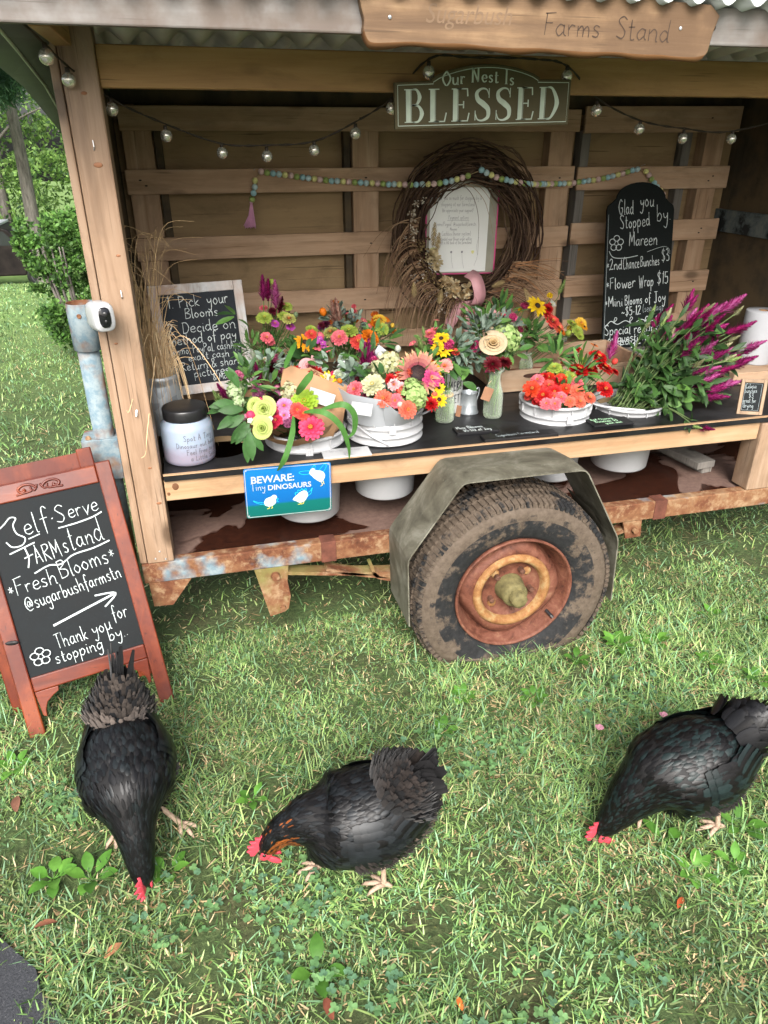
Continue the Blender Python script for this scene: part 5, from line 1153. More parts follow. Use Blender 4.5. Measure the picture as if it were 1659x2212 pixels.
def bouquet(key, label, vase, foot, group='bouquets on the counter', fol=None, grey=None, fern=None, nstem=None, stem_end=None, extra=None, cat='bouquet', up=.75):
    rows = list(BLOOMS[key]); fillc = {'A': ('lime', 'pink', 'orchid'), 'B': ('orchid', 'pink', 'white'), 'C': ('pink', 'orange', 'lime'), 'D': ('pinkl', 'white', 'mauve', 'hot'), 'E': ('hotp', 'white', 'red', 'salmon'), 'F': ('yel', 'hotp', 'pink'), 'G': ('hotp', 'white', 'pinkl'), 'H': ('coral', 'yel', 'hotp'), 'H2': ('lime', 'yellow'), 'I': ('red', 'coral')}[key]
    for (k, c, x, y, z, d) in BLOOMS[key]:
        if R.random() < .75 and k not in ('sun', 'rose'): rows.append((R.choice(['zin', 'scb', 'sml', 'bud', 'sml']) if key != 'I' else 'zin', R.choice(fillc), x + R.uniform(-.04, .04), y + R.uniform(.015, .06), z + R.uniform(-.035, .025), R.uniform(.018, .036)))
    t = thing('flower_bouquet', label, cat, foot, group); vx = Vector(vase)
    ms = MB(); ms.smooth = True
    for (k, c, x, y, z, d) in rows:
        p = V(x, y, z); out = (p - vx); out.z = max(0, out.z) * .5; n_ = (out.normalized() * .55 + V(-.18, -.62, up) + rdir() * .28).normalized()
        if k == 'cel': n_ = (out.normalized() * .5 + V(0, -.1, 1.2) + rdir() * .2).normalized(); p = p - n_ * d * 1.2; sz = d * .95
        elif k in ('pod', 'bud', 'sml'): sz = d * .95
        elif k == 'hyd': sz = d * .98
        elif k in ('rud', 'lily', 'sun'): sz = d * 1.18 if k != 'sun' else d * 1.75
        if k == 'sun': n_ = V(-.05, -.80, .55).normalized(); p = V(p.x, 2.215, p.z)
        if k in ('rud', 'lily', 'sun'): pass
        elif k == 'rose': sz = d * 1.15; n_ = (out.normalized() * .3 + V(-.1, -.9, .45) + rdir() * .15).normalized()
        elif k == 'scb': sz = d * 1.05
        else: sz = d * 1.13
        bloom(t, k, c, p, n_, sz)
        ms.col = jc((.10, .20, .05), .3); e = stem_end(p) if stem_end else vx + V(R.uniform(-.012, .012), R.uniform(-.012, .012), R.uniform(-.05, 0))
        q = p.lerp(e, .5) + V(0, .01, 0); ms.tube(smooth([p - n_ * .004, p - n_ * .03, q, e], 3), .0016, 5)
    ms.build('stems', M['leafm'], t)
    mf = MB(); mf.smooth = True
    for (c, rad, n, L, W) in (fol or []): sprays(mf, c, rad, n, GREEN, L, W)
    for (c, rad, n, L, W) in (grey or []): sprays(mf, c, rad, n, GREY, L, W)
    for (c, rad, n) in (fern or []): ferny(mf, c, rad, n, [(.05, .15, .03), (.08, .20, .04), (.04, .11, .03)])
    if extra: extra(mf)
    if mf.f: mf.build('foliage', M['leafm'], t, fix=False)
    return t

# ------------------------------------------------------------------ containers
def bucket(cx, cy, rimz, botz, r, label, handle=0):
    t = thing('bucket', label, 'bucket', (cx, cy, botz), 'white buckets set into the counter'); m = MB(); m.smooth = True
    H = rimz - botz; rb = r * .84
    def rr(z): return rb + (r - .004 - rb) * (z - botz) / H
    prof = [(.0001, botz), (rb - .008, botz), (rb, botz + .008)]
    for dz in (.105, ): prof += [(rr(rimz - dz), rimz - dz)]
    prof += [(r + .006, rimz - .102), (r + .007, rimz - .098), (r + .001, rimz - .094), (r + .001, rimz - .078), (r + .008, rimz - .075), (r + .008, rimz - .071), (r, rimz - .067), (r, rimz - .050), (r + .006, rimz - .047), (r + .006, rimz - .043), (r, rimz - .040), (r + .001, rimz - .012), (r + .009, rimz - .010), (r + .010, rimz - .002), (r + .006, rimz), (r - .003, rimz - .001), (r - .005, rimz - .006), (rr(rimz - .1) - .003, rimz - .10), (rb - .004, botz + .01), (.0001, botz + .008)]
    m.lathe(prof, (cx, cy, 0), 48, 'z', False, False)
    m.smooth = False
    for a in np.linspace(0, 2 * pi, 12, endpoint=False):
        c = V(cx + (r + .002) * cos(a), cy + (r + .004) * sin(a), rimz - .026); m.bar(c - V(0, 0, .014), c + V(0, 0, .014), .003, .010, up=(cos(a), sin(a), 0))
    b = m.build('tub', M['white_plastic'], t)
    for s in (0,):
        a = -pi / 2 - .05 + s * pi; F = frame(V(cx + (r + .0065) * cos(a), cy + (r + .0065) * sin(a), rimz - .058), (-sin(a), cos(a), 0), (0, 0, 1)); m = MB(); m.fbox(F, -.012, .012, 0, .030, 0, .006); m.build('handle_lug', M['white_plastic'], b, bevel=.001)
        m = MB(); m.ribbon([F(x, y, .0068) for x, y in ((-.005, .006), (-.005, .022), (.004, .022), (.004, .006))], .0016, F.n); m.build('lug_mark', M['greyink'], b, fix=False)
    if handle:
        m = MB(); m.smooth = True
        if handle == 1: pts = [(cx - r - .008, cy - .02, rimz - .02), (cx - r * .92, cy - r * .55, rimz - .035), (cx - r * .6, cy - r * .92, rimz - .062), (cx - .02, cy - r - .012, rimz - .092)]
        elif handle == 2: pts = [(cx + r * .86, cy - r * .5, rimz - .02), (cx + r * 1.22, cy - r * .35, rimz - .035), (cx + r * 1.30, cy + r * .1, rimz - .03), (cx + r * .95, cy + r * .35, rimz - .01)]
        else: pts = [(cx - r * .95, cy + r * .25, rimz + .004), (cx - r * 1.25, cy - r * .05, rimz + .004), (cx - r * 1.05, cy - r * .45, rimz + .002), (cx - r * .1, cy - r - .008, rimz + .003)]
        P = smooth(pts, 6); m.tube(P, .0042, 8); m.build('handle', M['white_plastic'], t)
    return t
bucket(.300, 2.290, .742, .42, .130, 'white bucket holding the brown paper wrapped bouquet at the left', 2)
bucket(.577, 2.278, .795, .478, .125, 'white ribbed bucket standing tall under the white wrapped bouquet', 1)
bucket(1.243, 2.322, .757, .452, .126, 'white ribbed bucket full of loose red zinnias')
bucket(1.556, 2.335, .716, .452, .128, 'white bucket sunk to its rim holding the celosia bundle', 3)

def bottle(cx, cy, z0, prof, label, fill, name='glass_bottle', tagx=None, group='glass bottle vases'):
    t = thing(name, label, 'bottle vase', (cx, cy, z0), group); m = MB(); m.smooth = True
    m.lathe([(.0001, 0), (prof[0][0] * .9, 0)] + prof + [(prof[-1][0] - .003, prof[-1][1])], (cx, cy, z0), 28, 'z', False, False); m.build('glass', M['glass'], t, fix=False)
    m = MB(); m.smooth = True; m.lathe([(.0001, .004)] + [(r - .003, max(h, .004)) for r, h in prof if h < fill] + [(np.interp(fill, [h for r, h in prof], [r for r, h in prof]) - .003, fill), (.0001, fill)], (cx, cy, z0), 24, 'z', False, False); m.build('water', M['water'], t, fix=False)
    return t
MILK = [(.034, .006), (.0355, .02), (.0355, .075), (.033, .095), (.025, .122), (.0215, .135), (.021, .160), (.0235, .166), (.0235, .176)]
JARP = [(.034, .006), (.0355, .02), (.0355, .070), (.034, .082), (.027, .098), (.0245, .104), (.0255, .110), (.0255, .122)]
b1 = bottle(.822, 2.355, .6895, JARP, 'short glass jar vase tied with twine in front of the milk can', .085)
m = MB(); m.lathe([(.0285, .096), (.030, .099), (.0285, .103)], (.822, 2.355, .6895), 24); m.tube([(.822, 2.325, .789), (.815, 2.318, .80), (.805, 2.32, .79)], .0015, 5); m.build('twine', M['twine'], b1)
F = frame((.850, 2.318, .718), (.6, -.4, -.1), (-.25, 0, 1)); m = MB(); m.fbox(F, 0, .018, 0, .045, 0, .0012); m.build('tag', M['card'], b1)
b2 = bottle(1.008, 2.355, .6895, MILK, 'tall glass milk bottle full of green stems under the burgundy dahlias', .118)
F = frame((.942, 2.318, .775), (.040, -.012, -.014), (.012, 0, .05)); m = MB(); m.fbox(F, 0, .034, 0, .048, 0, .0012); m.build('tag', M['card'], b2)
m = MB(); m.tube([(.985, 2.33, .835), (.972, 2.325, .825)], .001, 4); m.build('string', M['twine'], b2)
for b, cx, n, hz in ((b1, .822, 20, .12), (b2, 1.008, 24, .16)):                 # bare stems standing in the water
    m = MB(); m.smooth = True
    for k in range(n):
        a = R.uniform(0, 6.28); r = .027 * sqrt(R.random()); a2 = a + R.uniform(-1, 3); m.col = jc((.16, .26, .06), .35)
        m.tube([(cx + r * cos(a), 2.355 + r * sin(a), .70), (cx + .017 * cos(a2), 2.355 + .017 * sin(a2), .6895 + hz)], .0021, 5)
    m.build('cut_stems', M['leafm'], b)
for (x, y, z, pr, lab) in ((.190, 2.62, .6895, [(.026, .006), (.027, .05), (.022, .085), (.016, .11), (.016, .128)], 'slim glass bottle under the magenta celosia beside the chalkboard'), (1.197, 2.72, .735, [(.030, .006), (.031, .035), (.020, .055), (.016, .07), (.020, .085)], 'small flared glass vase in the crate under the yellow coneflower'), (1.30, 2.72, .735, [(.028, .006), (.029, .035), (.022, .055), (.018, .07), (.020, .08)], 'small glass vase at the right in the crate holding lime zinnias')):
    bottle(x, y, z, pr, lab, .04)
tv = thing('rope_wrapped_vase', 'small vase wrapped in black and white twine behind the white bouquet', 'vase', (.510, 2.62, .6895)); m = MB(); m.smooth = True
for k in range(24): 
    m.col = ((.02, .02, .02), (.75, .75, .75))[k % 2]
    for j in range(14):
        a0 = 2 * pi * j / 14; m.col = (.02, .02, .02) if (j + k) % 2 else (.74, .74, .74)
        z = .6895 + k * .0075; r = .030 if k < 14 else .030 - (k - 14) * .0006
        m.tube([(.510 + r * cos(a0 + q), 2.62 + r * sin(a0 + q), z + q * .008) for q in (0, .25, .5)], .0042, 5)
m.build('twine_wrap', M['vpaint'], tv); m = MB(); m.smooth = True; m.lathe([(.0001, 0), (.024, .002), (.026, .10), (.022, .185), (.020, .185)], (.510, 2.62, .6895), 20, 'z', False, False); m.build('glass', M['glass'], tv, fix=False)
# white milk can
mc = thing('milk_can', 'white enamel milk can lettered farmers market behind the short jar', 'milk can', (.866, 2.47, .6895)); m = MB(); m.smooth = True
m.lathe([(.0001, 0), (.056, 0), (.060, .006), (.060, .125), (.058, .140), (.040, .168), (.034, .178), (.034, .196), (.042, .206), (.040, .208), (.030, .196), (.0001, .19)], (.866, 2.47, .6895), 36, 'z', False, False); cb = m.build('can_body', M['enamel'], mc, fix=False)
m = MB()
class Cyl:
    def __init__(s, c, r, a0): s.c = V(*c); s.r = r; s.a0 = a0; s.n = V(0, -1, 0)
    def __call__(s, u, v, w=0): a = s.a0 + u / s.r; return s.c + V((s.r + w) * sin(a), -(s.r + w) * cos(a), v)
def hand_cyl(m, Cc, txt, u, v, h, th, sx=.8):
    ad = u
    for ch in txt:
        adv, sd_ = GL.get(ch, GL[' '])
        for strk in sd_.split('|'):
            if not strk: continue
            P = smooth([(float(p.split(',')[0]) / 100 * sx, float(p.split(',')[1]) / 100, 0) for p in strk.split()], 3)
            for a, b in zip(P[:-1], P[1:]):
                p0 = Cc(ad + a.x * h, v + a.y * h, .0012); p1 = Cc(ad + b.x * h, v + b.y * h, .0012); an = Cc.a0 + (ad + a.x * h) / Cc.r
                m.ribbon([p0, p1 + (p1 - p0) * .12], th, V(sin(an), -cos(an), 0))
        ad += (adv / 100 * sx + .10) * h
GL['E'] = (50, "8,100 8,0|8,99 44,99|8,52 38,52|8,1 46,1")
cy = Cyl((.866, 2.47, .6895), .060, -1.0); hand_cyl(m, cy, 'FARMERS', 0, .093, .032, .0036, .62); cy2 = Cyl((.866, 2.47, .6895), .060, -.85); hand_cyl(m, cy2, 'MARKET', 0, .045, .030, .0036, .62)
m.build('lettering', M['ink'], cb, fix=False)
# tin pitcher
tp = thing('tin_pitcher', 'little galvanised tin pitcher between the milk can and the tall bottle', 'pitcher', (.938, 2.42, .6895)); m = MB(); m.smooth = True
m.lathe([(.0001, 0), (.037, 0), (.0385, .003), (.034, .012), (.030, .05), (.029, .078), (.031, .080), (.028, .078), (.028, .02), (.0001, .01)], (.938, 2.42, .6895), 30, 'z', False, False); pb = m.build('body', M['tin'], tp, fix=False)
m = MB(); m.smooth = True; m.tube(smooth([(.962, 2.43, .762), (.978, 2.435, .778), (.985, 2.44, .76), (.972, 2.435, .72)], 5), .0028, 6); m.tube(smooth([(.915, 2.405, .765), (.930, 2.39, .742), (.945, 2.393, .735), (.957, 2.402, .768)], 5), .001, 5); m.build('handle', M['tin'], tp)
# crate
cr = thing('wooden_crate', 'shallow pale wooden crate standing at the back of the counter behind the bottles', 'crate', (1.45, 2.75, .69))
for nm, a in (('front_board', (1.140, 1.765, 2.60, 2.614, .692, .780)), ('rear_board', (1.140, 1.765, 2.885, 2.90, .692, .80))):
    m = MB(); m.box(*a); m.build(nm, M['crate'], cr, bevel=.002)
for x in (1.126, 1.766): m = MB(); m.box(x, x + .0135, 2.60, 2.90, .692, .795); m.build('end_board', M['pallet'], cr, bevel=.002)
m = MB(); m.box(1.14, 1.765, 2.615, 2.884, .692, .700); m.build('base_board', plain('red_brown_crate_floor', (.20, .05, .03), .7), cr)
m = MB(); m.prism([(1.30 + .035 * cos(a) + (.03 if cos(a) > 0 else -.03), .755 + .009 * sin(a)) for a in np.linspace(0, 2 * pi, 20, endpoint=False)], frame((0, 2.5992, 0), (1, 0, 0), (0, 0, 1)), 0, .0008); m.build('grip_slot', plain('dark_slot', (.05, .02, .012), .8), cr)
m = MB(); m.box(1.76, 2.20, 2.86, 2.99, .692, .735); tag(m.build('sill_board', M['grey_v'], None, (1.98, 2.93, .692), .003), 'grey painted board under the tall arched chalkboard', 'board')

# jar of grit
jr = thing('plastic_jar', 'milky plastic jar with black screw lid at the left counter end', 'jar', (-.082, 2.225, .6895)); m = MB(); m.smooth = True; c = (-.082, 2.225, .6895)
m.lathe([(.0001, 0), (.070, 0), (.079, .006), (.081, .018), (.081, .112), (.078, .124), (.066, .138), (.064, .142)], c, 40, 'z', False, True); jb = m.build('jar_body', M['jar'], jr)
m = MB(); m.smooth = True
m.lathe([(.062, .140), (.0665, .1405), (.068, .144), (.068, .172), (.066, .176), (.060, .178), (.0001, .176)], c, 60, 'z', True, False); lid = m.build('lid', M['black_plastic'], jr)
m = MB(); cy = Cyl(c, .0812, -.02)
class CylT(Cyl): pass
for txt, u, v, h in (('Spot A Tiny', -.010, .088, .018), ('Dinosaur out back?', -.035, .065, .0165), ('Feel free to give', -.005, .043, .0165), ('a Little Snack', .005, .022, .0165)): hand_cyl(m, cy, txt, u, v, h, .0015, .85)
m.build('handwriting', plain('pen_ink', (.10, .10, .12), .6), jb, fix=False)

# paper towel roll and its box
m = MB(); m.box(2.12, 2.42, 2.46, 2.68, .6915, .742); tag(m.build('wooden_box', M['crate'], None, (2.27, 2.57, .69), .003), 'pale wooden box under the paper towel roll', 'box')
pt = thing('paper_towel_roll', 'white paper towel roll standing at the right end behind the celosia', 'paper towels', (2.315, 2.60, .743)); m = MB(); m.smooth = True
m.lathe([(.022, .0), (.069, .0), (.070, .004), (.070, .215), (.068, .219), (.022, .219)], (2.315, 2.60, .743), 40, 'z', False, False); m.build('roll', M['towel'], pt); m = MB(); m.lathe([(.021, .001), (.0215, .218), (.018, .218), (.018, .001)], (2.315, 2.60, .743), 24, 'z', False, False); m.build('cardboard_core', M['kraft'], pt)

# ------------------------------------------------------------------ dried grass in a galvanised can
gv = thing('galvanised_vase', 'dull galvanised churn holding dried grass behind the plastic jar', 'vase', (-.165, 2.52, .6895)); m = MB(); m.smooth = True
m.lathe([(.0001, 0), (.075, 0), (.077, .006), (.075, .02), (.074, .15), (.066, .165), (.064, .175), (.070, .185), (.070, .20), (.066, .202), (.060, .18), (.0001, .17)], (-.165, 2.52, .6895), 34, 'z', False, False); m.build('churn', M['tin'], gv, fix=False)
dg_ = thing('dried_grass_bunch', 'tan dried ornamental grass arching out of the galvanised churn', 'dried grass', (-.165, 2.52, .87)); m = MB(); m.smooth = True
for k in range(260):
    a = R.uniform(0, 6.28); r = .045 * sqrt(R.random()); b = V(-.175 + r * cos(a), 2.52 + r * sin(a), .85); out = V(cos(a) * R.uniform(.1, .9) + .02, sin(a) * R.uniform(.1, .8) - .30, 0); h = R.uniform(.07, .22); o = R.uniform(.03, .14) if k % 5 else R.uniform(.14, .20)
    m.col = jc(R.choice([(.46, .31, .16), (.56, .40, .23), (.36, .23, .12), (.62, .47, .29)]), .15); drop = R.choice([0, .04, .10, .22, .34]) * o / .16
    P = smooth([b, b + out * o * .35 + V(0, 0, h * .7), b + out * o * .8 + V(0, 0, h), b + out * o * 1.25 + V(0, 0, h - drop)], 4); P = [V(max(p.x, -.235), p.y, p.z) for p in P]; n_ = len(P)
    m.ribbon(P, [R.uniform(.0022, .0042) * (1 - .8 * i / n_) for i in range(n_)], V(R.uniform(-.4, .4), -1, R.uniform(-.3, .3)))
for k in range(46):                                            # tall wisps up the corner
    b = V(-.20 + R.uniform(-.02, .03), 2.52 + R.uniform(-.03, .03), .88); top = V(-.235 + R.uniform(-.01, .16), 2.50 + R.uniform(-.05, .1), R.uniform(1.12, 1.36)); md = b.lerp(top, .55) + V(R.uniform(-.03, .02), 0, 0)
    m.col = jc(R.choice([(.50, .35, .19), (.40, .27, .14)]), .2); P = smooth([b, md, top, top + V(R.uniform(-.02, .12), -.02, R.uniform(-.06, .03))], 5); P = [V(max(p.x, -.24), p.y, p.z) for p in P]
    m.ribbon(P, [.0024 * (1 - .7 * i / len(P)) for i in range(len(P))], V(0, -1, 0))
for pts in ([(-.15, 2.5, .95), (-.17, 2.40, 1.05), (-.22, 2.08, .93), (-.235, 2.07, .915)], [(-.16, 2.5, .93), (-.15, 2.3, 1.0), (-.185, 2.06, .86), (-.20, 2.05, .79), (-.215, 2.05, .775)], [(-.14, 2.5, .96), (-.06, 2.40, 1.04), (.03, 2.33, .92), (.07, 2.30, .79)]):
    P = smooth(pts, 7); m.col = (.52, .37, .21); m.ribbon(P, [.0034 * (1 - .6 * i / len(P)) for i in range(len(P))], V(.1, -1, .2))
m.build('grass_blades', M['dry'], dg_, fix=False)

# ------------------------------------------------------------------ bouquets
bouquet('A', 'tall bouquet of magenta celosia and lime zinnias beside the framed chalkboard', (.190, 2.62, .80), (.19, 2.62, .70), fern=[((.205, 2.60, .93), (.075, .05, .075), 95), ((.25, 2.62, .955), (.04, .04, .04), 30)], fol=[((.12, 2.60, 1.06), (.02, .02, .05), 4, .07, .02), ((.16, 2.60, .93), (.05, .03, .05), 16, .05, .014)])
bouquet('B', 'low bouquet with one golden coneflower and pink sprigs behind the red dahlias', (.34, 2.62, .76), (.34, 2.62, .70), fol=[((.36, 2.60, .885), (.05, .04, .03), 22, .07, .035), ((.33, 2.62, .90), (.06, .04, .05), 14, .05, .02)], grey=[((.30, 2.58, .845), (.05, .03, .025), 24, .05, .03)])
bouquet('C', 'bouquet of pink, lime and orange zinnias in the twine wrapped vase', (.510, 2.62, .86), (.51, 2.62, .80), grey=[((.49, 2.68, 1.0), (.05, .04, .06), 40, .035, .02), ((.56, 2.66, .99), (.05, .03, .05), 26, .03, .012)], fern=[((.66, 2.64, .935), (.05, .04, .06), 44)], fol=[((.62, 2.62, .93), (.09, .04, .06), 36, .05, .016), ((.46, 2.64, .93), (.05, .04, .04), 14, .05, .02)], extra=lambda m: [setattr(m, 'col', (.42, .45, .22)) or m.leaf((.535 + .002 * k, 2.56, .83 + .006 * k), rdir() + V(0, 0, 1), rdir(), .012, .003) for k in range(18) for _ in range(5)])
def exD(m):
    for pts, w in (([(.245, 2.12, .84), (.232, 2.07, .80), (.206, 2.04, .745), (.188, 2.05, .705), (.178, 2.07, .682)], .018), ([(.275, 2.12, .85), (.33, 2.06, .865), (.38, 2.05, .82), (.405, 2.06, .745), (.408, 2.07, .70)], .019), ([(.33, 2.10, .86), (.39, 2.06, .885), (.425, 2.06, .85), (.425, 2.07, .79), (.40, 2.08, .765)], .020), ([(.262, 2.14, .90), (.275, 2.11, .935), (.30, 2.10, .97), (.305, 2.10, .985)], .022), ([(.235, 2.2, .97), (.26, 2.18, 1.03), (.272, 2.16, 1.06)], .016)):
        P = smooth(pts, 6); n = len(P); m.col = jc((.08, .22, .045)); m.ribbon(P, [w * min(1, .35 + 3 * i / n, 2.2 * (1 - i / n) + .05) for i in range(n)], V(.2, -1, .55))
    for (b, d, L, W) in (((.09, 2.16, .87), (-1, -.2, .1), .08, .032), ((.09, 2.15, .85), (-.9, -.4, -.3), .09, .03), ((.10, 2.13, .82), (-.6, -.3, -1), .085, .028), ((.11, 2.12, .80), (-.1, -.3, -1), .095, .032), ((.10, 2.12, .81), (-.9, -.2, -.5), .07, .024), ((.08, 2.17, .875), (-1, -.1, -.25), .10, .025), ((.12, 2.11, .80), (.4, -.3, -1), .06, .022), ((.09, 2.20, .93), (-.4, -.2, .8), .07, .026)):
        for q in range(2): m.col = jc((.045, .12, .03), .25); m.leaf(V(*b) + rdir() * .012, V(*d) + rdir() * .25, (.1, -1, .5), L * R.uniform(.7, 1.05), W, .5, .25)
bD = bouquet('D', 'large kraft paper bouquet with lime roses and a hot pink zinnia in the left bucket', (.29, 2.30, .74), (.29, 2.29, .74), fol=[((.18, 2.28, .88), (.10, .05, .09), 60, .045, .015), ((.12, 2.25, .93), (.05, .05, .08), 26, .045, .014), ((.26, 2.26, .83), (.11, .05, .05), 40, .04, .015), ((.30, 2.40, .95), (.10, .04, .05), 20, .05, .02)], grey=[((.20, 2.28, .96), (.06, .04, .06), 30, .035, .016), ((.41, 2.36, .92), (.05, .03, .04), 14, .035, .02)], extra=exD)
m = MB(); m.smooth = True
K = lambda *p: [V(*q) for q in p]
m.grid([K((.225, 2.235, .86), (.262, 2.20, .86), (.33, 2.185, .845), (.39, 2.19, .82), (.425, 2.22, .80)), K((.225, 2.25, .905), (.262, 2.225, .905), (.33, 2.205, .885), (.39, 2.20, .855), (.438, 2.225, .845)), K((.238, 2.27, .945), (.264, 2.25, .962), (.33, 2.23, .935), (.395, 2.22, .905), (.452, 2.235, .872))])
m.grid([K((.225, 2.235, .86), (.262, 2.20, .86), (.33, 2.185, .845), (.39, 2.19, .82), (.425, 2.22, .80)), K((.27, 2.21, .80), (.30, 2.17, .80), (.34, 2.155, .795), (.385, 2.16, .775), (.415, 2.21, .76)), K((.30, 2.22, .73), (.32, 2.18, .73), (.345, 2.17, .73), (.375, 2.175, .73), (.39, 2.22, .73))])
m.grid([K((.06, 2.20, .835), (.10, 2.145, .80), (.16, 2.115, .775), (.23, 2.10, .765), (.30, 2.105, .775), (.37, 2.13, .80)), K((.11, 2.22, .79), (.14, 2.165, .765), (.19, 2.14, .745), (.24, 2.13, .735), (.30, 2.135, .74), (.36, 2.16, .765)), K((.20, 2.26, .73), (.22, 2.22, .72), (.24, 2.2, .715), (.27, 2.19, .71), (.31, 2.2, .715), (.35, 2.22, .73))])
m.grid([K((.06, 2.20, .835), (.10, 2.30, .86), (.20, 2.37, .90), (.34, 2.36, .92), (.45, 2.29, .87)), K((.11, 2.22, .79), (.16, 2.29, .80), (.22, 2.34, .83), (.33, 2.33, .85), (.42, 2.25, .80)), K((.20, 2.26, .72), (.22, 2.29, .72), (.25, 2.31, .72), (.31, 2.30, .72), (.36, 2.25, .72))])
m.build('kraft_wrap', M['kraft'], bD, fix=False)
F = frame((.296, 2.165, .872), (.080, .0, -.034), (.022, .018, .034)); m = MB(); m.fbox(F, 0, .086, 0, .044, 0, .001); tg = m.build('name_card', M['paper'], bD)
m = MB(); hand(m, F, 'SugarbushFarmsTN', .014, .020, .008, .0008, 0, w=.0018, sx=.6); stroke(m, F, [(.018, .013), (.07, .013)], .0008, .0018); stroke(m, F, [(.026, .008), (.06, .008)], .0008, .0018)
for k in range(14): u = .008 + .005 * k; hand(m, F, 'x', u, .031 + .004 * sin(k * 2), .008, .0008, R.uniform(-.5, .5), w=.0018)
m.build('card_print', M['greyink'], tg, fix=False)
bE = bouquet('E', 'white paper wrapped bouquet with a bronze sunflower and green hydrangea', (.585, 2.285, .80), (.577, 2.278, .80), fol=[((.60, 2.24, .88), (.13, .06, .05), 80, .05, .02), ((.52, 2.32, .93), (.07, .05, .05), 30, .05, .02), ((.72, 2.28, .90), (.05, .05, .06), 36, .05, .016)], grey=[((.56, 2.19, .865), (.07, .03, .02), 20, .03, .022), ((.47, 2.30, .91), (.04, .03, .03), 22, .035, .028), ((.68, 2.26, .90), (.04, .02, .02), 10, .035, .024)])
m = MB(); m.smooth = True
m.grid([K((.405, 2.22, .89), (.43, 2.155, .885), (.475, 2.125, .88), (.52, 2.115, .872), (.545, 2.12, .862)), K((.42, 2.225, .84), (.44, 2.165, .84), (.48, 2.14, .835), (.52, 2.13, .83), (.55, 2.13, .82)), K((.445, 2.24, .775), (.46, 2.19, .77), (.49, 2.17, .765), (.53, 2.16, .762), (.56, 2.155, .762))])
m.grid([K((.53, 2.110, .868), (.57, 2.10, .835), (.62, 2.09, .815), (.67, 2.10, .818), (.712, 2.135, .822)), K((.535, 2.125, .82), (.57, 2.12, .805), (.62, 2.115, .795), (.655, 2.125, .80), (.69, 2.16, .805)), K((.55, 2.155, .765), (.58, 2.15, .765), (.61, 2.155, .765), (.64, 2.17, .768), (.665, 2.20, .775))])
m.grid([K((.405, 2.22, .89), (.44, 2.33, .90), (.50, 2.38, .915), (.58, 2.38, .955), (.68, 2.34, .87), (.712, 2.2, .825)), K((.445, 2.24, .80), (.47, 2.30, .81), (.53, 2.34, .82), (.58, 2.34, .83), (.64, 2.31, .81), (.68, 2.22, .79))])
m.grid([K((.548, 2.36, .94), (.575, 2.35, .985), (.62, 2.34, .95)), K((.57, 2.345, .90), (.59, 2.34, .93), (.625, 2.335, .91))])
m.build('white_wrap', M['tissue'], bE, fix=False)
F = frame((.422, 2.105, .838), (.066, -.012, -.012), (-.002, .008, .04)); m = MB(); m.fbox(F, 0, .066, 0, .038, 0, .001); tg = m.build('name_card', M['paper'], bE)
m = MB(); hand(m, F, 'SugarbushFarmsTN', .008, .018, .007, .0007, 0, w=.0018, sx=.52); stroke(m, F, [(.014, .012), (.056, .012)], .0007, .0018); stroke(m, F, [(.02, .007), (.05, .007)], .0007, .0018)
for k in range(11): hand(m, F, 'x', .006 + .005 * k, .028 + .003 * sin(k * 2), .007, .0007, R.uniform(-.5, .5), w=.0018)
m.build('card_print', M['greyink'], tg, fix=False)
bouquet('F', 'yellow coneflower and pink zinnia bouquet in the short jar', (.822, 2.355, .80), (.822, 2.355, .79), fol=[((.83, 2.38, .90), (.05, .03, .07), 44, .055, .02), ((.79, 2.42, .95), (.05, .03, .05), 20, .05, .02), ((.87, 2.33, .845), (.015, .01, .03), 4, .07, .026)], grey=[((.87, 2.40, .945), (.06, .04, .06), 50, .04, .018), ((.90, 2.42, .90), (.05, .03, .05), 30, .035, .02)])
bouquet('G', 'bouquet of cream rose, pale hydrangea and burgundy dahlias in the tall bottle', (1.008, 2.36, .85), (1.008, 2.355, .85), grey=[((1.0, 2.48, .97), (.09, .05, .08), 90, .035, .014), ((.95, 2.44, .90), (.05, .03, .04), 30, .04, .026), ((1.06, 2.5, .99), (.06, .04, .05), 30, .03, .012)], fol=[((1.10, 2.46, .90), (.06, .04, .05), 30, .05, .022), ((1.02, 2.52, 1.0), (.08, .04, .06), 30, .05, .018)])
bouquet('H', 'bouquet with a bright yellow coneflower and coral zinnias in the crate', (1.197, 2.72, .80), (1.197, 2.72, .79), grey=[((1.20, 2.71, .91), (.05, .03, .07), 60, .04, .024)], fol=[((1.17, 2.73, .97), (.08, .03, .07), 46, .06, .018), ((1.34, 2.70, .86), (.03, .02, .03), 8, .07, .03)])
bouquet('H2', 'small bouquet of lime and yellow zinnias at the right in the crate', (1.30, 2.72, .80), (1.30, 2.72, .79), fern=[((1.305, 2.70, .90), (.055, .03, .06), 66)], fol=[((1.31, 2.70, .89), (.05, .03, .05), 22, .05, .016)])
bouquet('I', 'loose bunch of red, coral and salmon zinnias filling the middle bucket', (1.243, 2.322, .70), (1.243, 2.322, .75), fol=[((1.25, 2.31, .78), (.10, .07, .03), 70, .05, .02), ((1.34, 2.34, .84), (.06, .04, .07), 40, .06, .016), ((1.27, 2.40, .88), (.06, .03, .05), 30, .06, .016)], stem_end=lambda p: V(1.243 + (p.x - 1.243) * .4, 2.322 + (p.y - 2.322) * .5, .70))
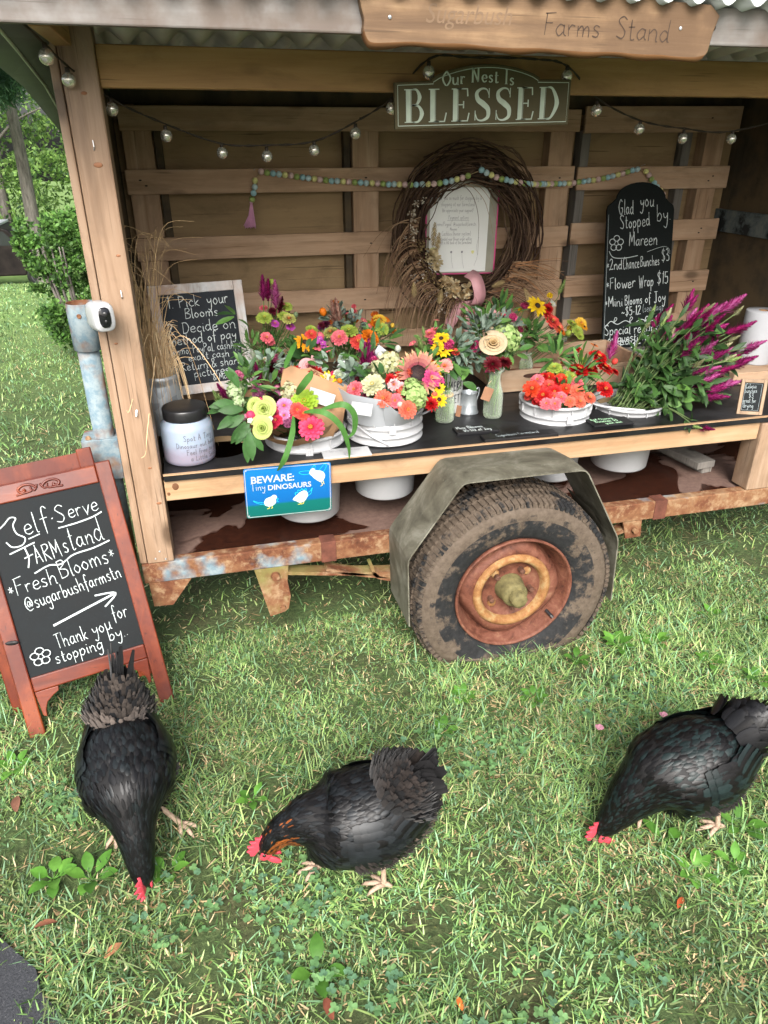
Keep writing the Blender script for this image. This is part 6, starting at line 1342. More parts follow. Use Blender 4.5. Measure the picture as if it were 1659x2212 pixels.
# celosia bundle leaning to the right
cb_ = thing('celosia_bundle', 'big sheaf of magenta and cream celosia leaning right out of its bucket', 'flower bunch', (1.556, 2.335, .716), 'bouquets on the counter')
ms = MB(); ms.smooth = True; ml = MB(); ml.smooth = True
for k in range(112):
    base = V(1.51 + R.uniform(-.03, .06), 2.31 + R.uniform(-.06, .06), .70); f = R.random()
    th = R.uniform(.14, 1.12); rr = R.uniform(.24, .50) * (1.0 if th > .3 else .85)
    tip = V(1.53 + rr * cos(th) * .98, 2.30 + R.uniform(-.13, .12), .73 + rr * sin(th) * .86 + R.uniform(-.02, .02))
    if k < 6: tip = V(R.uniform(1.60, 1.75), 2.42 + R.uniform(-.05, .05), R.uniform(.93, 1.02))
    if k in (60, 61): tip = V(1.69 + .04 * (k - 60), 2.10, .68 - .01 * (k - 60))
    d = (tip - base).normalized(); mid_ = base.lerp(tip, .5) + V(0, 0, .035); P = smooth([base, mid_, tip], 5); ms.col = jc((.10, .15, .05), .3); ms.tube(P, .0024, 5)
    pal = R.random() < .22 or (f > .72 and R.random() < .55)
    nd = (d + V(R.uniform(0, .2), -.06, R.uniform(-.1, .25)) + rdir() * .15).normalized(); s = R.uniform(.012, .018) if pal else R.uniform(.018, .030)
    bloom(cb_, 'cel', 'cpale' if pal else R.choice(['mag', 'mag', 'pmag', 'cmag']), tip - nd * s * 1.0, nd, s) if False else bloom(cb_, 'cel', 'green' if pal and R.random() < .5 else ('cream' if pal else R.choice(['mag', 'mag', 'pmag', 'mag2'])), tip - nd * s, nd, s)
    if R.random() < .6 and not pal and k < 60:
        for q in range(1): bloom(cb_, 'cel', R.choice(['mag', 'pmag', 'mag2']), P[7] + rdir() * .015, (nd + rdir() * .5).normalized(), s * .7)
    for q in range(R.randint(6, 9)):
        i = R.randint(2, max(3, int(len(P) * .78))); dd = (d * .6 + rdir() * .9 + V(0, -.35, -.05)).normalized(); ml.col = jc(R.choice([(.025, .065, .016), (.036, .09, .02), (.055, .13, .03), (.02, .048, .015)]), .2)
        ml.leaf(P[i], dd, V(0, -.8, .7) + rdir() * .3, R.uniform(.04, .085), R.uniform(.012, .024), R.uniform(.1, .9), .3)
for k in range(46):                                              # leaves spilling over the rim
    b = V(1.60 + R.uniform(-.05, .22), 2.24 + R.uniform(-.05, .06), .76 + R.uniform(-.03, .06)); dd = V(R.uniform(-.3, .9), -.5, R.uniform(-1, .3)); ml.col = jc(R.choice([(.035, .085, .02), (.055, .13, .03), (.10, .21, .045)]), .2)
    ml.leaf(b, dd, V(0, -1, .4), R.uniform(.05, .095), R.uniform(.020, .034), R.uniform(.1, .7), .3)
ms.build('stems', M['leafm'], cb_); ml.build('foliage', M['leafm'], cb_, fix=False)
# ------------------------------------------------------------------ bulb string
BULBS = [(-0.259, 1.95, 1.76), (-0.236, 2.075, 1.725), (-0.16, 2.2, 1.67), (-0.036, 2.35, 1.611), (0.116, 2.4, 1.567), (0.246, 2.4, 1.557), (0.389, 2.4, 1.573), (0.506, 2.35, 1.618), (0.577, 2.2, 1.678), (0.644, 2.08, 1.756), (1.035, 2.08, 1.753), (1.202, 2.2, 1.678), (1.445, 2.35, 1.632), (1.645, 2.4, 1.605), (1.835, 2.4, 1.604)]
sl = thing('string_lights', 'string of small silvery globe bulbs draped from the post along the header beam', 'string lights', (.6, 2.2, 1.75))
wp = [(-.34, 1.735, 1.90), (-.30, 1.76, 1.835)]
for i, b in enumerate(BULBS):
    wp.append((b[0], b[1], b[2] + .024 + (.006 if i % 2 else 0)))
    if i == 9: wp += [(.75, 2.065, 1.79), (.93, 2.065, 1.79)]
wp.append((2.2, 2.4, 1.70))
m = MB(); P = smooth(wp, 5)
m.tube([p + V(0, .002 * sin(i * 1.7), .002 * cos(i * 1.7)) for i, p in enumerate(P)], .0018, 5); m.tube([p - V(0, .002 * sin(i * 1.7), .002 * cos(i * 1.7)) for i, p in enumerate(P)], .0018, 5)
m.build('cord', M['wire'], sl)
b0 = MB(); b0.smooth = True; b0.ball((0, 0, 0), .0165, n=16, m=10); bm_ = b0.mesh('bulb', M['bulb'])
s0 = MB(); s0.smooth = True; s0.lathe([(.0001, .026), (.005, .026), (.006, .014), (.004, .013)], (0, 0, 0), 10); sm_ = s0.mesh('socket', M['wire'])
for b in BULBS:
    o = bpy.data.objects.new('bulb', bm_); C.objects.link(o); o.parent = sl; o.location = V(*b) - ORG[sl]
    q = bpy.data.objects.new('socket', sm_); C.objects.link(q); q.parent = o

# ------------------------------------------------------------------ bead garland
gl = thing('bead_garland', 'pastel wooden bead garland with pink tassels pinned across the pallet', 'garland', (1.2, 3.17, 1.45))
BC = [(.34, .46, .14), (.36, .60, .68), (.50, .66, .70), (.74, .72, .30), (.70, .50, .50)]
def walk(pts, step):
    P = [V(p.x, 3.225 - .165 * math.exp(-((p.x - 1.165) / .34) ** 4), p.z) for p in smooth([V(a, 3.225, b) for a, b in pts], 12)]; out = [P[0]]; acc = 0
    for a, b in zip(P[:-1], P[1:]):
        L = (b - a).length; 
        while acc + L >= step:
            t = (step - acc) / L; a = a.lerp(b, t); out.append(a); L = (b - a).length; acc = 0
        acc += L
    return out
chain = walk([(.258, 1.385), (.272, 1.43), (.276, 1.470)], .0245) + walk([(.302, 1.488), (.437, 1.469), (.588, 1.451), (.842, 1.437), (1.022, 1.447), (1.15, 1.478)], .0242) + walk([(1.185, 1.492), (1.25, 1.465), (1.38, 1.438), (1.534, 1.429), (1.668, 1.429), (1.848, 1.449), (2.015, 1.486)], .0242) + walk([(2.048, 1.474), (2.108, 1.42), (2.16, 1.372)], .0242)
bmesh_ = []
for c in BC:
    bb = MB(); bb.smooth = True; bb.col = c; bb.ball((0, 0, 0), .0123, n=14, m=9); bmesh_.append(bb.mesh('bead', M['bead']))
for i, p in enumerate(chain):
    o = bpy.data.objects.new('bead', bmesh_[(0, 1, 2, 3, 4)[i % 5]]); C.objects.link(o); o.parent = gl; o.location = p + V(0, R.uniform(-.002, .002), R.uniform(-.0015, .0015)) - ORG[gl]; o.rotation_euler = (R.random(), R.random(), 0)
m = MB(); m.tube([p for p in chain], .0015, 5); m.build('thread', M['twine'], gl)
for (x, z, L, dx) in ((.254, 1.372, .095, -.012), (2.166, 1.362, .07, .035)):
    m = MB(); m.smooth = True
    for k in range(70):
        a = R.uniform(0, 6.28); r = .017 * sqrt(R.random()) if dx < 0 else .008 * sqrt(R.random()); m.tube([(x + .2 * r * cos(a), 3.225, z), (x + r * .7 * cos(a) + dx * .3, 3.222 + r * sin(a) * .6, z - L * .5), (x + r * 1.6 * cos(a) + dx, 3.222 + r * sin(a), z - L * R.uniform(.9, 1.02))], .0016, 4)
    m.ball((x, 3.225, z + .002), .007, n=8, m=6); m.build('tassel', M['tassel'], gl)
m = MB()
for x, z in ((.276, 1.492), (1.178, 1.500), (2.03, 1.496)): m.tube([(x, 3.244, z), (x, 3.21 if abs(x - 1.178) > .1 else 3.05, z + .006)], .0014, 5)
m.build('pin', M['wire_light'], gl)

# ------------------------------------------------------------------ grapevine wreath
wr = thing('grapevine_wreath', 'round twig wreath with dried flowers, seed heads and a dusty pink ribbon', 'wreath', (1.165, 3.13, 1.235))
cx, cz = 1.168, 1.232; m = MB(); m.smooth = True
for k in range(190):
    a0 = R.uniform(0, 2 * pi); span = R.uniform(1.2, 4.2); r0 = .262 + R.gauss(0, .030); y0 = 3.135 + R.gauss(0, .024); ph = R.uniform(0, 6.28); n = int(span * 9); fq = R.uniform(1.5, 4)
    P = []
    for i in range(n + 1):
        a = a0 + span * i / n; r = r0 + .014 * sin(fq * a + ph) + .006 * sin(9 * a + ph); P.append(V(cx + r * cos(a), min(3.215, y0 + .016 * cos(fq * a + ph)), cz + r * sin(a) * 1.04))
    m.col = jc(R.choice([(.07, .042, .028), (.10, .062, .042), (.05, .03, .022), (.14, .09, .06)]), .25); m.tube(P, R.uniform(.0018, .0042), 5)
m.build('vine_ring', M['dry'], wr)
m = MB(); m.smooth = True
def strand(b, d, L, w, droop, cols, n=6):
    p = V(*b); d = V(*d).normalized(); P = [p]
    for i in range(n): d = (d + V(R.uniform(-.15, .15), R.uniform(-.05, .05), -droop)).normalized(); p = p + d * L / n; P.append(V(p.x, min(p.y, 3.23), p.z))
    m.col = jc(R.choice(cols), .2); P = smooth(P, 3); m.ribbon(P, [w * (1 - .75 * i / len(P)) for i in range(len(P))], V(R.uniform(-.5, .5), -1, R.uniform(-.5, .5)))
TAN = [(.17, .10, .06), (.23, .145, .085), (.12, .07, .045), (.29, .19, .115)]
for k in range(90):                                    # drooping grass on the lower left
    a = R.uniform(pi * .88, pi * 1.5); b = (cx + .25 * cos(a), 3.07, cz + .26 * sin(a)); strand(b, (cos(a) * 1.3, -.4, sin(a) * .3 + R.uniform(0, .9)), R.uniform(.16, .34), R.uniform(.003, .0055), R.uniform(.3, .6), TAN)
for k in range(120):                                   # brush on the lower right
    a = R.uniform(pi * 1.62, pi * 1.86); b = (cx + .22 * cos(a), 3.06 + R.uniform(-.02, .03), cz + .25 * sin(a)); strand(b, (1.2, -.25, R.uniform(-.35, .5)), R.uniform(.12, .26), R.uniform(.003, .005), R.uniform(.03, .16), TAN + [(.30, .15, .07)])
for k in range(40):
    a = R.uniform(pi * 1.45, pi * 1.7); b = (cx + .25 * cos(a), 3.06, cz + .27 * sin(a)); strand(b, (R.uniform(-1, .6), -.2, -.5), R.uniform(.08, .22), .0032, .25, TAN)
for k in range(46):
    a = R.uniform(-.6, pi * 1.0); b = (cx + .27 * cos(a), 3.08, cz + .26 * sin(a)); strand(b, (-.6 + R.uniform(-.3, .6), -.3, R.uniform(.1, 1)), R.uniform(.06, .16), .0022, .12, [(.07, .045, .03), (.11, .07, .04)])
for k in range(3): strand((cx - .09 + .03 * k, 3.06, cz + .21), (.9, -.3, .2), .32, .003, .5, TAN, 8)
m.build('dried_grass', M['dry'], wr, fix=False)
def cluster(nm, spots, cols, sz, npet, par=wr):
    m = MB(); m.smooth = True
    for (x, y, z, r) in spots:
        for q in range(npet):
            d = rdir(); d.y = -abs(d.y) - .3; d.normalize(); m.col = jc(R.choice(cols), .2); m.leaf(V(x, y, z) + d * r * .3, d, d.orthogonal(), r * .9, r * .5, .4, .3, prof=[.4, 1, .8])
    m.build(nm, M['dry'], par, fix=False)
def arcspots(a0, a1, n, r0, rj, sz): return [(cx + (r0 + R.uniform(-rj, rj)) * cos(a), 3.065 + R.uniform(-.02, .02), cz + (r0 + R.uniform(-rj, rj)) * 1.03 * sin(a), sz * R.uniform(.7, 1.2)) for a in [R.uniform(a0, a1) for _ in range(n)]]
cluster('cream_dried_flowers', arcspots(pi * 1.26, pi * 1.47, 15, .215, .02, .026), [(.62, .50, .30), (.70, .60, .40), (.54, .38, .20)], .02, 18)
cluster('cream_dried_flowers', arcspots(pi * 1.08, pi * 1.2, 6, .20, .01, .026), [(.55, .46, .28), (.62, .52, .32)], .02, 16)
cluster('white_seed_clusters', arcspots(pi * .80, pi * 1.0, 20, .285, .02, .011), [(.60, .56, .48), (.44, .36, .26)], .01, 9)
cluster('white_seed_clusters', arcspots(pi * 1.08, pi * 1.42, 46, .29, .05, .011), [(.62, .58, .52), (.40, .30, .2), (.30, .20, .12)], .01, 8)
cluster('brown_seed_heads', arcspots(pi * 1.0, pi * 1.48, 80, .25, .045, .014), [(.10, .06, .035), (.15, .09, .05), (.30, .22, .10)], .01, 7)
def foxtail(m, b, d, L, r, col):
    d = V(*d).normalized(); b = V(*b)
    for k in range(90):
        t = k / 90; rr = r * (sin(pi * min(1, t * .9 + .08)) ** .6); a = k * 2.4; n1 = d.orthogonal().normalized(); n2 = d.cross(n1); o = n1 * cos(a) + n2 * sin(a); m.col = jc(col, .25); m.leaf(b + d * L * t + o * rr * .3, (d + o).normalized(), o, rr * 1.5, rr * .5, .1, .2, prof=[.6, 1, .1])
for (b, d, L) in (((.895, 3.03, 1.065), (.03, -.1, -1), .062), ((1.405, 3.03, 1.02), (.45, -.1, -.9), .085), ((1.02, 3.03, 1.03), (-.15, -.1, -1), .06), ((1.25, 3.03, 1.03), (.9, -.2, .35), .06), ((.985, 3.04, 1.30), (-.1, -.1, -1), .10), ((1.005, 3.04, 1.26), (-.15, -.1, -1), .08)):
    m = MB(); foxtail(m, b, d, L, .012, (.42, .32, .16)); m.build('seed_tail', M['dry'], wr, fix=False)
m = MB(); m.smooth = True
def rib(P, w, n=(0, -1, .1)): m.ribbon(smooth(P, 6), w, n)
P = smooth([(1.150, 3.06, 1.088), (1.168, 3.02, 1.075), (1.182, 3.005, 1.035), (1.188, 3.005, .995), (1.182, 3.02, .962), (1.172, 3.05, .95)], 6)
m.ribbon(P, [.052 + .010 * sin(pi * i / (len(P) - 1)) for i in range(len(P))], (.25, -1, .1))
rib([(1.125, 3.06, .975), (1.10, 3.055, .92), (1.065, 3.05, .865)], .048, (-.2, -1, .1)); rib([(1.16, 3.06, .97), (1.165, 3.05, .90), (1.162, 3.045, .832)], .046, (.3, -1, .1))
rb_ = m.build('ribbon', M['ribbon'], wr, fix=False); so = rb_.modifiers.new('solid', 'SOLIDIFY'); so.thickness = .0008
# ------------------------------------------------------------------ hens
def hen(label, loc, heading, neck, tail, cols, legs, bodyscale=1.0, hackle=None, seed=1, fluffc=((.026, .020, .017), (.10, .074, .058)), bulk=1.0, pitch=0.0, comb_dir=0):
    """local space: x forward, y left, z up. neck: [(x,z,r)..] breast to beak root, tail: dict"""
    Rr = random.Random(seed); rot = Euler((0, 0, heading)).to_matrix(); O = V(*loc); rp = Euler((0, pitch, 0)).to_matrix(); piv = V(0, 0, .12)
    def T(p):
        p = Vector(p); return O + rot @ (p * bodyscale)
    t = None
    # body: rings down the spine, one continuous skin
    sp = [(-.158, .285, .022, .026), (-.146, .266, .056, .062), (-.115, .236, .090, .098), (-.070, .214, .112, .116), (-.018, .202, .123, .121), (.038, .196, .121, .119), (.088, .194, .108, .111)]
    sp = [(x, z + .034, ry * bulk, rz * bulk * .96, 0.0) for x, z, ry, rz in sp]
    if pitch:
        q = []
        for x, z, ry, rz, s_ in sp: p = rp @ (V(x, 0, z) - piv) + piv; q.append((p.x, p.z, ry, rz, 0.0))
        sp = q
    sp += [(n[0], n[1], n[2], n[2] * 1.05, n[3] if len(n) > 3 else 0.0) for n in neck]
    ctr = [V(x, s_, z) for x, z, ry, rz, s_ in sp]
    P = smooth(ctr, 4); ry_ = smooth([(s[2], s[3], 0) for s in sp], 4); n = len(P)
    fr = []
    for i in range(n):
        tg = (P[min(i + 1, n - 1)] - P[max(i - 1, 0)]).normalized(); sd_ = V(0, 1, 0); sd_ = (sd_ - tg * sd_.dot(tg)).normalized(); up = tg.cross(sd_)
        fr.append((tg, sd_, up))
    def surf(u, a, off=1.0):
        f = max(0, min(n - 1.001, u * (n - 1))); i = int(f); k = f - i
        c = P[i].lerp(P[i + 1], k); r = ry_[i].lerp(ry_[i + 1], k); tg, s_, up = fr[i]; tg2, s2, up2 = fr[i + 1]; tg = tg.lerp(tg2, k).normalized(); s_ = s_.lerp(s2, k).normalized(); up = up.lerp(up2, k).normalized()
        d = s_ * cos(a) * r.x + up * sin(a) * r.y; return c + d * off, (s_ * cos(a) / max(r.x, .004) + up * sin(a) / max(r.y, .004)).normalized(), tg
    m = MB(); m.smooth = True; m.mi = 0
    rows = [[T(surf(i / (n - 1), 2 * pi * k / 20)[0]) for k in range(20)] for i in range(n)]
    ids = m.grid(rows, True); m.face(ids[0][::-1]); m.face(ids[-1])
    def ell(c, r, ro=None):
        c = V(*c)
        rows = []
        for i in range(9):
            th = pi * i / 8; rows.append([T(c + ((ro @ V(r[0] * sin(th) * cos(b), r[1] * sin(th) * sin(b), r[2] * cos(th))) if ro else V(r[0] * sin(th) * cos(b), r[1] * sin(th) * sin(b), r[2] * cos(th)))) for b in [2 * pi * k / 14 for k in range(14)]])
        m.grid(rows, True)
    # legs belong to the same mesh (second slot: scaly skin)
    legs = [(hx, hy, kx, kz + .030, fx, fy, fyaw) for hx, hy, kx, kz, fx, fy, fyaw in legs]
    for (hx, hy, kx, kz, fx, fy, fyaw) in legs:
        m.mi = 0; ell((hx * .5 + kx * .5, hy, .175), (.052, .040, .058))
        th = smooth([(hx, hy, .19), ((hx + kx) / 2, hy, .145), (kx, hy, kz)], 4); m.tube([T(p) for p in th], [.040 + (.013 - .040) * i / (len(th) - 1) for i in range(len(th))], 10)
        m.mi = 1; an = V(fx, fy, .014); m.tube([T(p) for p in smooth([(kx, hy, kz + .006), (kx * .5 + fx * .5, hy * .5 + fy * .5, kz * .5 + .01), an], 4)], [.0085, .0075, .0070, .0066, .0064, .0064, .0066, .0072, .008], 8)
        for a, L in ((0, .062), (.62, .052), (-.62, .052), (pi, .024)):
            d = V(cos(fyaw + a), sin(fyaw + a), 0); tip = an + d * L; m.tube([T(p) for p in (an, an + d * L * .4 + V(0, 0, .004), an + d * L * .8 + V(0, 0, -.003), V(tip.x, tip.y, .002))], [.0072, .0062, .0050, .0016], 7)
    body = m.build('hen', [M['feather0'], M['henskin']], None, loc=loc); tag(body, label, 'hen', 'black hens foraging on the lawn'); t = body
    # plumage ------------------------------------------------
    blk, sheen = cols
    def fth(mm, p, d, nr, L, W, col, lift=.18, cup=.25, pr=(.45, .95, 1.0, .72, .12)):
        mm.col = jc2(col); dd = (Vector(d) + Vector(nr) * lift).normalized()
        mm.leaf(T(p), rot @ dd, rot @ Vector(nr), L * bodyscale, W * bodyscale, lift * 1.6, -cup, prof=list(pr))
    def jc2(c): k = 1 + Rr.uniform(-.35, .45); return tuple(x * k for x in c)
    mp = MB(); mp.smooth = True; mfz = MB(); mfz.smooth = True
    nb = len(neck); ub = (6.6 * 4) / (n - 1)
    def sfr(u, a):
        p = surf(u, a)[0]; du = surf(max(0, u - .025), a)[0] - surf(min(1, u + .012), a)[0]; da = surf(u, a + .12)[0] - surf(u, a - .12)[0]; nr = du.cross(da)
        if nr.length < 1e-9: nr = V(0, 0, 1)
        nr.normalize(); nr = nr if nr.dot(surf(u, a)[1]) > 0 else -nr
        return p + nr * .001, nr, du.normalized()
    for k in range(3600):
        u = Rr.uniform(.02, .97); a = Rr.uniform(0, 2 * pi); p, nr, back = sfr(u, a); under = sin(a) < -.35
        if u < ub * .55 and (under or u < .10): continue
        if u < ub * .92:
            col = blk if Rr.random() < .55 else sheen; fth(mp, p, back, nr, Rr.uniform(.022, .034), Rr.uniform(.011, .018), col, Rr.choice([.08, .13, .20, .34]))
        else:
            q = min(1, (u - ub * .92) / (1 - ub * .92)); L = .034 * (1 - .62 * q); col = blk if Rr.random() < .7 else sheen
            if hackle and q > .25 and Rr.random() < (.88 if (sin(a) < .28 and q > .36) or sin(a) < -.4 else .05): col = hackle[0] if Rr.random() < .6 else hackle[1]
            fth(mp, p, back, nr, L, .010 * (1 - .45 * q), col, .12, .2, (.5, 1, .8, .08))
    # folded wings: rows of scale-like coverts wrapped on the flank, then the long flights
    for s in (1, -1):
        for i in range(12):
            for j in range(8):
                u = ub * (.86 - .052 * i); el = .72 - .17 * j - .02 * i; a = el if s > 0 else pi - el
                if el < -.55: continue
                
                if i < 3 and el > .45 - .0 * i: continue
                p, nr, back = sfr(u, a + Rr.uniform(-.03, .03)); p = p + nr * min(.013, .003 * i)
                fth(mp, p, back + V(0, 0, -.12), nr, .034 + .002 * i, .027, sheen if Rr.random() < .72 else blk, .10, .16, (.7, 1, 1, .85, .3))
        for j in range(8):
            el = .50 - .13 * j; a = el if s > 0 else pi - el; p, nr, back = sfr(ub * .40, a); p = p + nr * .015
            fth(mp, p, back + V(0, 0, .10 + .03 * j), nr, .085, .022, blk if j % 2 else sheen, .02, .15, (.6, 1, 1, .9, .4))
    # fluff round vent, thighs and belly
    for k in range(2400):
        u = Rr.uniform(0, ub * .75); a = Rr.uniform(pi, 2 * pi) if u > .10 else Rr.uniform(0, 2 * pi); p, nr, bk = sfr(u, a); d = (bk * .7 + nr * .25 + V(0, 0, -.55)).normalized(); pale = u < .22 and Rr.random() < .65
        fth(mfz, p, d, nr, Rr.uniform(.024, .044), Rr.uniform(.003, .007), fluffc[1] if pale else fluffc[0], .32, .15, (.8, 1, .8, .3))
    for (hx, hy, kx, kz, fx, fy, fyaw) in legs:
        for k in range(520):
            q = Rr.random(); a = Rr.uniform(0, 2 * pi); c = V(hx + (kx - hx) * q, hy, .20 - q * (.20 - kz - .022)); r = .056 * (1 - q) + .017; nr = V(cos(a), sin(a), 0); p = c + nr * r
            fth(mfz, p, V(0, 0, -1) + nr * .15 - V(.3, 0, 0), nr, Rr.uniform(.020, .032), Rr.uniform(.003, .007), fluffc[0], .2, .15, (.8, 1, .8, .3))
    # tail
    mt = MB(); mt.smooth = True
    b0 = V(*tail['base']); td = V(*tail['dir']).normalized(); sw = tail.get('spread', .5)
    side = td.cross(V(0, 0, 1)).normalized() if abs(td.z) < .95 else V(0, 1, 0); un = side.cross(td)
    for k in range(tail['n']):
        f = k / max(1, tail['n'] - 1) * 2 - 1; d = (td + side * f * sw * .55 + un * (-abs(f) * sw * .55) + V(Rr.uniform(-.06, .06), Rr.uniform(-.06, .06), Rr.uniform(-.06, .06))).normalized()
        fth(mt, b0 + side * f * .022 + un * Rr.uniform(-.012, .012), d, (side * (1 if f > 0 else -1) * (.6 + abs(f)) + un * .4), tail['len'] * Rr.uniform(.85, 1.05), tail['w'], blk, Rr.uniform(-.05, .05), .35, (.5, .8, 1, .95, .45))
    for k in range(tail.get('cov', 60)):
        a = Rr.uniform(0, 2 * pi); q = Rr.random(); rad = tail.get('rad', .05) * (1 - .5 * q); o = side * cos(a) + un * sin(a); p = b0 - td * .035 + td * tail['len'] * .55 * q + o * rad
        fth(mt, p, (td + o * tail.get('flare', .35) * (1.9 * (1 - q) ** 1.6 + .25)).normalized(), o, tail.get('cl', .055) * Rr.uniform(.7, 1.15), tail.get('cw', .026) * Rr.uniform(.8, 1.1), (tail['covc'] if Rr.random() < tail.get('covp', .4) else blk) if q > .22 or 'pale' not in tail else tail['pale'], .10, .3, tail.get('cp', (.5, .9, 1, .85, .3)))
    mp.build('plumage', M['feather'], t, fix=False); mfz.build('fluff', M['fluff'], t, fix=False); mt.build('tail', M[tail.get('mat', 'feather')], t, fix=False)
    # head ---------------------------------------------------
    h = V(neck[-1][0], neck[-1][3] if len(neck[-1]) > 3 else 0, neck[-1][1]); pv = V(neck[-2][0], neck[-2][3] if len(neck[-2]) > 3 else 0, neck[-2][1]); fd = (h - pv).normalized(); sd_ = (V(0, 1, 0) - fd * fd.y).normalized(); up = fd.cross(sd_)
    if tail.get('flipup'): pass
    HS = 1.3; HF = lambda a, b, c: T(h + fd * (a * HS) + sd_ * (b * HS) + up * (c * HS))
    m = MB(); m.smooth = True
    rows = []
    for (a, r, c) in ((.012, .0095, -.002), (.020, .0075, -.003), (.030, .004, -.006), (.036, .0006, -.010)): rows.append([HF(a, r * .75 * cos(q), c + r * sin(q)) for q in [2 * pi * k / 10 for k in range(10)]])
    m.grid(rows, True); m.build('beak', M['beak'], t)
    m = MB(); m.smooth = False                                  # single serrated comb
    prof = [(.022, .004), (.026, .012), (.020, .016), (.018, .025), (.012, .019), (.006, .031), (-.001, .022), (-.008, .034), (-.014, .023), (-.022, .030), (-.026, .020), (-.034, .022), (-.030, .012), (-.022, .006), (-.004, .004)]
    bend = comb_dir
    F = lambda u, v, w: HF(u, w + bend * v * v * 18, v + .006)
    m.prism(prof, F, -.0028, .0028); cmb = m.build('comb', M['comb'], t, bevel=.0018)
    m = MB(); m.smooth = True
    for s in (1, -1):
        rows = []
        for i in range(7):
            th = pi * i / 6; rows.append([HF(.006 + .008 * sin(th) * cos(b), s * (.010 + .004 * sin(th) * sin(b)), -.026 + .019 * cos(th)) for b in [2 * pi * k / 10 for k in range(10)]])
        m.grid(rows, True)
    m.build('wattles', M['comb'], t)
    m = MB(); m.smooth = True
    for s in (1, -1):
        rows = []
        for i in range(7):
            th = pi * i / 6; rows.append([HF(-.002 + .017 * cos(th), s * (.0125 + .004 * sin(th) * cos(b)), -.003 + .012 * sin(th) * sin(b)) for b in [2 * pi * k / 12 for k in range(12)]])
        m.grid(rows, True)
        rows = []
        for i in range(7):
            th = pi * i / 6; rows.append([HF(-.022 + .006 * sin(th) * cos(b), s * (.0145 + .003 * sin(th) * sin(b)), -.014 + .010 * cos(th)) for b in [2 * pi * k / 10 for k in range(10)]])
        m.grid(rows, True)
    m.build('face_skin', M['comb'], t)
    m = MB(); m.smooth = True
    for s in (1, -1):
        rows = []
        for i in range(7):
            th = pi * i / 6; rows.append([HF(-.002 + .0042 * sin(th) * cos(b), s * .0158 + s * .0022 * cos(th), .002 + .0042 * sin(th) * sin(b)) for b in [2 * pi * k / 10 for k in range(10)]])
        m.grid(rows, True)
    m.build('eyes', M['eye'], t)
    return t
M['feather0'] = plain('hen_skin_plumage', (.007, .0065, .0065), 0.6, 0.3, 0, .4, 60)
BLK = ((.008, .0075, .008), (.017, .020, .023))
# hen 2: side view walking left
hen('black hen with a rusty orange throat walking left in the middle of the lawn', (.222, 1.135, .004), radians(176), [(.136, .238, .066), (.170, .228, .047), (.198, .216, .037), (.219, .194, .031), (.235, .172, .026), (.248, .154, .016)],
    dict(base=(-.125, 0, .319), dir=(-.62, 0, .78), n=14, len=.120, w=.046, spread=.9, cov=900, rad=.090, cl=.052, cw=.018, flare=.24, cp=(.6, 1, 1.05, .95, .55), covc=(.030, .023, .020), covp=.6, mat='fluff'), BLK,
    [(-.045, .048, -.060, .085, -.062, .056, -.30), (-.01, -.040, .060, .085, .110, -.030, .10)], .88, ((.34, .10, .022), (.22, .065, .018)), 3)
# hen 3: pecking, tail to the right
hen('glossy black hen pecking the grass with its tail to the right edge', (1.062, 1.080, .004), radians(182), [(.132, .196, .080), (.172, .158, .062), (.202, .114, .047), (.224, .082, .036), (.240, .056, .027), (.252, .036, .016)],
    dict(base=(-.135, 0, .319), dir=(-.86, 0, .50), n=15, len=.150, w=.034, spread=.7, cov=210, rad=.078, cl=.055, cw=.034, flare=.20, covc=(.014, .014, .016), covp=.7, cp=(.6, 1, 1.05, .95, .5)), ((.007, .006, .006), (.014, .025, .025)),
    [(-.055, .050, -.085, .085, -.100, .060, -.2), (.0, -.042, .055, .085, .085, -.040, .2)], .90, None, 5, ((.016, .013, .012), (.028, .021, .018)), 1.0, .10)
# hen 1: coming towards the camera head down
hen('black hen with grey brown rump fluff pecking head down beside the sandwich board', (-.305, 1.415, .004), radians(-83), [(.138, .188, .070), (.170, .156, .050), (.194, .114, .040), (.212, .080, .033), (.224, .054, .027), (.232, .032, .016)],
    dict(base=(-.150, 0, .309), dir=(-.42, .12, .90), n=9, len=.195, w=.036, spread=.12, cov=900, rad=.088, cl=.050, cw=.016, flare=.32, cp=(.6, 1, 1.05, .95, .5), pale=(.13, .105, .09), covc=(.055, .044, .037), covp=.55, mat='fluff'), ((.008, .008, .009), (.014, .018, .020)),
    [(-.01, .045, .030, .085, .055, .115, .5), (-.02, -.045, .010, .085, .020, -.060, -.2)], .88, None, 7, ((.035, .029, .026), (.15, .12, .10)), 1.0, .12, -1)
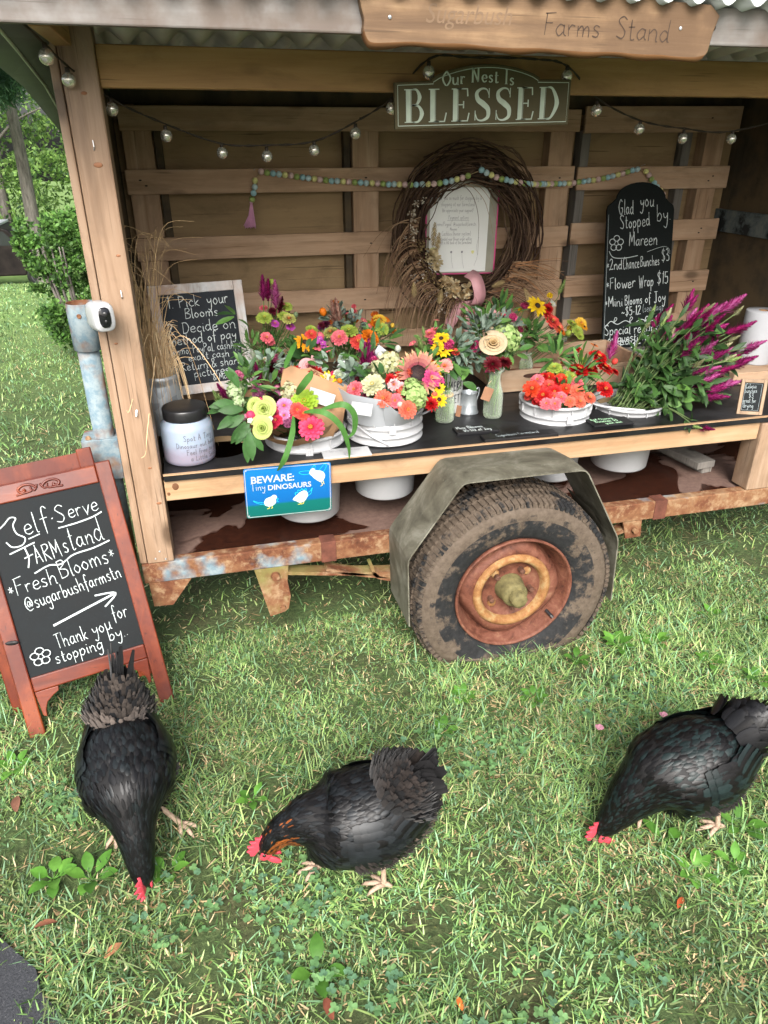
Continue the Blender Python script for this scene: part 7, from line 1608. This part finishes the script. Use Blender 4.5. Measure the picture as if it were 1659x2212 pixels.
# ------------------------------------------------------------------ grass
rng = np.random.default_rng(5)
def vnoise(x, y, s, seed):
    x = x / s; y = y / s; xi = np.floor(x).astype(int); yi = np.floor(y).astype(int); xf = x - xi; yf = y - yi
    h = lambda a, b: np.modf(np.abs(np.sin(a * 127.1 + b * 311.7 + seed * 74.7) * 43758.5453))[0]
    xf = xf * xf * (3 - 2 * xf); yf = yf * yf * (3 - 2 * yf)
    return (h(xi, yi) * (1 - xf) + h(xi + 1, yi) * xf) * (1 - yf) + (h(xi, yi + 1) * (1 - xf) + h(xi + 1, yi + 1) * xf) * yf
def raw_mesh(name, co, loops, starts, totals, cols, mat):
    me = bpy.data.meshes.new(name); me.vertices.add(len(co)); me.vertices.foreach_set('co', co.astype(np.float32).ravel())
    me.loops.add(len(loops)); me.loops.foreach_set('vertex_index', loops.astype(np.int32)); me.polygons.add(len(starts)); me.polygons.foreach_set('loop_start', starts.astype(np.int32)); me.polygons.foreach_set('loop_total', totals.astype(np.int32))
    me.polygons.foreach_set('use_smooth', np.ones(len(starts), dtype=bool)); me.materials.append(mat); me.update(calc_edges=True); me.validate()
    at = me.color_attributes.new('col', 'FLOAT_COLOR', 'POINT'); c4 = np.ones((len(co), 4), np.float32); c4[:, :3] = cols; at.data.foreach_set('color', c4.ravel()); return me
def blades(x, y, z, h, w, yaw, lean, curl, cols):
    N_ = len(x); dx, dy = np.cos(yaw), np.sin(yaw); sx, sy = -dy, dx
    P = []; 
    for (t, wf) in ((0, .8), (.4, 1.0), (.75, .7), (1.0, 0.0)):
        out = h * (lean * t + curl * t * t); up = h * t * np.sqrt(np.maximum(.05, 1 - (lean * .8) ** 2)) - h * curl * .55 * t * t
        cx_, cy_, cz_ = x + dx * out, y + dy * out, z + np.maximum(up, .003)
        if wf > 0: P += [np.stack([cx_ - sx * w * wf / 2, cy_ - sy * w * wf / 2, cz_], 1), np.stack([cx_ + sx * w * wf / 2, cy_ + sy * w * wf / 2, cz_], 1)]
        else: P.append(np.stack([cx_, cy_, cz_], 1))
    co = np.stack(P, 1).reshape(-1, 3); b = (np.arange(N_) * 7)[:, None]
    lp = np.concatenate([b + np.array([[0, 1, 3, 2, 2, 3, 5, 4, 4, 5, 6]])], 1).ravel(); st_ = (np.arange(N_) * 11)[:, None] + np.array([[0, 4, 8]]); tt = np.tile([4, 4, 3], N_)
    return co, lp, st_.ravel(), tt, np.repeat(cols, 7, axis=0)
GC = np.array([(.15, .29, .095), (.20, .34, .11), (.11, .23, .095), (.24, .36, .13), (.17, .33, .19), (.30, .41, .19), (.065, .14, .045)])
SC_ = np.array([(.50, .42, .25), (.40, .32, .18), (.58, .50, .33), (.32, .23, .13)])
def patch(N_, x0, x1, y0, y1, hmul=1.0, wmul=1.0, mask=None, straw=.20, fdens=None):
    x = rng.uniform(x0, x1, N_); y = rng.uniform(y0, y1, N_)
    keep = vnoise(x, y, .16, 1) * .6 + vnoise(x, y, .05, 2) * .4 > rng.uniform(.05, .66, N_)
    if mask is not None: keep &= mask(x, y)
    x, y = x[keep], y[keep]; n = len(x); big = vnoise(x, y, .35, 3); h = rng.gamma(3.6, .0062, n) * (0.65 + .8 * big) * hmul; w = rng.uniform(.0017, .0046, n) * wmul
    yaw = rng.uniform(0, 2 * pi, n); lean = np.clip(rng.normal(.55, .30, n), 0, 1.05); curl = rng.uniform(0, .75, n)
    c = GC[rng.integers(0, len(GC), n)] * (0.55 + .8 * vnoise(x, y, .22, 7))[:, None]; isd = rng.random(n) < straw * (.4 + 1.3 * vnoise(x, y, .2, 9)); c[isd] = SC_[rng.integers(0, len(SC_), isd.sum())]; h[isd] *= .6; lean[isd] = np.clip(lean[isd] + .35, 0, 1.1)
    c *= rng.uniform(.6, 1.3, (n, 1)); z = gzn(x, y) - .003
    return blades(x, y, z, h, w, yaw, lean, curl, c)
def notasphalt(x, y): return x > -0.74 + 0.30 * (1.42 - y) / 0.46 - .035 + .04 * np.sin(y * 31) + .02 * np.sin(y * 83)
def nottyre(x, y): return ~((np.abs(x - .92) < .20) & (y > 1.86) & (y < 2.06))
PT = [patch(190000, -1.25, 2.1, .45, 2.2, mask=lambda x, y: notasphalt(x, y) & nottyre(x, y) & (x < .55 + .9 * y)),
      patch(9000, -1.0, .2, .55, 1.9, 1.7, .95, mask=lambda x, y: notasphalt(x, y) & (vnoise(x, y, .22, 21) > .62), straw=.08),
      patch(7000, .3, 2.1, .6, 2.0, 1.5, .95, mask=lambda x, y: vnoise(x, y, .22, 22) > .62, straw=.15),
      patch(34000, -1.1, 3.4, 2.1, 4.2, 1.1, 1.2, mask=lambda x, y: nottyre(x, y), straw=.26),
      patch(9000, 1.2, 3.0, 1.4, 3.0, 1.8, 1.1, straw=.12),
      patch(52000, -4.2, -.2, 3.6, 9.5, 1.35, 1.8, straw=.10, mask=lambda x, y: x > -.42 * y - .4), patch(40000, -9, -.5, 9, 30, 1.7, 5.0, straw=.05, mask=lambda x, y: x > -.32 * y)]
cos_, lps, sts, tts, ccs = [], [], [], [], []; vo = lo = 0
for co, lp, s_, tt, cc in PT:
    cos_.append(co); lps.append(lp + vo); sts.append(s_ + lo); tts.append(tt); ccs.append(cc); vo += len(co); lo += len(lp)
me = raw_mesh('grass', np.concatenate(cos_), np.concatenate(lps), np.concatenate(sts), np.concatenate(tts), np.concatenate(ccs), M['grass'])
go = bpy.data.objects.new('grass', me); C.objects.link(go); stuff(tag(go, 'short patchy lawn grass with straw coloured blades', 'grass'))
# clover mats
m = MB(); m.smooth = True
def clover(n, cx, cy, rx, ry):
    for _ in range(n):
        a = R.uniform(0, 6.28); r = sqrt(R.random()); x, y = cx + rx * r * cos(a), cy + ry * r * sin(a); h = R.uniform(.012, .032); b0 = R.uniform(0, 6.28); m.col = jc(R.choice([(.13, .27, .10), (.17, .32, .12), (.12, .24, .13)]), .2); tl_ = rdir() * .3
        for k in range(3):
            q = b0 + k * 2.094; m.leaf((x, y, h), V(cos(q), sin(q), .15), V(0, 0, 1) + tl_, R.uniform(.008, .013), R.uniform(.009, .013), .2, .2, prof=[.3, .9, 1.0, .7])
for a in ((34, .12, .99, .13, .12), (34, .05, 1.12, .12, .10), (22, .16, .86, .10, .07), (30, .70, .80, .25, .12), (35, -.2, 1.15, .12, .1), (60, .6, 1.45, .2, .12), (60, .35, .70, .2, .05), (50, -.45, 1.55, .1, .1), (70, 1.2, 1.5, .2, .15)): clover(*a)
stuff(tag(m.build('clover', M['leafm'], None, fix=False), 'low blue green clover leaves growing through the lawn', 'clover'))
# broadleaf weeds
WD = [((-.50, 1.30), 7, .050, 'broad green weed rosette left of the head down hen'), ((-.41, 1.275), 6, .055, 'shiny plantain weed under the neck of the left hen'), ((-.23, 1.25), 6, .045, 'plantain weed by the pale foot of the left hen'), ((-.66, 1.70), 6, .045, 'pale weed at the foot of the sandwich board'),
 ((-.01, 1.42), 5, .038, 'small weed just above the comb of the middle hen'), ((.085, .925), 4, .055, 'bright yellow green weed leaves below the middle hen'), ((.57, 1.53), 6, .042, 'weed just right of the middle hen tail'), ((.68, 1.66), 7, .038, 'low weed halfway between the tyre and the middle hen'), ((.90, 1.60), 8, .040, 'leafy weed in the lawn below the wheel rim'),
 ((1.30, 1.78), 9, .048, 'big leafy weed at the right foot of the fender'), ((1.44, 1.76), 8, .048, 'spreading weed just right of the fender weed'), ((1.12, 1.74), 5, .042, 'small weed against the flat tyre'), ((1.56, 1.62), 6, .04, 'weed in the grass near the right photo edge'), ((1.74, 1.86), 7, .04, 'leafy weed below the right chassis bracket'),
 ((1.66, 1.50), 6, .045, 'weed above the tail of the right hen'), ((1.02, .93), 6, .045, 'bright weed in front of the right hen feet'), ((1.13, .93), 5, .040, 'dark leaved weed below the right hen'), ((1.22, 1.02), 5, .048, 'large weed leaf at the lower right edge'), ((1.00, 1.03), 3, .050, 'single broad leaf weed under the right hen'), ((.47, .70), 4, .03, 'tiny weed at the bottom of the lawn'), ((-.35, 2.02), 5, .04, 'weed behind the sandwich board leg'), ((1.95, 1.75), 6, .045, 'weed at the far right of the lawn')]
for (x, y), nl, L, lab in WD:
    m = MB(); m.smooth = True; big = L > .044
    for k in range(nl):
        a = 2 * pi * k / nl + R.uniform(-.4, .4); el = R.uniform(.25, .9); d = V(cos(a), sin(a), el); m.col = jc(R.choice([(.10, .26, .035), (.13, .31, .045), (.08, .21, .03)]), .2); base = V(x, y, .004); st_ = base + d.normalized() * L * .35
        m.leaf(st_, d, V(0, 0, 1) - V(cos(a), sin(a), 0) * .2, L * R.uniform(.8, 1.15), L * R.uniform(.50, .68), R.uniform(.3, .8), .22, prof=[.12, .7, 1.0, .92, .6, .06]); m.tube([base, st_], .0016, 5)
    tag(m.build('lawn_weed', M['leafm'], None, loc=(x, y, 0), fix=False), lab, 'weed', 'broadleaf weeds in the lawn')
DL = [((.86, 1.845, .018), .075, (.36, .20, .12), 'curled tan leaf lying against the flat tyre'), ((.95, .88, .012), .035, (.30, .06, .02), 'reddish brown leaf on the lawn below the right hen'), ((-.36, 1.06, .02), .045, (.30, .14, .07), 'brown leaf at the driveway edge'), ((-.52, 1.17, .02), .05, (.22, .09, .05), 'dark leaf scrap near the driveway corner'), ((.36, .77, .018), .03, (.50, .13, .03), 'orange leaf at the bottom of the lawn'), ((-.62, 1.52, .02), .06, (.15, .07, .045), 'dark brown leaf left of the hen'), ((.10, .82, .014), .05, (.16, .05, .03), 'dark red leaf in the lower lawn')]
for p, L, c, lab in DL:
    m = MB(); m.smooth = True; m.col = c; a = R.uniform(0, 6.28)
    m.leaf(p, V(cos(a), sin(a), .15), V(0, 0, 1) + rdir() * .3, L, L * .42, .5, .4); tag(m.build('fallen_leaf', M['dry'], None, loc=p, fix=False), lab, 'leaf', 'fallen leaves')
for p, lab in (((1.235, 1.405, .03), 'pink petal fallen on the lawn above the right hen'), ((1.02, 1.41, .025), 'tiny pink petal scrap left of the fallen petal')):
    m = MB(); m.smooth = True; m.col = (.80, .36, .46); m.leaf(p, (1, .3, .4), (0, -.3, 1), .022, .020, .6, .4); m.leaf(p, (.2, 1, .5), (0, -.3, 1), .018, .016, .6, .4); tag(m.build('petal', M['petal'], None, loc=p, fix=False), lab, 'petal')
# ------------------------------------------------------------------ background: trees, shrub, parked vehicle
def leafcloud(name, clusters, nper, L, cols, spread, mat, seed, flat=.5):
    g = np.random.default_rng(seed); cen = np.array([c[:3] for c in clusters]); rad = np.array([c[3] for c in clusters]); k = len(cen); N_ = k * nper
    d = g.normal(size=(N_, 3)); d /= np.linalg.norm(d, axis=1)[:, None]; rr = g.random(N_) ** .45; ci = np.repeat(np.arange(k), nper); p = cen[ci] + d * (rad[ci] * rr)[:, None] * np.array([1, 1, .7])
    u = g.normal(size=(N_, 3)); u /= np.linalg.norm(u, axis=1)[:, None]; v = np.cross(u, g.normal(size=(N_, 3)) + np.array([0, 0, .8])); v /= np.linalg.norm(v, axis=1)[:, None] + 1e-6
    l = L * g.uniform(.6, 1.3, N_)[:, None]; w = l * spread
    co = np.stack([p, p + u * l * .5 + v * w * .5, p + u * l, p + u * l * .5 - v * w * .5], 1).reshape(-1, 3); lp = np.arange(N_ * 4); st_ = np.arange(N_) * 4; tt = np.full(N_, 4)
    c = np.array(cols)[g.integers(0, len(cols), N_)] * g.uniform(.65, 1.35, (N_, 1)) * np.repeat(g.uniform(.7, 1.25, k), nper)[:, None]
    return raw_mesh(name, co, lp, st_, tt, np.repeat(c, 4, axis=0), mat)
def crownclusters(seed, H, W, n, lo=.25):
    g = random.Random(seed); out = []
    while len(out) < n:
        t = g.uniform(lo, 1); r = W * (sin(pi * min(1, (t - lo) / (1 - lo) * .85 + .15)) ** .6); a = g.uniform(0, 6.28); q = sqrt(g.random()); out.append((r * q * cos(a), r * q * sin(a), H * t, W * g.uniform(.14, .26)))
    return out
LG = [(.14, .26, .06), (.20, .35, .08), (.27, .43, .11), (.09, .18, .05)]
DGc = [(.045, .10, .04), (.06, .13, .05), (.035, .08, .035)]
def trunkmesh(H, r, seed, limbs=6, name='trunk', lean=.12):
    g = random.Random(seed); m = MB(); m.smooth = True; P = smooth([(0, 0, -.4), (lean * .2, 0, H * .3), (lean * -.1, .1, H * .6), (lean * .5, 0, H)], 6); n = len(P); m.tube(P, [r * (1 - .75 * i / n) for i in range(n)], 12)
    for k in range(limbs):
        i = g.randint(n // 3, n - 2); a = g.uniform(0, 6.28); L = H * g.uniform(.18, .35); b = P[i]; m.tube(smooth([b, b + V(cos(a) * L * .5, sin(a) * L * .5, L * .3), b + V(cos(a) * L, sin(a) * L, L * .45)], 4), [r * .32 * (1 - .09 * q) for q in range(9)], 7)
    return m.mesh(name, M['barkm'])
crowns = [leafcloud('crown', crownclusters(s, 11, 4.2, 52, .10), 130, .20, LG if s % 2 else LG[:3] + DGc[:1], .5, M['treeleaf'], s) for s in (1, 2, 3)]
trunks = [trunkmesh(10, .22, s) for s in (1, 2, 3)]
def tree(x, y, k, s, rz, label, group='trees at the edge of the lawn'):
    t = thing('broadleaf_tree', label, 'tree', (x, y, gz(x, y)), group); t.rotation_euler = (0, 0, rz); t.scale = (s,) * 3
    for nm, me in (('trunk', trunks[k]), ('crown', crowns[k])):
        o = bpy.data.objects.new(nm, me); C.objects.link(o); o.parent = t
    return t
TL = [(-11.5, 34, 0, 1.0, 0), (-8.0, 38, 1, 1.15, 1), (-3.2, 36, 2, 1.0, 2), (-12.5, 40, 1, 1.2, 3), (-5.0, 45, 0, 1.4, 4), (-9.8, 47, 2, 1.4, 5), (-1.0, 42, 1, 1.2, 0.5), (-16, 38, 2, 1.1, 1.5), (3, 38, 0, 1.1, 2.5), (7, 42, 2, 1.2, 3.5), (12, 39, 1, 1.1, 4.5), (17, 44, 0, 1.2, 5.5), (-21, 44, 0, 1.3, .8), (23, 42, 2, 1.2, 1.8)]
seen = ['bright broadleaf tree behind the dark parked vehicle at the left', 'tall green tree directly behind the grey trunk', 'broadleaf tree half hidden by the wooden front post']
for i, (x, y, k, s, rz) in enumerate(TL):
    tree(x, y, k, s, rz, seen[i] if i < 3 else 'distant broadleaf tree in the wood beyond the lawn')
# grey-trunked pine with dark sweeping boughs
bx_, by_ = -.184 * 27.5, 27.5; bz_ = gz(bx_, by_)
pn_ = thing('pine_tree', 'grey trunked pine with dark sweeping boughs at the left background', 'tree', (bx_, by_, bz_)); m = MB(); m.smooth = True
tp_ = smooth([(bx_ + .05, by_, bz_ - .2), (bx_ + .05, by_, bz_ + 1.6), (bx_ + .10, by_, bz_ + 3.6), (bx_ + .10, by_, bz_ + 6.0), (bx_ + .15, by_, bz_ + 9)], 6); m.tube(tp_, [.26 - .006 * i for i in range(len(tp_))], 14); m.build('trunk', M['barkm'], pn_)
def at(x, y, Y): # a point on the line of boughs, at depth Y
    return V(x, Y, y)
boughs = [[(-.55, 0, 6.6), (-2.2, -3.5, 5.2), (-3.6, -4.5, 4.4)], [(-.6, 0, 6.4), (.6, -3.0, 6.3), (1.6, -4.0, 6.5)], [(-.7, 0, 7.4), (-2.0, -4, 7.0), (-3.4, -5, 6.4)], [(-.7, 0, 7.2), (.5, -4.5, 6.6), (1.0, -6.5, 6.3)], [(-.5, 0, 5.4), (-1.6, -2.5, 4.9), (-2.6, -3.2, 4.4)], [(-.8, 0, 8.4), (-.6, -4, 8.2), (-.3, -6, 7.9)], [(-.6, 0, 6.0), (-.2, -3.2, 5.5), (.9, -4.6, 5.6)]]
mbr = MB(); mbr.smooth = True; cl = []
for b in boughs:
    P = smooth([V(bx_, by_, bz_) + V(*q) for q in b], 7); mbr.tube(P, [.10 - .005 * i for i in range(len(P))], 7)
    for i in range(4, len(P)):
        for q in range(2): cl.append((P[i].x + R.uniform(-.3, .3), P[i].y + R.uniform(-.3, .3), P[i].z + R.uniform(-.2, .25), R.uniform(.35, .6)))
mbr.build('boughs', M['barkm'], pn_)
me = leafcloud('needles', [(a - bx_, b - by_, c - bz_, r) for a, b, c, r in cl], 330, .26, [(.05, .12, .06), (.07, .15, .07), (.035, .09, .045)], .10, M['treeleaf'], 9); o = bpy.data.objects.new('needles', me); C.objects.link(o); o.parent = pn_
# shrub beside the post
sx_, sy_ = -.97, 7.0; sz_ = gz(sx_, sy_); sh_ = thing('shrub', 'bright green shrub with small leaves between the post and the parked vehicle', 'shrub', (sx_, sy_, sz_)); g = random.Random(4); cl = []
for k in range(95):
    t_ = g.random(); w = .37 * (sin(pi * (t_ * .80 + .16)) ** .7); a = g.uniform(0, 6.28); q = sqrt(g.random()); cl.append((w * q * cos(a), w * q * sin(a), .10 + 1.15 * t_, g.uniform(.08, .16)))
for k in range(16): a = g.uniform(2.4, 4.2); r = g.uniform(.36, .47); cl.append((r * cos(a), r * sin(a) * .5, g.uniform(.25, 1.15), .07))
me = leafcloud('foliage', cl, 150, .042, [(.08, .19, .035), (.12, .26, .05), (.05, .12, .03), (.17, .33, .075)], .55, M['treeleaf'], 12); o = bpy.data.objects.new('foliage', me); C.objects.link(o); o.parent = sh_
m = MB(); m.smooth = True
for k in range(9): a = g.uniform(0, 6.28); m.tube(smooth([(sx_ + .05 * cos(a), sy_ + .05 * sin(a), sz_ - .05), (sx_ + .25 * cos(a), sy_ + .25 * sin(a), sz_ + .6), (sx_ + .3 * cos(a), sy_ + .3 * sin(a), sz_ + 1.0)], 4), [.018 - .0015 * i for i in range(9)], 6)
m.build('stems', M['barkm'], sh_)
# dark vehicle seen past the shrub
vx, vy = -5.75, 28.6; vz = gz(vx, vy); ve = thing('parked_vehicle', 'dark dusty van with pale roof line parked beyond the lawn at the left edge', 'van', (vx, vy, vz)); F = frame((vx - 3.6, vy - .9, vz), (1, 0, 0), (0, 0, 1))
o_ = [(0, .42), (0, 1.5), (.15, 1.92), (.5, 1.98), (3.1, 1.98), (3.45, 1.85), (3.85, 1.36), (4.5, 1.22), (4.75, 1.05), (4.8, .5), (4.7, .38), (4.45, .38), (4.35, .62), (4.1, .72), (3.85, .62), (3.75, .38), (1.2, .38), (1.1, .62), (.85, .72), (.6, .62), (.5, .38), (.1, .38)]
m = MB(); m.prism(o_, F, -1.8, 0); vb = m.build('body', M['carpaint'], ve, bevel=.05)
m = MB(); m.fbox(F, .3, 3.2, 1.95, 2.03, -1.75, -.05); m.build('roof', M['carroof'], ve, bevel=.02)
for (a, b) in ((.35, 1.3), (1.4, 2.35)):
    m = MB(); m.fbox(F, a, b, 1.38, 1.80, -.01, .012); m.build('window', M['carglass'], ve)
m = MB(); m.prism([(2.5, 1.36), (3.68, 1.36), (3.30, 1.80), (2.5, 1.80)], F, -.01, .012); m.build('window', M['carglass'], ve)
for u in (.85, 4.1):
    for w in (.02, -1.62):
        c = F(u, .34, w); m = MB(); m.smooth = True; m.lathe([(.20, 0), (.33, -.02), (.34, .0), (.34, .20), (.20, .22)], (c.x, c.y - (.0 if w > -1 else 0), c.z), 28, 'y'); wl = m.build('wheel', M['black_plastic'], ve)
        m = MB(); m.smooth = True; m.lathe([(.0001, .02), (.17, .01), (.205, -.01), (.205, .1)], (c.x, c.y, c.z), 20, 'y'); m.build('rim', plain('dull_wheel_rim', (.10, .10, .11), .5) if 'wr_' not in M else M['wr_'], wl); M['wr_'] = bpy.data.materials['dull_wheel_rim']
m = MB(); m.fbox(F, 4.74, 4.81, .70, .90, -.35, -.08); m.build('headlight', M['carroof'], ve)
# black tub half seen under the right end of the trailer
m = MB(); m.smooth = True; m.lathe([(.0001, 0), (.17, 0), (.20, .02), (.225, .16), (.235, .165), (.215, .16), (.18, .03), (.0001, .02)], (2.75, 2.85, .0), 36, 'z', False, False); tag(m.build('rubber_tub', M['black_plastic'], None, loc=(2.75, 2.85, 0), fix=False), 'round black tub on the grass under the right end of the trailer', 'tub')
